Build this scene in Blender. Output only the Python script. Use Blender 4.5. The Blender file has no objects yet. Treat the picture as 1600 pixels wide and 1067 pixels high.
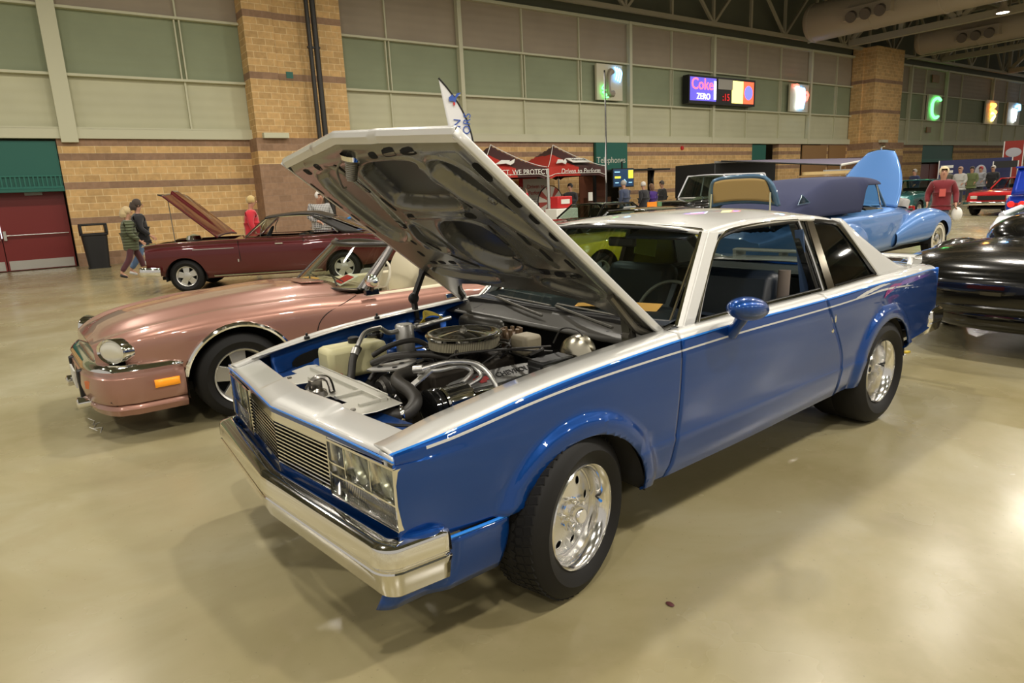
import bpy, bmesh, math, random
import numpy as np
from math import sin, cos, pi, radians, sqrt, atan2, tan
from mathutils import Vector, Matrix, Euler

SC = bpy.context.scene
COL = SC.collection
random.seed(7)

# ------------------------------------------------------------------ camera
F_PX, PITCH, ROLL, YAW, CAM_H = 1030.257, radians(12.7303), radians(-2.62396), radians(35.3147), 1.5863
def cam_axes():
    f = Vector((sin(YAW) * cos(PITCH), cos(YAW) * cos(PITCH), -sin(PITCH)))
    r0 = Vector((cos(YAW), -sin(YAW), 0)); u0 = r0.cross(f)
    return cos(ROLL) * r0 + sin(ROLL) * u0, -sin(ROLL) * r0 + cos(ROLL) * u0, f
_r, _u, _f = cam_axes()
cd = bpy.data.cameras.new('camera'); cam = bpy.data.objects.new('camera', cd); COL.objects.link(cam)
cd.sensor_width = 36; cd.lens = F_PX * 36 / 1600; cd.clip_start = .05; cd.clip_end = 300
m3 = Matrix((_r, _u, -_f)).transposed()
cam.matrix_world = Matrix.Translation((0, 0, CAM_H)) @ m3.to_4x4()
SC.camera = cam

# ------------------------------------------------------------------ exposure, world
SC.view_settings.view_transform = 'Standard'; SC.view_settings.look = 'None'
SC.view_settings.gamma = 1; SC.view_settings.use_curve_mapping = False
SC.view_settings.exposure = 0.0
W = bpy.data.worlds.new('hall_air'); SC.world = W; W.use_nodes = True
W.node_tree.nodes['Background'].inputs[0].default_value = (1.0, .93, .82, 1)
W.node_tree.nodes['Background'].inputs[1].default_value = 0.47

# hall lamps: a grid of round high-bay lamps
LAMP_X = [-6.76 + 6.03 * k for k in range(10)]
LAMP_Y = [-11.0, -2.5, 6.0, 14.5]
LAMP_Z = 9.3
LAMP_E = 320.0
for _ix, _lx in enumerate(LAMP_X):
    for _iy, _ly in enumerate(LAMP_Y):
        if _ix in (7, 9): continue
        ld = bpy.data.lights.new('high_bay_light', 'AREA'); ld.shape = 'DISK'; ld.size = .5
        ld.energy = LAMP_E * (1.1 if (_iy == 2 and _ix in (2,)) else 1.4 if _iy == 1 else 1.0) * (.78 if _lx < 0 and _iy < 3 else 1); ld.color = (1.0, .935, .83)
        lo = bpy.data.objects.new('high_bay_light', ld); COL.objects.link(lo)
        lo.location = (_lx, _ly, LAMP_Z - .05)
        lo['kind'] = 'light'

# ------------------------------------------------------------------ materials
def mat(name, col, rough=.5, metal=0., coat=0., coat_r=.03, spec=.5, trans=0., emit=None, estr=0., alpha=1., ior=1.45, sheen=0.):
    m = bpy.data.materials.new(name); m.use_nodes = True
    b = m.node_tree.nodes['Principled BSDF']
    b.inputs['Base Color'].default_value = (*col, 1)
    b.inputs['Roughness'].default_value = rough; b.inputs['Metallic'].default_value = metal
    b.inputs['Coat Weight'].default_value = coat; b.inputs['Coat Roughness'].default_value = coat_r
    b.inputs['Specular IOR Level'].default_value = spec; b.inputs['Transmission Weight'].default_value = trans
    b.inputs['Alpha'].default_value = alpha; b.inputs['IOR'].default_value = ior
    b.inputs['Sheen Weight'].default_value = sheen
    if emit: b.inputs['Emission Color'].default_value = (*emit, 1); b.inputs['Emission Strength'].default_value = estr
    return m
def nt(m): return m.node_tree, m.node_tree.nodes['Principled BSDF']
class NB:
    """tiny node builder"""
    def __init__(s, m): s.t = m.node_tree; s.b = s.t.nodes.get('Principled BSDF')
    def n(s, typ, **kw):
        x = s.t.nodes.new(typ)
        for k, v in kw.items():
            if k.startswith('i_'): x.inputs[k[2:].replace('_', ' ')].default_value = v
            else: setattr(x, k, v)
        return x
    def l(s, a, b): s.t.links.new(a, b)
    def math(s, op, a, b=None, c=None, clamp=False):
        x = s.t.nodes.new('ShaderNodeMath'); x.operation = op; x.use_clamp = clamp
        for i, v in enumerate((a, b, c)):
            if v is None: continue
            if isinstance(v, (int, float)): x.inputs[i].default_value = v
            else: s.l(v, x.inputs[i])
        return x.outputs[0]
    def mix(s, fac, a, b, blend='MIX'):
        x = s.t.nodes.new('ShaderNodeMix'); x.data_type = 'RGBA'; x.blend_type = blend
        for sock, v in ((x.inputs[0], fac), (x.inputs[6], a), (x.inputs[7], b)):
            if isinstance(v, (int, float)): sock.default_value = v
            elif isinstance(v, tuple): sock.default_value = (*v[:3], 1)
            else: s.l(v, sock)
        return x.outputs[2]
    def coord(s, kind='Object', scale=None):
        t = s.n('ShaderNodeTexCoord').outputs[kind]
        if scale:
            mp = s.n('ShaderNodeMapping'); s.l(t, mp.inputs[0]); mp.inputs['Scale'].default_value = scale; t = mp.outputs[0]
        return t
    def noise(s, vec, scale, detail=3, rough=.5, dist=0.):
        x = s.n('ShaderNodeTexNoise'); s.l(vec, x.inputs['Vector']); x.inputs['Scale'].default_value = scale
        x.inputs['Detail'].default_value = detail; x.inputs['Roughness'].default_value = rough; x.inputs['Distortion'].default_value = dist
        return x.outputs[0]
    def ramp(s, fac, stops, interp='LINEAR'):
        x = s.n('ShaderNodeValToRGB'); s.l(fac, x.inputs[0]); e = x.color_ramp.elements; x.color_ramp.interpolation = interp
        while len(e) < len(stops): e.new(.5)
        for q, (p, c) in zip(e, stops):
            q.position = p; q.color = (*c, 1) if len(c) == 3 else c
        return x.outputs[0]
    def bump(s, h, strength=.3, dist=.01, to=None):
        x = s.n('ShaderNodeBump'); s.l(h, x.inputs['Height']); x.inputs['Strength'].default_value = strength; x.inputs['Distance'].default_value = dist
        s.l(x.outputs[0], (to or s.b).inputs['Normal']); return x
    def xyz(s, vec):
        x = s.n('ShaderNodeSeparateXYZ'); s.l(vec, x.inputs[0]); return x.outputs

def paint(name, col, metal=.35, rough=.32, flake=.0):
    m = mat(name, col, rough, metal, coat=1., coat_r=.02, spec=.3)
    return m
def glassy(name, tint=(.75, .85, .8), alpha=.25, rough=.02):
    """car glass: mostly clear sheet with mirror reflections"""
    m = bpy.data.materials.new(name); m.use_nodes = True; t = m.node_tree; t.nodes.clear()
    o = t.nodes.new('ShaderNodeOutputMaterial'); tr = t.nodes.new('ShaderNodeBsdfTransparent'); gl = t.nodes.new('ShaderNodeBsdfGlossy')
    tr.inputs[0].default_value = (*tint, 1); gl.inputs['Roughness'].default_value = rough
    fr = t.nodes.new('ShaderNodeFresnel'); fr.inputs[0].default_value = 1.5
    ge = t.nodes.new('ShaderNodeNewGeometry'); iq = t.nodes.new('ShaderNodeMath'); iq.operation = 'MULTIPLY_ADD'; iq.inputs[1].default_value = 1 / 1.5 - 1.5; iq.inputs[2].default_value = 1.5; t.links.new(ge.outputs['Backfacing'], iq.inputs[0]); t.links.new(iq.outputs[0], fr.inputs[0])
    mx = t.nodes.new('ShaderNodeMixShader'); ad = t.nodes.new('ShaderNodeMath'); ad.operation = 'MULTIPLY_ADD'
    t.links.new(fr.outputs[0], ad.inputs[0]); ad.inputs[1].default_value = 1.0; ad.inputs[2].default_value = alpha * .1; ad.use_clamp = True
    t.links.new(ad.outputs[0], mx.inputs[0]); t.links.new(tr.outputs[0], mx.inputs[1]); t.links.new(gl.outputs[0], mx.inputs[2])
    t.links.new(mx.outputs[0], o.inputs[0]); return m

CHROME = mat('chrome', (.86, .85, .82), .06, 1.)
ALUM = mat('polished_aluminium', (.88, .87, .85), .14, 1.)
SATIN = mat('satin_aluminium', (.62, .61, .58), .35, .9)
BLACK = mat('black_plastic', (.012, .012, .012), .45)
BLACKG = mat('gloss_black', (.006, .006, .006), .15, 0, coat=1)
DARK = mat('dark_void', (.004, .004, .004), .9)
UNDER = mat('underbody_black', (.012, .011, .010), .8)
HOSE = mat('rubber_hose', (.035, .032, .028), .45)
STEEL = mat('grey_steel', (.25, .24, .21), .4, .8)
WHITE = mat('white_plastic', (.75, .74, .68), .5)
RED = mat('red_plastic', (.5, .02, .02), .4)
ORANGE = mat('amber_lens', (.95, .30, .02), .25, coat=.6)
PAPER_O = mat('orange_paper', (.85, .42, .10), .7)
GLASS = glassy('car_glass', (.62, .72, .66), .3)
GLASS_D = glassy('tinted_glass', (.16, .19, .17), .5)
GLASS_C = glassy('clear_lens', (.9, .92, .9), .6, .05)
RUBBER = mat('tyre_rubber', (.010, .0095, .009), .6, spec=.3)
DISC = mat('brushed_aluminium', (.80, .79, .76), .26, 1.)

# ------------------------------------------------------------------ mesh builder
def catmull(pts, n=8, closed=False):
    P = [Vector(p) for p in pts]; out = []; N = len(P)
    if N < 3: 
        return [P[0].lerp(P[-1], i / n) for i in range(n + 1)]
    rng = N if closed else N - 1
    for i in range(rng):
        if closed: a, b, c_, d = P[(i - 1) % N], P[i], P[(i + 1) % N], P[(i + 2) % N]
        else: a, b, c_, d = P[max(i - 1, 0)], P[i], P[i + 1], P[min(i + 2, N - 1)]
        for k in range(n):
            t = k / n
            out.append(.5 * ((2 * b) + (c_ - a) * t + (2 * a - 5 * b + 4 * c_ - d) * t * t + (3 * b - a - 3 * c_ + d) * t ** 3))
    if not closed: out.append(P[-1])
    return out
def frame_from(d):
    d = Vector(d).normalized(); a = Vector((0, 0, 1)) if abs(d.z) < .9 else Vector((1, 0, 0))
    x = a.cross(d).normalized(); y = d.cross(x); return x, y, d
class MB:
    def __init__(s): s.v = []; s.f = []; s.mi = []; s.cur = 0; s.M = None
    def mat(s, i): s.cur = i; return s
    def xf(s, M=None): s.M = M; return s
    def av(s, p):
        p = Vector(p)
        if s.M is not None: p = s.M @ p
        s.v.append(p); return len(s.v) - 1
    def af(s, idx): s.f.append(tuple(idx)); s.mi.append(s.cur)
    def box(s, c, d, R=None):
        c = Vector(c); h = Vector(d) / 2; ids = []
        for sx in (-1, 1):
            for sy in (-1, 1):
                for sz in (-1, 1):
                    q = Vector((sx * h.x, sy * h.y, sz * h.z))
                    if R is not None: q = R @ q
                    ids.append(s.av(c + q))
        for f in ((0, 1, 3, 2), (4, 6, 7, 5), (0, 4, 5, 1), (2, 3, 7, 6), (0, 2, 6, 4), (1, 5, 7, 3)): s.af([ids[i] for i in f])
        return s
    def bar(s, a, b, w, t=None, up=(0, 0, 1)):
        a, b = Vector(a), Vector(b); d = (b - a); L = d.length; d = d.normalized(); u = Vector(up)
        if abs(d.dot(u)) > .98: u = Vector((1, 0, 0))
        y = u.cross(d).normalized(); z = d.cross(y); R = Matrix((d, y, z)).transposed()
        return s.box((a + b) / 2, (L, w, t or w), R)
    def ring(s, c, x, y, r, n, r2=None):
        r2 = r if r2 is None else r2
        return [s.av(Vector(c) + x * (r * cos(2 * pi * k / n)) + y * (r2 * sin(2 * pi * k / n))) for k in range(n)]
    def skin(s, a, b):
        n = len(a)
        for k in range(n): s.af((a[k], a[(k + 1) % n], b[(k + 1) % n], b[k]))
    def cyl(s, a, b, r, r2=None, n=20, cap=True):
        a, b = Vector(a), Vector(b); x, y, d = frame_from(b - a); r2 = r if r2 is None else r2
        A = s.ring(a, x, y, r, n); B = s.ring(b, x, y, r2, n); s.skin(A, B)
        if cap: s.af(A[::-1]); s.af(B)
        return s
    def lathe(s, prof, origin=(0, 0, 0), axis=(0, 0, 1), n=32, cap0=False, cap1=False, a0=0):
        o = Vector(origin); x, y, d = frame_from(axis); prev = None; first = None
        for r, h in prof:
            R = [s.av(o + d * h + x * (r * cos(2 * pi * k / n + a0)) + y * (r * sin(2 * pi * k / n + a0))) for k in range(n)]
            if prev: s.skin(prev, R)
            else: first = R
            prev = R
        if cap0: s.af(first[::-1])
        if cap1: s.af(prev)
        return s
    def tube(s, pts, r, n=10, seg=6, smooth=True, cap=True):
        P = catmull(pts, seg) if smooth and len(pts) > 2 else [Vector(p) for p in pts]
        N = len(P); prev = None; up = None
        for i, p in enumerate(P):
            d = (P[min(i + 1, N - 1)] - P[max(i - 1, 0)]).normalized()
            if up is None: x, y, _ = frame_from(d)
            else:
                x = (up - d * up.dot(d)).normalized(); y = d.cross(x)
            up = x
            rr = r if isinstance(r, (int, float)) else np.interp(i / (N - 1), np.linspace(0, 1, len(r)), r)
            R = s.ring(p, x, y, float(rr), n)
            if prev: s.skin(prev, R)
            elif cap: s.af(R[::-1])
            prev = R
        if cap: s.af(prev)
        return s
    def ell(s, c, r, nu=16, nv=10, R=None):
        c = Vector(c); rows = []
        for j in range(1, nv):
            th = pi * j / nv
            row = []
            for i in range(nu):
                q = Vector((r[0] * sin(th) * cos(2 * pi * i / nu), r[1] * sin(th) * sin(2 * pi * i / nu), r[2] * cos(th)))
                if R is not None: q = R @ q
                row.append(s.av(c + q))
            rows.append(row)
        t = Vector((0, 0, r[2])); 
        if R is not None: t = R @ t
        T = s.av(c + t); B = s.av(c - t)
        for i in range(nu): s.af((T, rows[0][i], rows[0][(i + 1) % nu])); s.af((B, rows[-1][(i + 1) % nu], rows[-1][i]))
        for a, b in zip(rows, rows[1:]): 
            for i in range(nu): s.af((a[i], b[i], b[(i + 1) % nu], a[(i + 1) % nu]))
        return s
    def prism(s, poly, fn, t0, t1):
        """poly 2D list; fn(a,b,t)->3D"""
        A = [s.av(fn(a, b, t0)) for a, b in poly]; B = [s.av(fn(a, b, t1)) for a, b in poly]
        n = len(poly); s.af(A[::-1]); s.af(B)
        for k in range(n): s.af((A[k], A[(k + 1) % n], B[(k + 1) % n], B[k]))
        return s
    def quad(s, *p): s.af([s.av(q) for q in p]); return s
    def grid(s, f, us, vs, cut=None, flip=False):
        """f(u,v)->3D (numpy/tuple); cut: (fn(p)->bool inside, snap(p)->p)"""
        nu, nv = len(us), len(vs); P = [[Vector(f(u, v)) for v in vs] for u in us]
        ins = [[False] * nv for _ in us]
        if cut:
            inside, snap = cut
            for i in range(nu):
                for j in range(nv): ins[i][j] = inside(P[i][j])
            keep = {}
            for i in range(nu - 1):
                for j in range(nv - 1):
                    if not (ins[i][j] and ins[i + 1][j] and ins[i][j + 1] and ins[i + 1][j + 1]): keep[(i, j)] = 1
            for i in range(nu):
                for j in range(nv):
                    if ins[i][j]: P[i][j] = Vector(snap(P[i][j]))
        ids = [[None] * nv for _ in us]
        def g(i, j):
            if ids[i][j] is None: ids[i][j] = s.av(P[i][j])
            return ids[i][j]
        for i in range(nu - 1):
            for j in range(nv - 1):
                if cut and (i, j) not in keep: continue
                q = (g(i, j), g(i + 1, j), g(i + 1, j + 1), g(i, j + 1)); s.af(q[::-1] if flip else q)
        return s
    def build(s, name, mats, parent=None, smooth=35, solid=0, off=0, fixn=True, merge=False, loc=None, rotz=None, sub=0, bev=0):
        me = bpy.data.meshes.new(name); me.from_pydata([tuple(v) for v in s.v], [], s.f)
        if not isinstance(mats, (list, tuple)): mats = [mats]
        for m in mats: me.materials.append(m)
        if len(mats) > 1:
            for p, i in zip(me.polygons, s.mi): p.material_index = i
        if fixn or merge:
            bm = bmesh.new(); bm.from_mesh(me)
            if merge: bmesh.ops.remove_doubles(bm, verts=bm.verts, dist=1e-5)
            bmesh.ops.dissolve_degenerate(bm, dist=1e-6, edges=bm.edges)
            if fixn: bmesh.ops.recalc_face_normals(bm, faces=bm.faces)
            bm.to_mesh(me); bm.free()
        if smooth:
            for p in me.polygons: p.use_smooth = True
            try: me.set_sharp_from_angle(angle=radians(smooth))
            except Exception: pass
        o = bpy.data.objects.new(name, me); COL.objects.link(o)
        if parent: o.parent = parent
        if loc: o.location = loc
        if rotz is not None: o.rotation_euler = (0, 0, rotz)
        if solid:
            md = o.modifiers.new('thickness', 'SOLIDIFY'); md.thickness = solid; md.offset = off
        if bev:
            md = o.modifiers.new('bevel', 'BEVEL'); md.width = bev; md.segments = 2; md.limit_method = 'ANGLE'; md.angle_limit = radians(40)
            md.harden_normals = False
        if sub:
            md = o.modifiers.new('subdivision', 'SUBSURF'); md.levels = sub; md.render_levels = sub
        return o
def lin(a, b, n): return [a + (b - a) * k / (n - 1) for k in range(n)]
def thing(name, label, cat, loc=(0, 0, 0), rotz=0, group=None):
    o = bpy.data.objects.new(name, None); o.empty_display_size = .2; COL.objects.link(o); o.location = loc; o.rotation_euler = (0, 0, rotz)
    o['label'] = label; o['category'] = cat
    if group: o['group'] = group
    return o
def tag(o, label, cat, group=None):
    o['label'] = label; o['category'] = cat
    if group: o['group'] = group
    return o
def struct(o): o['kind'] = 'structure'; return o
def text_mb(txt, size, M, extrude=.002, align='CENTER', shear=0, font_scale=1.0):
    """text as real mesh letters; M maps text plane (x right, y up, z out) to the parent"""
    cu = bpy.data.curves.new('txt', 'FONT'); cu.body = txt; cu.size = size; cu.align_x = align; cu.align_y = 'CENTER'; cu.extrude = extrude; cu.shear = shear
    cu.resolution_u = 3
    ob = bpy.data.objects.new('txt', cu); COL.objects.link(ob)
    dg = bpy.context.evaluated_depsgraph_get(); me = bpy.data.meshes.new_from_object(ob.evaluated_get(dg))
    mb = MB(); 
    for v in me.vertices: mb.v.append(M @ Vector((v.co.x * font_scale, v.co.y, v.co.z)))
    for p in me.polygons: mb.af(p.vertices[:])
    bpy.data.objects.remove(ob); bpy.data.curves.remove(cu); bpy.data.meshes.remove(me)
    return mb
def plane_M(o, right, up):
    r = Vector(right).normalized(); u = Vector(up).normalized(); n = r.cross(u)
    M = Matrix((r, u, n)).transposed().to_4x4(); M.translation = Vector(o); return M
def merge_mb(*ms):
    out = MB()
    for m in ms:
        b = len(out.v); out.v += m.v; out.f += [tuple(i + b for i in f) for f in m.f]; out.mi += m.mi
    return out
def interp(tab, x):
    xs = [t[0] for t in tab]; ys = [t[1] for t in tab]; return float(np.interp(x, xs, ys))
def sm(x): x = max(0., min(1., x)); return x * x * (3 - 2 * x)
_tabc = {}
def cinterp(tab, x):
    """smooth (monotone-ish hermite) interpolation of a table"""
    xs = [t[0] for t in tab]; ys = [t[1] for t in tab]; n = len(xs)
    if x <= xs[0]: return ys[0]
    if x >= xs[-1]: return ys[-1]
    k = id(tab)
    if k not in _tabc:
        d = [(ys[i + 1] - ys[i]) / (xs[i + 1] - xs[i]) for i in range(n - 1)]
        m = [d[0]] + [(0 if d[i - 1] * d[i] <= 0 else 2 * d[i - 1] * d[i] / (d[i - 1] + d[i])) for i in range(1, n - 1)] + [d[-1]]
        _tabc[k] = (m, tab)
    m = _tabc[k][0]; i = int(np.searchsorted(xs, x) - 1); hh = xs[i + 1] - xs[i]; t = (x - xs[i]) / hh
    return (2*t**3 - 3*t*t + 1) * ys[i] + (t**3 - 2*t*t + t) * hh * m[i] + (-2*t**3 + 3*t*t) * ys[i+1] + (t**3 - t*t) * hh * m[i+1]
def depth_pt(px, py, dep):
    """floor point seen in pixel column px (row py only picks the ray) at a given depth"""
    r, u, f = cam_axes(); d = f * F_PX + r * (px - 800) - u * (py - 533.5); d = d / F_PX; return Vector((d.x * dep, d.y * dep, 0))
# ------------------------------------------------------------------ room
WY = 23.46            # back wall plane
X0, X1 = -14., 92.
def m_floor():
    m = mat('polished_concrete', (.4, .34, .2), .2); n = NB(m); v = n.coord('Object')
    a = n.noise(v, .16, 4, .55, .6); b = n.noise(v, .9, 5, .6, .5); c_ = n.noise(v, 6, 4, .6); d = n.noise(v, 60, 2, .5)
    base = n.ramp(a, [(.30, (.215, .178, .085)), (.47, (.29, .25, .135)), (.62, (.37, .342, .235)), (.75, (.44, .42, .325))])
    base = n.mix(.55, base, n.ramp(b, [(.3, (.22, .18, .085)), (.5, (.31, .27, .15)), (.7, (.41, .38, .265))]))
    base = n.mix(n.ramp(c_, [(.35, (.35, .35, .35)), (.5, (0, 0, 0))]), base, (.31, .26, .15))
    st = n.noise(v, .4, 2, .5, .6); base = n.mix(n.ramp(st, [(.58, (0, 0, 0)), (.70, (.55, .55, .55))]), base, (.27, .225, .135))
    spk = n.ramp(d, [(.70, (0, 0, 0)), (.76, (.5, .5, .5))]); base = n.mix(spk, base, (.14, .11, .07))
    n.l(base, n.b.inputs['Base Color'])
    r = n.ramp(n.noise(v, 1.3, 4, .6), [(.3, (.20, .20, .20)), (.7, (.30, .30, .30))]); n.l(r, n.b.inputs['Roughness'])
    n.b.inputs['Specular IOR Level'].default_value = .4
    return m
BANDS = [(3.457, 3.66), (3.05, 3.254), (2.236, 2.44), (1.22, 1.423), (-.1, .40)]
def m_block(name, bands, tan_=(.62, .40, .175), brown=(.32, .20, .125), soldier=None):
    m = mat(name, tan_, .85); n = NB(m); v = n.coord('Object'); X = n.xyz(v)
    cb = n.n('ShaderNodeCombineXYZ'); n.l(n.math('ADD', X[0], X[1]), cb.inputs[0]); n.l(X[2], cb.inputs[1])
    br = n.n('ShaderNodeTexBrick'); n.l(cb.outputs[0], br.inputs['Vector'])
    for k, q in (('Scale', 1.), ('Mortar Size', .010), ('Mortar Smooth', .2), ('Brick Width', .4064), ('Row Height', .2033), ('Bias', 0.)): br.inputs[k].default_value = q
    br.inputs['Color1'].default_value = (0, 0, 0, 1); br.inputs['Color2'].default_value = (1, 1, 1, 1); br.inputs['Mortar'].default_value = (.5, .5, .5, 1)
    t = tan_; base = n.mix(br.outputs[0], tuple(q * .86 for q in t), tuple(q * 1.12 for q in t))
    bw = n.mix(br.outputs[0], tuple(q * .9 for q in brown), tuple(q * 1.1 for q in brown))
    fac = None
    for a, b in bands:
        f = n.math('MULTIPLY', n.math('GREATER_THAN', X[2], a), n.math('LESS_THAN', X[2], b)); fac = f if fac is None else n.math('MAXIMUM', fac, f)
    col = n.mix(fac, base, bw)
    mort = n.mix(fac, (.78, .60, .33), (.33, .22, .15))
    col = n.mix(br.outputs['Fac'], col, mort)
    col = n.mix(.35, col, n.ramp(n.noise(v, 8, 4), [(.3, (.62, .55, .45)), (.7, (1.2, 1.15, 1.05))]), 'MULTIPLY')
    n.l(col, n.b.inputs['Base Color']); n.bump(n.math('SUBTRACT', 1, br.outputs['Fac']), .4, .008)
    return m
M_FLOOR = m_floor(); M_WALL = m_block('striped_block_wall', BANDS)
M_PIL = m_block('pillar_block', [(-.1, 2.84), (3.25, 3.66), (5.49, 5.70), (7.32, 7.53)])
def m_panel(name, col):
    m = mat(name, col, .7); n = NB(m); v = n.coord('Object'); X = n.xyz(v)
    w = n.math('SINE', n.math('MULTIPLY', X[2], 2 * pi / .29)); 
    n.l(n.mix(.5, col, n.ramp(n.noise(v, .7, 3), [(.3, tuple(q * .86 for q in col)), (.7, tuple(q * 1.1 for q in col))])), n.b.inputs['Base Color'])
    n.bump(w, .25, .02); return m
M_PG = m_panel('green_panel', (.27, .305, .19)); M_PB = m_panel('beige_panel', (.54, .53, .36)); M_PT = m_panel('taupe_panel', (.36, .30, .22))
M_TRIM = mat('cream_trim', (.58, .57, .40), .6); M_TRUSS = mat('painted_steel', (.42, .38, .27), .6)
M_DARKG = mat('dark_green_deck', (.12, .125, .085), .8); M_TEAL = mat('teal_paint', (.015, .115, .085), .5)
M_DOORR = mat('maroon_door', (.17, .018, .016), .35); M_KICK = mat('steel_kick_plate', (.55, .54, .50), .3, 1.)
M_DUCT = mat('painted_duct', (.40, .34, .25), .55)
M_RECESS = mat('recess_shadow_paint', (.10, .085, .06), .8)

b = MB(); b.box((39, 5, -.05), (106, 80, .1)); struct(b.build('floor', M_FLOOR))
b = MB(); b.box((39, 5, 13.1), (106, 80, .2)); struct(b.build('ceiling', M_DARKG))
# back wall: block below (with the door recesses left open), panels above
OPEN = [(-3.2, 1.02, 3.62), (21.73, 23.75, 2.3), (33.9, 36.5, 3.6), (41.0 - 2.2, 41.0, 3.6), (55.0, 60.4, 3.6)]
b = MB(); xs = [X0]
for a, c_, zt_ in OPEN:
    b.box(((xs[-1] + a) / 2, WY + .2, 1.83), (a - xs[-1], .4, 3.66)); xs.append(c_)
    if zt_ < 3.6: pass
b.box(((xs[-1] + X1) / 2, WY + .2, 1.83), (X1 - xs[-1], .4, 3.66))
struct(b.build('wall_back', M_WALL, smooth=0))
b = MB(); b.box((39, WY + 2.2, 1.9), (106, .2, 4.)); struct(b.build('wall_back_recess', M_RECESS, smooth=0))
b = MB(); b.box((39, WY + .25, 4.535), (106, .3, 1.75)); struct(b.build('wall_upper_beige', M_PB, smooth=0))
b = MB(); b.box((39, WY + .25, 6.305), (106, .3, 1.79)); struct(b.build('wall_upper_green', M_PG, smooth=0))
b = MB(); b.box((39, WY + .25, 8.1), (106, .3, 1.8)); struct(b.build('wall_upper_taupe', M_PT, smooth=0))
b = MB(); b.box((39, WY + .3, 11.), (106, .3, 4.)); struct(b.build('wall_upper_dark', M_DARKG, smooth=0))
k = 1
for z, hgt, dep in ((3.80, .28, .12), (5.41, .07, .10), (7.20, .07, .10), (9.0, .12, .12)):
    b = MB(); b.box((39, WY + .07 - dep / 2, z), (106, dep + .1, hgt)); 
    if k == 1: b.box((39, WY - .02, 3.95), (106, .16, .05))
    struct(b.build('trim_%d' % k, M_TRIM, smooth=0)); k += 1
MAJ = [14.74, 24.09, 30.27, 39.41, 52.2, 58.0, 66.7, 76]
MIN = [4.65, 11.65, 17.85, 21.0, 27.1, 33.3, 36.45, 42.5, 54.7, 60.9, 70, 73]
b = MB()
for x in MAJ: b.box((x, WY - .03, 6.35), (.17, .22, 5.4))
b.box((1.35, WY - .05, 6.3), (.42, .25, 5.5))
struct(b.build('trim_%d' % k, M_TRIM, smooth=0)); k += 1
b = MB()
for x in MIN:
    b.box((x, WY + .06, 4.65), (.05, .1, 1.5)); b.box((x - .07, WY + .05, 6.3), (.04, .12, 1.8)); b.box((x + .07, WY + .05, 6.3), (.04, .12, 1.8)); b.box((x, WY + .06, 8.1), (.05, .1, 1.8))
struct(b.build('trim_%d' % k, M_TRIM, smooth=0)); k += 1
# brick pillars
def pillar(x0, x1, dep, ztop):
    b = MB(); w = x1 - x0
    b.box(((x0 + x1) / 2, WY - dep / 2, 1.83), (w, dep + .3, 3.66))
    b.box(((x0 + x1) / 2, WY - dep / 2 + .12, ztop / 2 + 1.83), (w - .5, dep, ztop - 3.66))
    b.box((x0 + .55, WY - .3, ztop / 2 + 1.83), (.9, .7, ztop - 3.66)); b.box((x1 - .55, WY - .3, ztop / 2 + 1.83), (.9, .7, ztop - 3.66))
    o = b.build('wall_pillar', M_PIL, smooth=0); struct(o)
pillar(6.35, 9.75, .7, 13); pillar(44.2, 48.3, 1.5, 9.45)
b = MB(); b.box((6.95, WY - .95, 3.72), (.8, .22, .16)); b.box((45.3, WY - 1.75, 3.72), (.8, .22, .16)); struct(b.build('trim_%d' % k, M_TRIM, smooth=0)); k += 1
# downpipes on the left pillar
t = thing('drain_pipe', 'pair of dark vertical pipes running down the left brick pillar', 'pipe', (8.5, WY - 1.0, 0))
for dx, r in ((-.11, .07), (.1, .09)):
    b = MB(); b.cyl((dx, 0, 0), (dx, 0, 12.9), r, n=12)
    for z in (2.0, 3.5, 6.5, 9.5): b.box((dx, .02, z), (r * 2.6, .1, .06))
    b.build('pipe', mat('dark_bronze_pipe', (.03, .026, .02), .5) if dx < 0 else bpy.data.materials['dark_bronze_pipe'], t)
b = MB(); b.box((0, .09, 3.42), (.95, .04, .07)); b.build('bracket', BLACK, t)
o = MB().box((7.62, WY - .96, 5.6), (.22, .03, .2)).build('wall_plate', M_TEAL, smooth=0); tag(o, 'small teal square plate on the left brick pillar', 'plate')

# --- left exit door with teal canopy
t = struct(thing('door_1', 'double maroon exit door', 'door', (0, 0, 0)))
for kk in ('label', 'category'): del t[kk]
DY = WY + .35
def leaf(x0, x1, hx):
    d = MB().box(((x0 + x1) / 2, DY, 1.12), (x1 - x0 - .02, .05, 2.2)).build('door_leaf', M_DOORR, t, smooth=0); 
    MB().box(((x0 + x1) / 2, DY - .03, .17), (x1 - x0 - .1, .01, .26)).build('kick_plate', M_KICK, d)
    q = MB(); q.cyl((x0 + .06, DY - .12, 1.02), (x1 - .06, DY - .12, 1.02), .02); q.box((hx, DY - .07, 1.02), (.07, .14, .26)); q.build('push_bar', M_KICK, d)
    MB().box(((x0 + x1) / 2 + .1, DY - .06, 2.16), (.42, .08, .09)).build('door_closer', STEEL, d)
leaf(-2.35, -.68, -.76); leaf(-.68, .98, -.60)
MB().box((-.68, DY - .03, 1.5), (.02, .02, 1.1)).build('light_gap', mat('door_gap_daylight', (.8, .9, 1.), .5, emit=(.75, .88, 1), estr=1.6), t)
o = MB().box((-2.6, DY, 1.15), (.5, .2, 2.3)).build('door_frame', M_DOORR, t)
t = thing('canopy', 'dark teal recessed canopy with slatted vent above the maroon exit doors', 'canopy', (0, WY, 0))
MB().box((-1.1, .3, 2.95), (4.2, .5, 1.3)).build('fascia', M_TEAL, t, smooth=0)
q = MB(); q.box((-1.1, .02, 2.64), (4.2, .04, .04)); q.box((-1.1, .02, 2.32), (4.2, .04, .06))
for i in range(40): q.box((-3.15 + i * .105, .02, 2.48), (.035, .03, .30))
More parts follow.
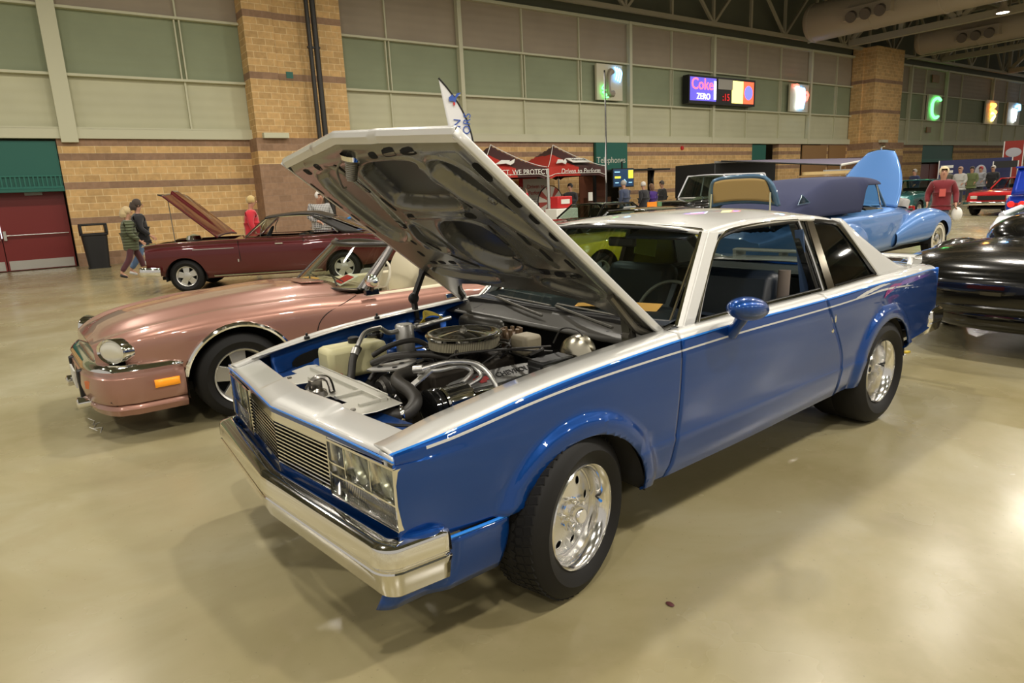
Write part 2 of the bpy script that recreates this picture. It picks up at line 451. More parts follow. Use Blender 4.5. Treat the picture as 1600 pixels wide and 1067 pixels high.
q.build('slat_vent', mat('teal_slats', (.02, .15, .11), .5), t, smooth=0)
MB().box((-1.1, .1, 2.24), (4.2, .5, .08)).build('soffit', M_TEAL, t, smooth=0)
# --- teal fascia over the other openings
for i, (a, c_, z0, z1) in enumerate([(33.95, 35.3, 2.2, 3.62), (55.0, 60.4, 2.4, 3.62)]):
    t = thing('canopy', ['narrow teal panel over an opening in the back wall right of the tents', 'wide teal canopy above the doors right of the far brick pillar'][i], 'canopy', (0, WY, 0))
    MB().box(((a + c_) / 2, .25, (z0 + z1) / 2), (c_ - a, .4, z1 - z0)).build('fascia', M_TEAL, t, smooth=0)
    if i: 
        q = MB(); q.box(((a + c_) / 2, .02, z0 + .12), (c_ - a, .05, .24)); q.build('slat_vent', bpy.data.materials['teal_slats'], t)
t = struct(thing('door_2', '', '', (0, 0, 0)))
for kk in ('label', 'category'): del t[kk]
for a in (56.2, 58.2): MB().box((a + .98, DY + .4, 1.15), (1.9, .05, 2.3)).build('door_leaf', M_DOORR, t, smooth=0)
M_BRD = mat('brown_board', (.30, .17, .07), .6)
for i, (a, c_) in enumerate([(38.9, 41.6), (44.9 - 3.5, 43.9)]):
    o = MB().box(((a + c_) / 2 if i == 0 else 42.9, WY - .05, 1.81), ((c_ - a) if i == 0 else 2., .06, 3.56)).build('roller_door', M_BRD, smooth=0)
    tag(o, ['tall plain brown door left of two in the back wall behind the awning', 'tall plain brown door beside the far brick pillar'][i], 'door')
# Telephones sign
t = thing('telephone_sign', 'dark green sign panel lettered Telephones on the striped block wall', 'sign', (22.74, WY - .12, 3.0))
MB().box((0, 0, 0), (2.02, .14, 1.28)).build('panel', M_TEAL, t, smooth=0)
text_mb('Telephones', .40, plane_M((-.05, -.075, -.15), (1, 0, 0), (0, 0, 1)), .003).build('lettering', mat('sign_white', (.62, .6, .5), .6), t, smooth=0)

# --- ceiling trusses, ducts
def truss(name, p0, p1, z0, z1, n, m, w=.16):
    p0, p1 = Vector(p0), Vector(p1); b = MB(); up = Vector((0, 0, 1))
    A = lambda f, z: p0.lerp(p1, f) + up * z
    b.bar(A(0, z0), A(1, z0), w * 1.4, w * 1.4); b.bar(A(0, z1), A(1, z1), w * 1.6, w * 1.6)
    for i in range(n):
        f0, f1 = i / n, (i + 1) / n
        b.bar(A(f0, z0), A(f0, z1), w, w)
        if i % 2: b.bar(A(f0, z1), A(f1, z0), w, w)
        else: b.bar(A(f0, z0), A(f1, z1), w, w)
    return struct(b.build(name, m, smooth=0))
truss('ceiling_truss_wall', (X0, WY - .45, 0), (X1, WY - .45, 0), 9.42, 12.6, 34, M_TRUSS, .13)
for i, x in enumerate((9., 21.5, 42.6, 55.5, 68., 80.)):
    truss('ceiling_truss_%d' % (i + 1), (x, WY - .6, 0), (x, -25, 0), 9.55 if x > 40 else 10.4, 12.6, 16, M_TRUSS, .26)
for i, y in enumerate((17.5, 11.5, 5.5)):
    truss('ceiling_joist_%d' % (i + 1), (X0, y, 0), (X1, y, 0), 11.2, 12.7, 44, M_TRUSS, .10)
def duct(x, z, y0, y1, r, lab):
    t = thing('air_duct', lab, 'duct', (x, 0, z))
    b = MB(); prof = [(.0, 0), (r * .9, .02), (r, .15)]
    L = y0 - y1; nseg = int(L / 3)
    for i in range(nseg): prof += [(r, .2 + L * i / nseg), (r * 1.03, .22 + L * i / nseg), (r * 1.03, .3 + L * i / nseg), (r, .32 + L * i / nseg)]
    prof.append((r, L)); b.lathe(prof, (0, y0, 0), (0, -1, 0), 28); b.build('duct_body', M_DUCT, t, smooth=50)
    for yc in (y0 - 3.6, y0 - 10.5):
        q = MB(); q.box((-r * .95, yc, -.25), (.7, 2.3, .55)); nz = q.build('nozzle_box', M_DUCT, t)
        q = MB()
        for k in range(3): q.cyl((-r * .95 - .3, yc - .7 + .7 * k, -.35), (-r * .95 - .48, yc - .7 + .7 * k, -.45), .25, .27, 16)
        q.build('nozzle', mat('nozzle_grey', (.12, .10, .08), .5) if 'nozzle_grey' not in bpy.data.materials else bpy.data.materials['nozzle_grey'], nz)
duct(36.1, 9.75, 21.6, -20, .95, 'large round ceiling duct with triple nozzles left of the lit lamp')
duct(47.9, 9.75, 21.2, -20, .8, 'round ceiling duct with nozzles beyond the far brick pillar')
for i, x in enumerate((37.9, 50.)):
    o = MB().cyl((x, 22.8, 9.2), (x, -20, 9.2), .045, n=8).build('sprinkler_pipe', M_TRIM); tag(o, ['thin pale pipe running under the large ceiling duct', 'thin pale pipe under the farther ceiling duct'][i], 'pipe')
# lamps
M_LENS = mat('lamp_lens', (1, .95, .85), .4, emit=(1, .93, .8), estr=18)
proto = None
for ix, lx in enumerate(LAMP_X):
    for iy, ly in enumerate(LAMP_Y):
        if ix in (7, 9): continue
        if proto is None:
            proto = thing('high_bay_lamp', '', 'lamp', (lx, ly, LAMP_Z))
            MB().lathe([(.06, .55), (.14, .5), (.16, .3), (.3, .05), (.31, 0), (.28, 0)], n=20, cap0=True).build('housing', M_DUCT, proto)
            MB().lathe([(.0, -.01), (.27, -.005)], n=20).build('lamp_lens', M_LENS, proto)
            MB().cyl((0, 0, .5), (0, 0, 2.6), .015, n=6).build('suspension_rod', STEEL, proto)
            r = proto
        else:
            r = proto.copy(); COL.objects.link(r); r.location = (lx, ly, LAMP_Z)
            for ch in list(proto.children):
                q = ch.copy(); COL.objects.link(q); q.parent = r
        seen = abs(lx - 41.48) < .1 and iy == 3
        r['group'] = 'high bay lamps hanging outside the frame' if not seen else 'lit lamp in view'
        r['label'] = 'glowing round high bay lamp hanging at the upper right corner' if seen else 'round high bay lamp hanging from the roof outside the picture'
# ------------------------------------------------------------------ the blue and silver coupe (hero)
P_BLUE = paint('metallic_blue', (.001, .048, .235), .5, .30); P_SILV = paint('silver_paint', (.62, .615, .585), .3, .38)
P_PIN = paint('light_blue_pinline', (.02, .22, .75), .1, .4); P_BLUE2 = mat('bay_blue', (.012, .05, .19), .35, .3, coat=.5)
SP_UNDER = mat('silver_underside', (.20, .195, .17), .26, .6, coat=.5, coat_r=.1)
INTER = mat('dark_blue_vinyl', (.006, .011, .020), .38); CARPET = mat('dark_carpet', (.012, .014, .02), .9)
HERO = thing('coupe', 'blue and silver two-door coupe with its hood raised over the engine', 'car', (1.56203822, 2.72124232, 0), radians(3.116682))
ZT = [(-.83, .784), (-.6, .817), (-.27, .865), (0, .889), (.38, .91), (.64, .920), (1.1, .925), (1.6, .922), (2.0, .921), (2.6, .928), (3.5, .915), (3.8, .890)]
STR = [(-.83, .012), (-.6, .022), (0, .032), (.6, .048), (4, .048)]
def ty(x):
    if x < -.35: return 1 - .05 * ((-.35 - x) / .48) ** 1.6
    if x > 2.9: return 1 - .10 * ((x - 2.9) / .9) ** 1.6
    return 1.
ARC = [(-.012, .268, .386), (2.735, .35, .347)]
def flare(x, z):
    y = 0
    for cx, cz, r in ARC:
        d = sqrt((x - cx) ** 2 + (z - cz) ** 2)
        if d < r + .10: y = max(y, .028 * (1 - sm((d - r - .045) / .05)))
    return y
def zrows(x, zb, top=.80):
    zt = cinterp(ZT, x); st = zt - interp(STR, x); h = .0042
    L = []; lo = min(zb, .47)
    for f, y in ((0, .835), (.08, .862), (.35, .878), (.7, .889)): L.append((zb + f * (.478 - zb), y) if zb < .44 else (zb + f * .03, .885))
    L += [(.478, .897), (.494, .893)] if zb < .44 else [(.478, .895), (.494, .893)]
    e = .18 + .82 * sm((x + .80) / .24)
    L += [(.55, .8955), (.62, .897), (.69, .897), (.75, .895), (st - .03, .8905), (st - h, .886), (st + h, .8845), (zt - .006, .875), (zt, .872),
          (zt + .008 * e, .866), (zt + .016 * e, .856), (zt + .021 * e, .842), (zt + .024 * e, .825), (zt + .024 * e, top)]
    return L
NSEG = [3, 2, 2, 2, 2, 1, 4, 4, 4, 3, 3, 2, 1, 2, 1, 1, 1, 1, 1]
def vlist():
    out = []
    for i, n in enumerate(NSEG):
        for k in range(n): out.append(i + k / n)
    out.append(len(NSEG)); return out
VL = vlist()
def side_pt(x, v, zb, s, top=.80, inx=0):
    L = zrows(x, zb, top); i = min(int(v), len(L) - 2); t = v - i
    z = L[i][0] + (L[i + 1][0] - L[i][0]) * t; y = L[i][1] + (L[i + 1][1] - L[i][1]) * t
    y = y * ty(x) + flare(x, z)
    return (x, s * y, z)
def side_panel(name, s, xa, xb, zbf, arc=None, nx=40, top=.80, label=None):
    b = MB(); us = lin(0, 1, nx)
    def f(u, v):
        x = xa(0) + (xb(0) - xa(0)) * u
        for _ in range(2):
            z = side_pt(x, v, zbf(x), 1)[2]; x = xa(z) + (xb(z) - xa(z)) * u
        return side_pt(x, v, zbf(x), s, top)
    cut = None
    if arc is not None:
        cx, cz, r = ARC[arc]
        def inside(p): return (p.x - cx) ** 2 + (p.z - cz) ** 2 < r * r
        def snap(p):
            d = sqrt((p.x - cx) ** 2 + (p.z - cz) ** 2) or 1e-6; return (cx + (p.x - cx) * r / d, p.y, cz + (p.z - cz) * r / d)
        cut = (inside, snap)
    n0 = 0; b.grid(f, us, VL, cut)
    # materials by row
    o = b.build(name, [P_BLUE, P_SILV, P_PIN], HERO, smooth=28, solid=.012, off=0, fixn=False)
    me = o.data
    for p in me.polygons:
        c_ = p.center; zt = cinterp(ZT, c_.x); st = zt - interp(STR, c_.x)
        if c_.z > zt - .0005: p.material_index = 1
        elif c_.z > zt - .0065: p.material_index = 2
        elif abs(c_.z - st) < .004 and -.68 < c_.x < 2.45: p.material_index = 1
    # orient outward
    bm = bmesh.new(); bm.from_mesh(me); bmesh.ops.recalc_face_normals(bm, faces=bm.faces)
    a = sum((f_.normal.y * s) * f_.calc_area() for f_ in bm.faces)
    if a < 0: bmesh.ops.reverse_faces(bm, faces=bm.faces)
    bm.to_mesh(me); bm.free(); return o
def dfx(z): return .640 - .13 * max(0, .95 - z) - (.05 * max(0, .36 - z) / .08 if z < .36 else 0) * .5
def drx(z): return 1.955 + .19 * sm((.95 - z) / .45)
for s in (-1, 1):
    side_panel('front_fender', s, lambda z: -.80, lambda z: dfx(z) - .004, lambda x: .462 if x < 0 else .292, 0, 120, .765)
    d = side_panel('door', s, lambda z: dfx(z) + .004, lambda z: drx(z) - .004, lambda x: .284 + .02 * sm((x - 1) / 1.2), None, 60)
    side_panel('quarter_panel', s, lambda z: drx(z) + .004, lambda z: 3.80, lambda x: .31 if x < 2.7 else .435, 1, 120)
    # valance corner under the bumper end
    b = MB()
    def fv(u, v):
        u = u * (.345 if s < 0 else .28)
        z = .262 + (.455 - .262) * v
        xe = -.385 - .045 * (1 - v) ** 2.5
        L = .46; q = u * (L + .88)
        yb = .895 - .020 * (1 - v) ** 2 - .03 * sm((u * (L + .88) - .20) / .1)
        if q < L - .07: return (xe - q * ((.80 - .385) / (L - .05)) , s * yb, z)
        q -= L - .07; R = .07
        x0 = xe - (L - .07) * ((.80 - .385) / (L - .05))
        if q < R * pi / 2: a = q / R; return (x0 - R * sin(a), s * (yb - R * (1 - cos(a))), z)
        q -= R * pi / 2; return (x0 - R + .9 * q, s * max(0.0, (yb - R - q)), z)
    b.grid(fv, lin(0, 1, 50), lin(0, 1, 9)); b.build('front_valance', P_BLUE, HERO, solid=.012, fixn=True)
    MB().tube([(-.385, s * .902, .458), (-.5, s * .903, .460), (-.66, s * .900, .464)], .006, 6).build('valance_bead', P_PIN, HERO)
    # wheel houses
    for (cx, cz, r), w in zip(ARC, (.36, .50)):
        b = MB(); N = 24
        pts = [(cx + (r + .012) * cos(a), cz + (r + .012) * sin(a)) for a in lin(.08 if r < .36 else .05, pi - .05, N)]
        b.grid(lambda u, v: (pts[int(u)][0], s * (.885 - w * v), pts[int(u)][1]), range(N), [0, 1])
        q = [b.av((p[0], s * (.885 - w), p[1])) for p in pts]; b.af(q)
        b.build('wheel_house', UNDER, HERO, solid=.004)
# underbody, rockers
MB().box((1.36, 0, .30), (1.86, 1.62, .05)).build('floor_pan', UNDER, HERO)
MB().box((3.4, 0, .45), (.74, 1.5, .05)).build('trunk_floor', UNDER, HERO)
MB().box((2.7, 0, .40), (.8, .6, .06)).build('rear_axle_cover', UNDER, HERO)
# door handle lock, window line trims
for s in (-1, 1):
    b = MB(); b.lathe([(.0, .012), (.010, .012), (.014, .004), (.016, 0)], (2.0, s * .893, .735), (0, s, 0), 16); b.build('key_lock', CHROME, HERO)
    MB().ell((2.035, s * .897, .80), (.012, .006, .026), 12, 8).build('door_lock_button', CHROME, HERO)
# header (nose) panel: silver top following the vee
def nosex(y): return -.888 + .085 * min(1, abs(y) / .80)
def ztop(y): return .792 - .008 * max(0, abs(y) - .3) / .56
b = MB(); ys = lin(-.785, .785, 121)
def fh(u, v):   # u lateral, v 0..1 front lip -> rear
    y = u; x0 = nosex(y); bul = .012 * sm((.30 - abs(y + .05)) / .03); z = ztop(y)
    prof = [(0, -.030), (.0, -.006), (.004, .004), (.012, .010), (.05, .016 + bul * .7), (.118, .030 + bul), (.128, .029 + bul), (.13, -.01)]
    i = int(v); p0 = prof[i]; xo, zo = p0
    edge = 1
    pass
    return (x0 + xo, y, z - .004 + (zo if zo < 0 else zo * edge))
b.grid(fh, ys, range(8))
for i, f_ in enumerate(b.f): b.mi[i] = 1 if (i % 7) < 1 else 0
b.build('header_panel', [P_SILV, P_BLUE], HERO, smooth=40)
MB().tube([(nosex(y) - .0015, y, ztop(y) - .012) for y in (-.862, -.4, 0, .4, .862)], .0038, 6, smooth=False).build('header_pinline', P_PIN, HERO)
# chrome band under the header, blue strip below grille
def band(name, z0, z1, dx, m, y0=-.855, y1=.855, th=.02, n=41):
    b = MB(); ys = lin(y0, y1, n); pr = []
    for y in ys: pr.append([b.av((nosex(y) + dx, y, z0)), b.av((nosex(y) + dx, y, z1)), b.av((nosex(y) + dx + th, y, z1)), b.av((nosex(y) + dx + th, y, z0))])
    for a, c_ in zip(pr, pr[1:]):
        for k in range(4): b.af((a[k], a[(k + 1) % 4], c_[(k + 1) % 4], c_[k]))
    b.af(pr[0]); b.af(pr[-1][::-1]); return b.build(name, m, HERO, smooth=30)
band('chrome_header_band', .720, .762, .002, CHROME, -.43, .43)
band('chrome_header_trim', .744, .758, .004, CHROME)
band('lower_fascia', .455, .530, .012, P_BLUE)
gr = band('grille_backing', .53, .722, .05, DARK, -.425, .425, .01)
GB = MB()
for k in range(11):
    z = .541 + .0165 * k
    pr = []
    for y in (-.425, -.01, 0, .01, .425):
        x = nosex(y) + .006 if abs(y) > .005 else nosex(.01) + .004
        pr.append([GB.av((x, y, z - .0028)), GB.av((x, y, z + .0028)), GB.av((x + .022, y, z + .0028)), GB.av((x + .022, y, z - .0028))])
    for a, c_ in zip(pr, pr[1:]):
        for q in range(4): GB.af((a[q], a[(q + 1) % 4], c_[(q + 1) % 4], c_[q]))
GB.build('grille_bars', ALUM, gr, smooth=0)
q = MB()
for y in (-.30, -.14, 0, .14, .30): q.bar((nosex(y) + .036, y, .53), (nosex(y) + .036, y, .722), .01, .01)
q.build('grille_uprights', BLACK, gr, smooth=0)
# headlamps
def m_lampback():
    m = mat('lamp_reflector', (.90, .88, .80), .22, .75); n = NB(m); v = n.coord('Object')
    n.bump(n.noise(v, 38, 2, .5), .5, .012); return m
M_REF = m_lampback()
def m_flute():
    m = glassy('fluted_lens', (.93, .93, .9), 1.5, .12); t = m.node_tree; gl = [x for x in t.nodes if x.type == 'BSDF_GLOSSY'][0]
    n = NB(m); v = n.coord('Object'); X = n.xyz(v); w = n.math('SINE', n.math('MULTIPLY', X[1], 520)); n.bump(w, .5, .004, gl); return m
M_FLUTE = m_flute()
M_BULB = mat('lamp_bowl', (.90, .86, .68), .25, .6)
for s in (-1, 1):
    t = MB()
    def fb(y, z, d=0.): return (nosex(y) + d, s * y, z)
    nlab = 'headlamp'
    # housing recess
    b = MB(); b.prism([(.435, .532), (.858, .532), (.858, .745), (.435, .745)], lambda a, c_, t_: fb(a, c_, t_), .055, .065); hb = b.build('headlamp', M_REF, HERO, smooth=0)
    # bezel frames
    b = MB()
    fr = [((.435, .532), (.858, .532)), ((.858, .532), (.858, .745)), ((.858, .745), (.435, .745)), ((.435, .745), (.435, .532)), ((.535, .612), (.858, .612)), ((.535, .532), (.535, .745)), ((.435, .655), (.535, .655)), ((.695, .612), (.695, .745)), ((.435, .61), (.535, .61))]
    for i, (p0, p1) in enumerate(fr):
        w = .009 if i < 4 else .006
        b.bar(fb(p0[0], p0[1], .014), fb(p1[0], p1[1], .014), .034 if i < 4 else .02, w, up=(1, 0, 0) if 0 else (0, 0, 1)) if abs(p0[1] - p1[1]) < .01 else b.box(((fb(p0[0], 0, .014)[0]), s * p0[0], (p0[1] + p1[1]) / 2), (.034 if i < 4 else .02, w, abs(p1[1] - p0[1])))
    b.build('bezel', CHROME, hb, smooth=0)
    for y0, y1 in ((.545, .69), (.70, .852)):
        b = MB(); yc = (y0 + y1) / 2; b.lathe([(.004, .05), (.03, .044), (.052, .028), (.062, .004)], (nosex(yc) + .012, s * yc, .68), (1, 0, 0), 20); b.build('reflector_bowl', M_BULB, hb)
        MB().ell((nosex(yc) + .03, s * yc, .68), (.016, .014, .014), 10, 8).build('bulb', GLASS_C, hb)
        b = MB(); b.quad(fb(y0, .617, .010), fb(y1, .617, .010), fb(y1, .74, .006), fb(y0, .74, .006)); b.build('lens', GLASS_C, hb, solid=.002)
    b = MB(); b.quad(fb(.54, .537, .008), fb(.853, .537, .008), fb(.853, .607, .008), fb(.54, .607, .008)); b.build('turn_signal_lens', M_FLUTE, hb, solid=.003)
    b = MB(); b.quad(fb(.54, .600, .012), fb(.853, .600, .012), fb(.853, .622, .03), fb(.54, .622, .03)); b.build('lens_shelf', CHROME, hb, solid=.003)
    b = MB(); b.quad(fb(.44, .537, .008), fb(.53, .537, .012), fb(.53, .74, .012), fb(.44, .74, .008)); b.build('parking_lens', GLASS_C, hb, solid=.003)
    # fender front face beside the lamp + recess under lamp
    b = MB(); b.quad((-.802, s * .856, .455), (-.802, s * .856, .79), (-.79, s * .845, .79), (-.79, s * .845, .455)); b.build('fender_nose', P_BLUE, HERO, solid=.006)
    b = MB(); b.grid(lambda u, v: (-.803 + .004 * v * 0 , s * (.775 + .083 * u), .762 + .026 * v), lin(0, 1, 4), lin(0, 1, 3)); b.build('fender_tip', P_SILV, HERO, solid=.006)
    MB().tube([(-.80, s * .845, .497), (-.76, s * .878, .500), (-.70, s * .893, .502), (-.655, s * .892, .502)], [.016, .02, .018, .006], 10).build('fender_bead', P_BLUE, HERO)
# bumpers
def bumper(name, path, prof, m):
    """path: list of (x,y,nx,ny) plan points with outward normal; prof: (o,z)"""
    b = MB(); rows = []
    for x, y, nx, ny in path: rows.append([b.av((x + nx * o, y + ny * o, z)) for o, z in prof])
    for a, c_ in zip(rows, rows[1:]):
        for k in range(len(prof) - 1): b.af((a[k], a[k + 1], c_[k + 1], c_[k]))
    return b.build(name, m, HERO, smooth=32, solid=.004, off=-1)
def plan(fx, tipx, yc, R, xend):
    pts = []
    L = []
    ns = 14
    ys = lin(0, yc - R, ns)
    slope = (tipx - fx) / yc
    nl = Vector((-1, slope * 1.0, 0)).normalized()
    for y in ys: pts.append((fx + slope * y, y, nl.x, -nl.y * -1 if 0 else abs(nl.y) * .0 + .05))
    x0 = pts[-1][0]; y0 = pts[-1][1]
    for a in lin(.08, pi / 2, 9)[0:]: pts.append((x0 + R * .9 * (1 - cos(a)), y0 + R * sin(a), -cos(a), sin(a)))
    xe = pts[-1][0]
    for q in lin(0, 1, 7)[1:]: pts.append((xe + (xend - xe) * q, pts[-1][1] + .002, 0, 1))
    half = pts
    return [(x, -y, nx, -ny) for x, y, nx, ny in half[::-1]][:-1] + half
prof = [(-.070, .506), (-.050, .512), (-.012, .506), (.000, .498), (.004, .488), (.008, .436), (.004, .431), (-.003, .428), (-.003, .422), (.005, .419), (.008, .413), (-.006, .38), (-.012, .35), (-.018, .322), (-.026, .314), (-.045, .318)]
bumper('front_bumper', plan(-.962, -.885, .905, .085, -.648), prof, CHROME)
MB().box((-.80, 0, .40), (.10, 1.5, .10)).build('bumper_beam', UNDER, HERO)
# rear bumper
rp = plan(3.93, 3.93, .86, .06, 3.93)
half = [(3.935 - 0, y, 1, 0) for y in lin(0, .78, 8)] + [(3.935 - .06 * (1 - cos(a)), .78 + .06 * sin(a), cos(a), sin(a)) for a in lin(.2, pi / 2, 6)] + [(x, .842, 0, 1) for x in (3.8, 3.70, 3.60)]
bumper('rear_bumper', [(x, -y, nx, -ny) for x, y, nx, ny in half[::-1]][:-1] + half, [(-.07, .60), (-.02, .605), (0, .59), (.004, .52), (-.004, .51), (0, .50), (-.02, .43), (-.04, .42)], CHROME)
b = MB(); b.grid(lambda u, v: (3.80 + .02 * cos(u * 1.9), u, v), lin(-.81, .81, 20), lin(.44, .905, 6)); tp = b.build('tail_panel', P_BLUE, HERO, solid=.01)
for s in (-1, 1): MB().box((3.815, s * .55, .74), (.03, .42, .17)).build('tail_lamp', mat('tail_lamp_red', (.4, .01, .01), .2, coat=1) if s < 0 else bpy.data.materials['tail_lamp_red'], tp)
MB().box((3.96, -.60, .50), (.012, .02, .02)).build('plate_bolt', STEEL, tp)
o = MB().box((3.965, -.66, .47), (.008, .22, .15), Matrix.Rotation(.0, 3, 'Z')).build('licence_plate', mat('cream_plate', (.75, .66, .38), .5), tp)
# trunk deck and shelf
b = MB(); b.grid(lambda u, v: (u, v * .80 * ty(u), cinterp(ZT, u) + .029 + .022 * (1 - v * v)), lin(3.12, 3.80, 20), lin(-1, 1, 25)); b.build('trunk_lid', P_SILV, HERO, solid=.01)
b = MB(); b.grid(lambda u, v: (u, v * .775, cinterp(ZT, u) + .024), lin(2.55, 3.14, 8), lin(-1, 1, 9)); b.build('parcel_shelf', INTER, HERO, solid=.01)
# spoiler
b = MB(); b.tube([(3.70, -.60, .985), (3.50, -.72, .988), (3.38, -.76, .955)], .018, 8, cap=True)
b.grid(lambda u, v: (3.60 + .075 * cos(v) + .10 * (abs(u) > .66) * -(abs(u) - .66), u, 1.0 + .014 * sin(v)), lin(-.74, .74, 30), lin(0, 2 * pi, 12))
for s in (-1, 1): b.box((3.60, s * .72, .975), (.16, .03, .06)); b.box((3.6, s * .3, .975), (.1, .03, .06))
b.build('rear_spoiler', P_SILV, HERO, smooth=50)
# greenhouse ---------------------------------------------------------
def yl(z, off=0.): return .795 + off - .38 * (z - .94)
def lean(a, z, t, s): return (a, s * (yl(z) + t), z)
ROOFN = 40
RP = [(1.155, 1.335), (1.24, 1.352), (1.5, 1.372), (1.9, 1.376), (2.2, 1.362), (2.45, 1.33), (2.60, 1.285)]
def roofp(u, v):
    x = 1.17 + (2.62 - 1.17) * u; ze = cinterp(RP, x); a = abs(v); s_ = 1 if v >= 0 else -1
    crown = .045 * (1 - (a / .85) ** 2) if a < .85 else 0
    y = .60 * a / .85 if a < .85 else .60 + .055 * sin((a - .85) / .15 * pi / 2)
    z = ze + .012 + crown if a < .85 else ze + .012 - .032 * (1 - cos((a - .85) / .15 * pi / 2))
    xx = x - .055 * (1 - (min(a, 1)) ** 2) * (1 - u) * 1.0 + .05 * (1 - a * a) * u
    return (xx, s_ * y, z)
b = MB(); b.grid(roofp, lin(0, 1, ROOFN), lin(-1, 1, 61)); b.build('roof', P_SILV, HERO, solid=.02, off=-1, smooth=50)
for s in (-1, 1):
    # A pillar (silver) with chrome strip
    b = MB(); b.prism([(.745, .945), (.835, .945), (1.245, 1.345), (1.15, 1.352)], lambda a, c_, t: lean(a, c_, t, s), -.035, .012); ap = b.build('windshield_pillar', P_SILV, HERO, smooth=0, bev=.006)
    b = MB(); b.tube([lean(.752, .945, -.03, s), lean(.95, 1.14, -.032, s), lean(1.15, 1.345, -.035, s)], .011, 8); b.build('chrome_strip', CHROME, ap)
    b = MB(); b.tube([lean(.865, .948, .008, s), lean(1.00, 1.10, .008, s), lean(1.17, 1.27, .01, s), lean(1.255, 1.325, .012, s), lean(1.36, 1.350, .012, s), lean(1.7, 1.364, .012, s), lean(2.02, 1.358, .012, s)], .007, 8); b.build('drip_rail', CHROME, HERO)
    # black seal inside
    b = MB(); b.tube([lean(.875, .955, -.008, s), lean(1.01, 1.10, -.008, s), lean(1.18, 1.27, -.008, s), lean(1.27, 1.318, -.006, s), lean(1.5, 1.345, -.006, s), lean(2.03, 1.348, -.006, s)], .012, 6); b.build('window_seal', BLACK, HERO)
    # B pillar: chrome strip, black strip
    b = MB(); b.prism([(2.03, .945), (2.13, .945), (2.14, 1.355), (2.02, 1.358)], lambda a, c_, t: lean(a, c_, t, s), -.05, -.012); b.build('centre_pillar', BLACKG, HERO, smooth=0)
    b = MB(); b.tube([lean(2.085, .95, .002, s), lean(2.08, 1.15, .002, s), lean(2.05, 1.352, .002, s)], .011, 8); b.build('window_channel', CHROME, HERO)
    b = MB(); b.prism([(2.13, .95), (2.215, .95), (2.205, 1.345), (2.13, 1.352)], lambda a, c_, t: lean(a, c_, t, s), -.008, .006); b.build('pillar_trim', mat('brushed_bronze_chrome', (.42, .38, .30), .12, 1.) if s < 0 else bpy.data.materials['brushed_bronze_chrome'], HERO, smooth=0)
    # quarter glass and frame
    QW = [(2.215, .955), (2.775, .962), (2.50, 1.300), (2.205, 1.340)]
    b = MB(); b.prism(QW, lambda a, c_, t: lean(a, c_, t, s), -.012, -.008); b.build('quarter_window', GLASS_D, HERO, smooth=0)
    b = MB(); b.tube([lean(*p, 0, s) for p in [(2.225, .957), (2.5, .960), (2.775, .963)]], .010, 6, smooth=False); b.tube([lean(*p, 0, s) for p in [(2.775, .963), (2.64, 1.155), (2.505, 1.300), (2.44, 1.318), (2.21, 1.342)]], .014, 6, smooth=False)
    b.build('quarter_window_frame', BLACKG, HERO)
    MB().tube([lean(2.22, .952, .008, s), lean(2.5, .954, .008, s), lean(2.79, .958, .008, s)], .006, 6).build('quarter_sill_trim', CHROME, HERO)
    # C pillar sail
    b = MB()
    qa = [(2.52, 1.325), (2.79, .960)]
    def fc(u, v):
        z = 1.326 - (1.326 - .945) * v
        x0 = np.interp(1 - v, [0, 1], [2.80, 2.50]); x1 = np.interp(z, [.945, .985, 1.05, 1.20, 1.31, 1.345], [3.42, 3.24, 3.08, 2.78, 2.60, 2.52])
        x = x0 + (x1 - x0) * u
        y = yl(z) + .006 - .012 * u * u - (.07 * max(0, u - .75) / .25) * .9
        return (x, s * y, z)
    b.grid(fc, lin(0, 1, 16), lin(0, 1, 18)); b.build('rear_pillar', P_SILV, HERO, solid=.02, off=0)
    # side glass: front door window rolled down, only sill
    MB().tube([(.86, s * .79, .955), (1.4, s * .79, .955), (2.06, s * .79, .955)], .008, 6).build('door_sill_trim', CHROME, HERO)
    MB().tube([(.88, s * .782, .956), (1.4, s * .782, .957), (2.06, s * .782, .957)], .009, 6).build('sill_seal', BLACK, HERO)
    # inner door card
    MB().box((1.35, s * .75, .66), (1.3, .05, .58)).build('door_card', INTER, HERO, bev=.02)
# windshield
def wsp(u, v):
    y = u * (.715 - .12 * v); bow = .085 * (1 - u * u)
    return (.765 + .415 * v - bow * (1 - .3 * v), y, .955 + .40 * v + .03 * v * (1 - u * u) * .9)
b = MB(); b.grid(wsp, lin(-1, 1, 25), lin(0, 1, 12)); b.build('windshield', glassy('windshield_glass', (.66, .72, .68), .5), HERO, smooth=80)
b = MB(); b.tube([wsp(u, 1.0) for u in lin(-1, 1, 9)], .011, 8); b.tube([wsp(-1, v) for v in (0, .5, 1)], .008, 6); b.build('windshield_top_trim', CHROME, HERO)
b = MB(); b.tube([wsp(u, .975) for u in lin(-.98, .98, 9)], .009, 8); b.tube([wsp(u, .0) for u in lin(-1, 1, 9)], .012, 8); b.build('windshield_gasket', BLACK, HERO)
b = MB(); b.prism([(.93, .955), (2.06, .955), (2.04, 1.34), (1.38, 1.345), (1.20, 1.27)], lambda a, c_, t: lean(a, c_, t, 1), -.020, -.016); b.build('door_window', glassy('door_glass', (.55, .64, .63), .5), HERO, smooth=0)
# backlight
b = MB(); b.grid(lambda u, v: (2.64 + .52 * v, u * (.58 + .12 * v), 1.325 - .355 * v), lin(-1, 1, 9), lin(0, 1, 6)); b.build('rear_window', GLASS_D, HERO)
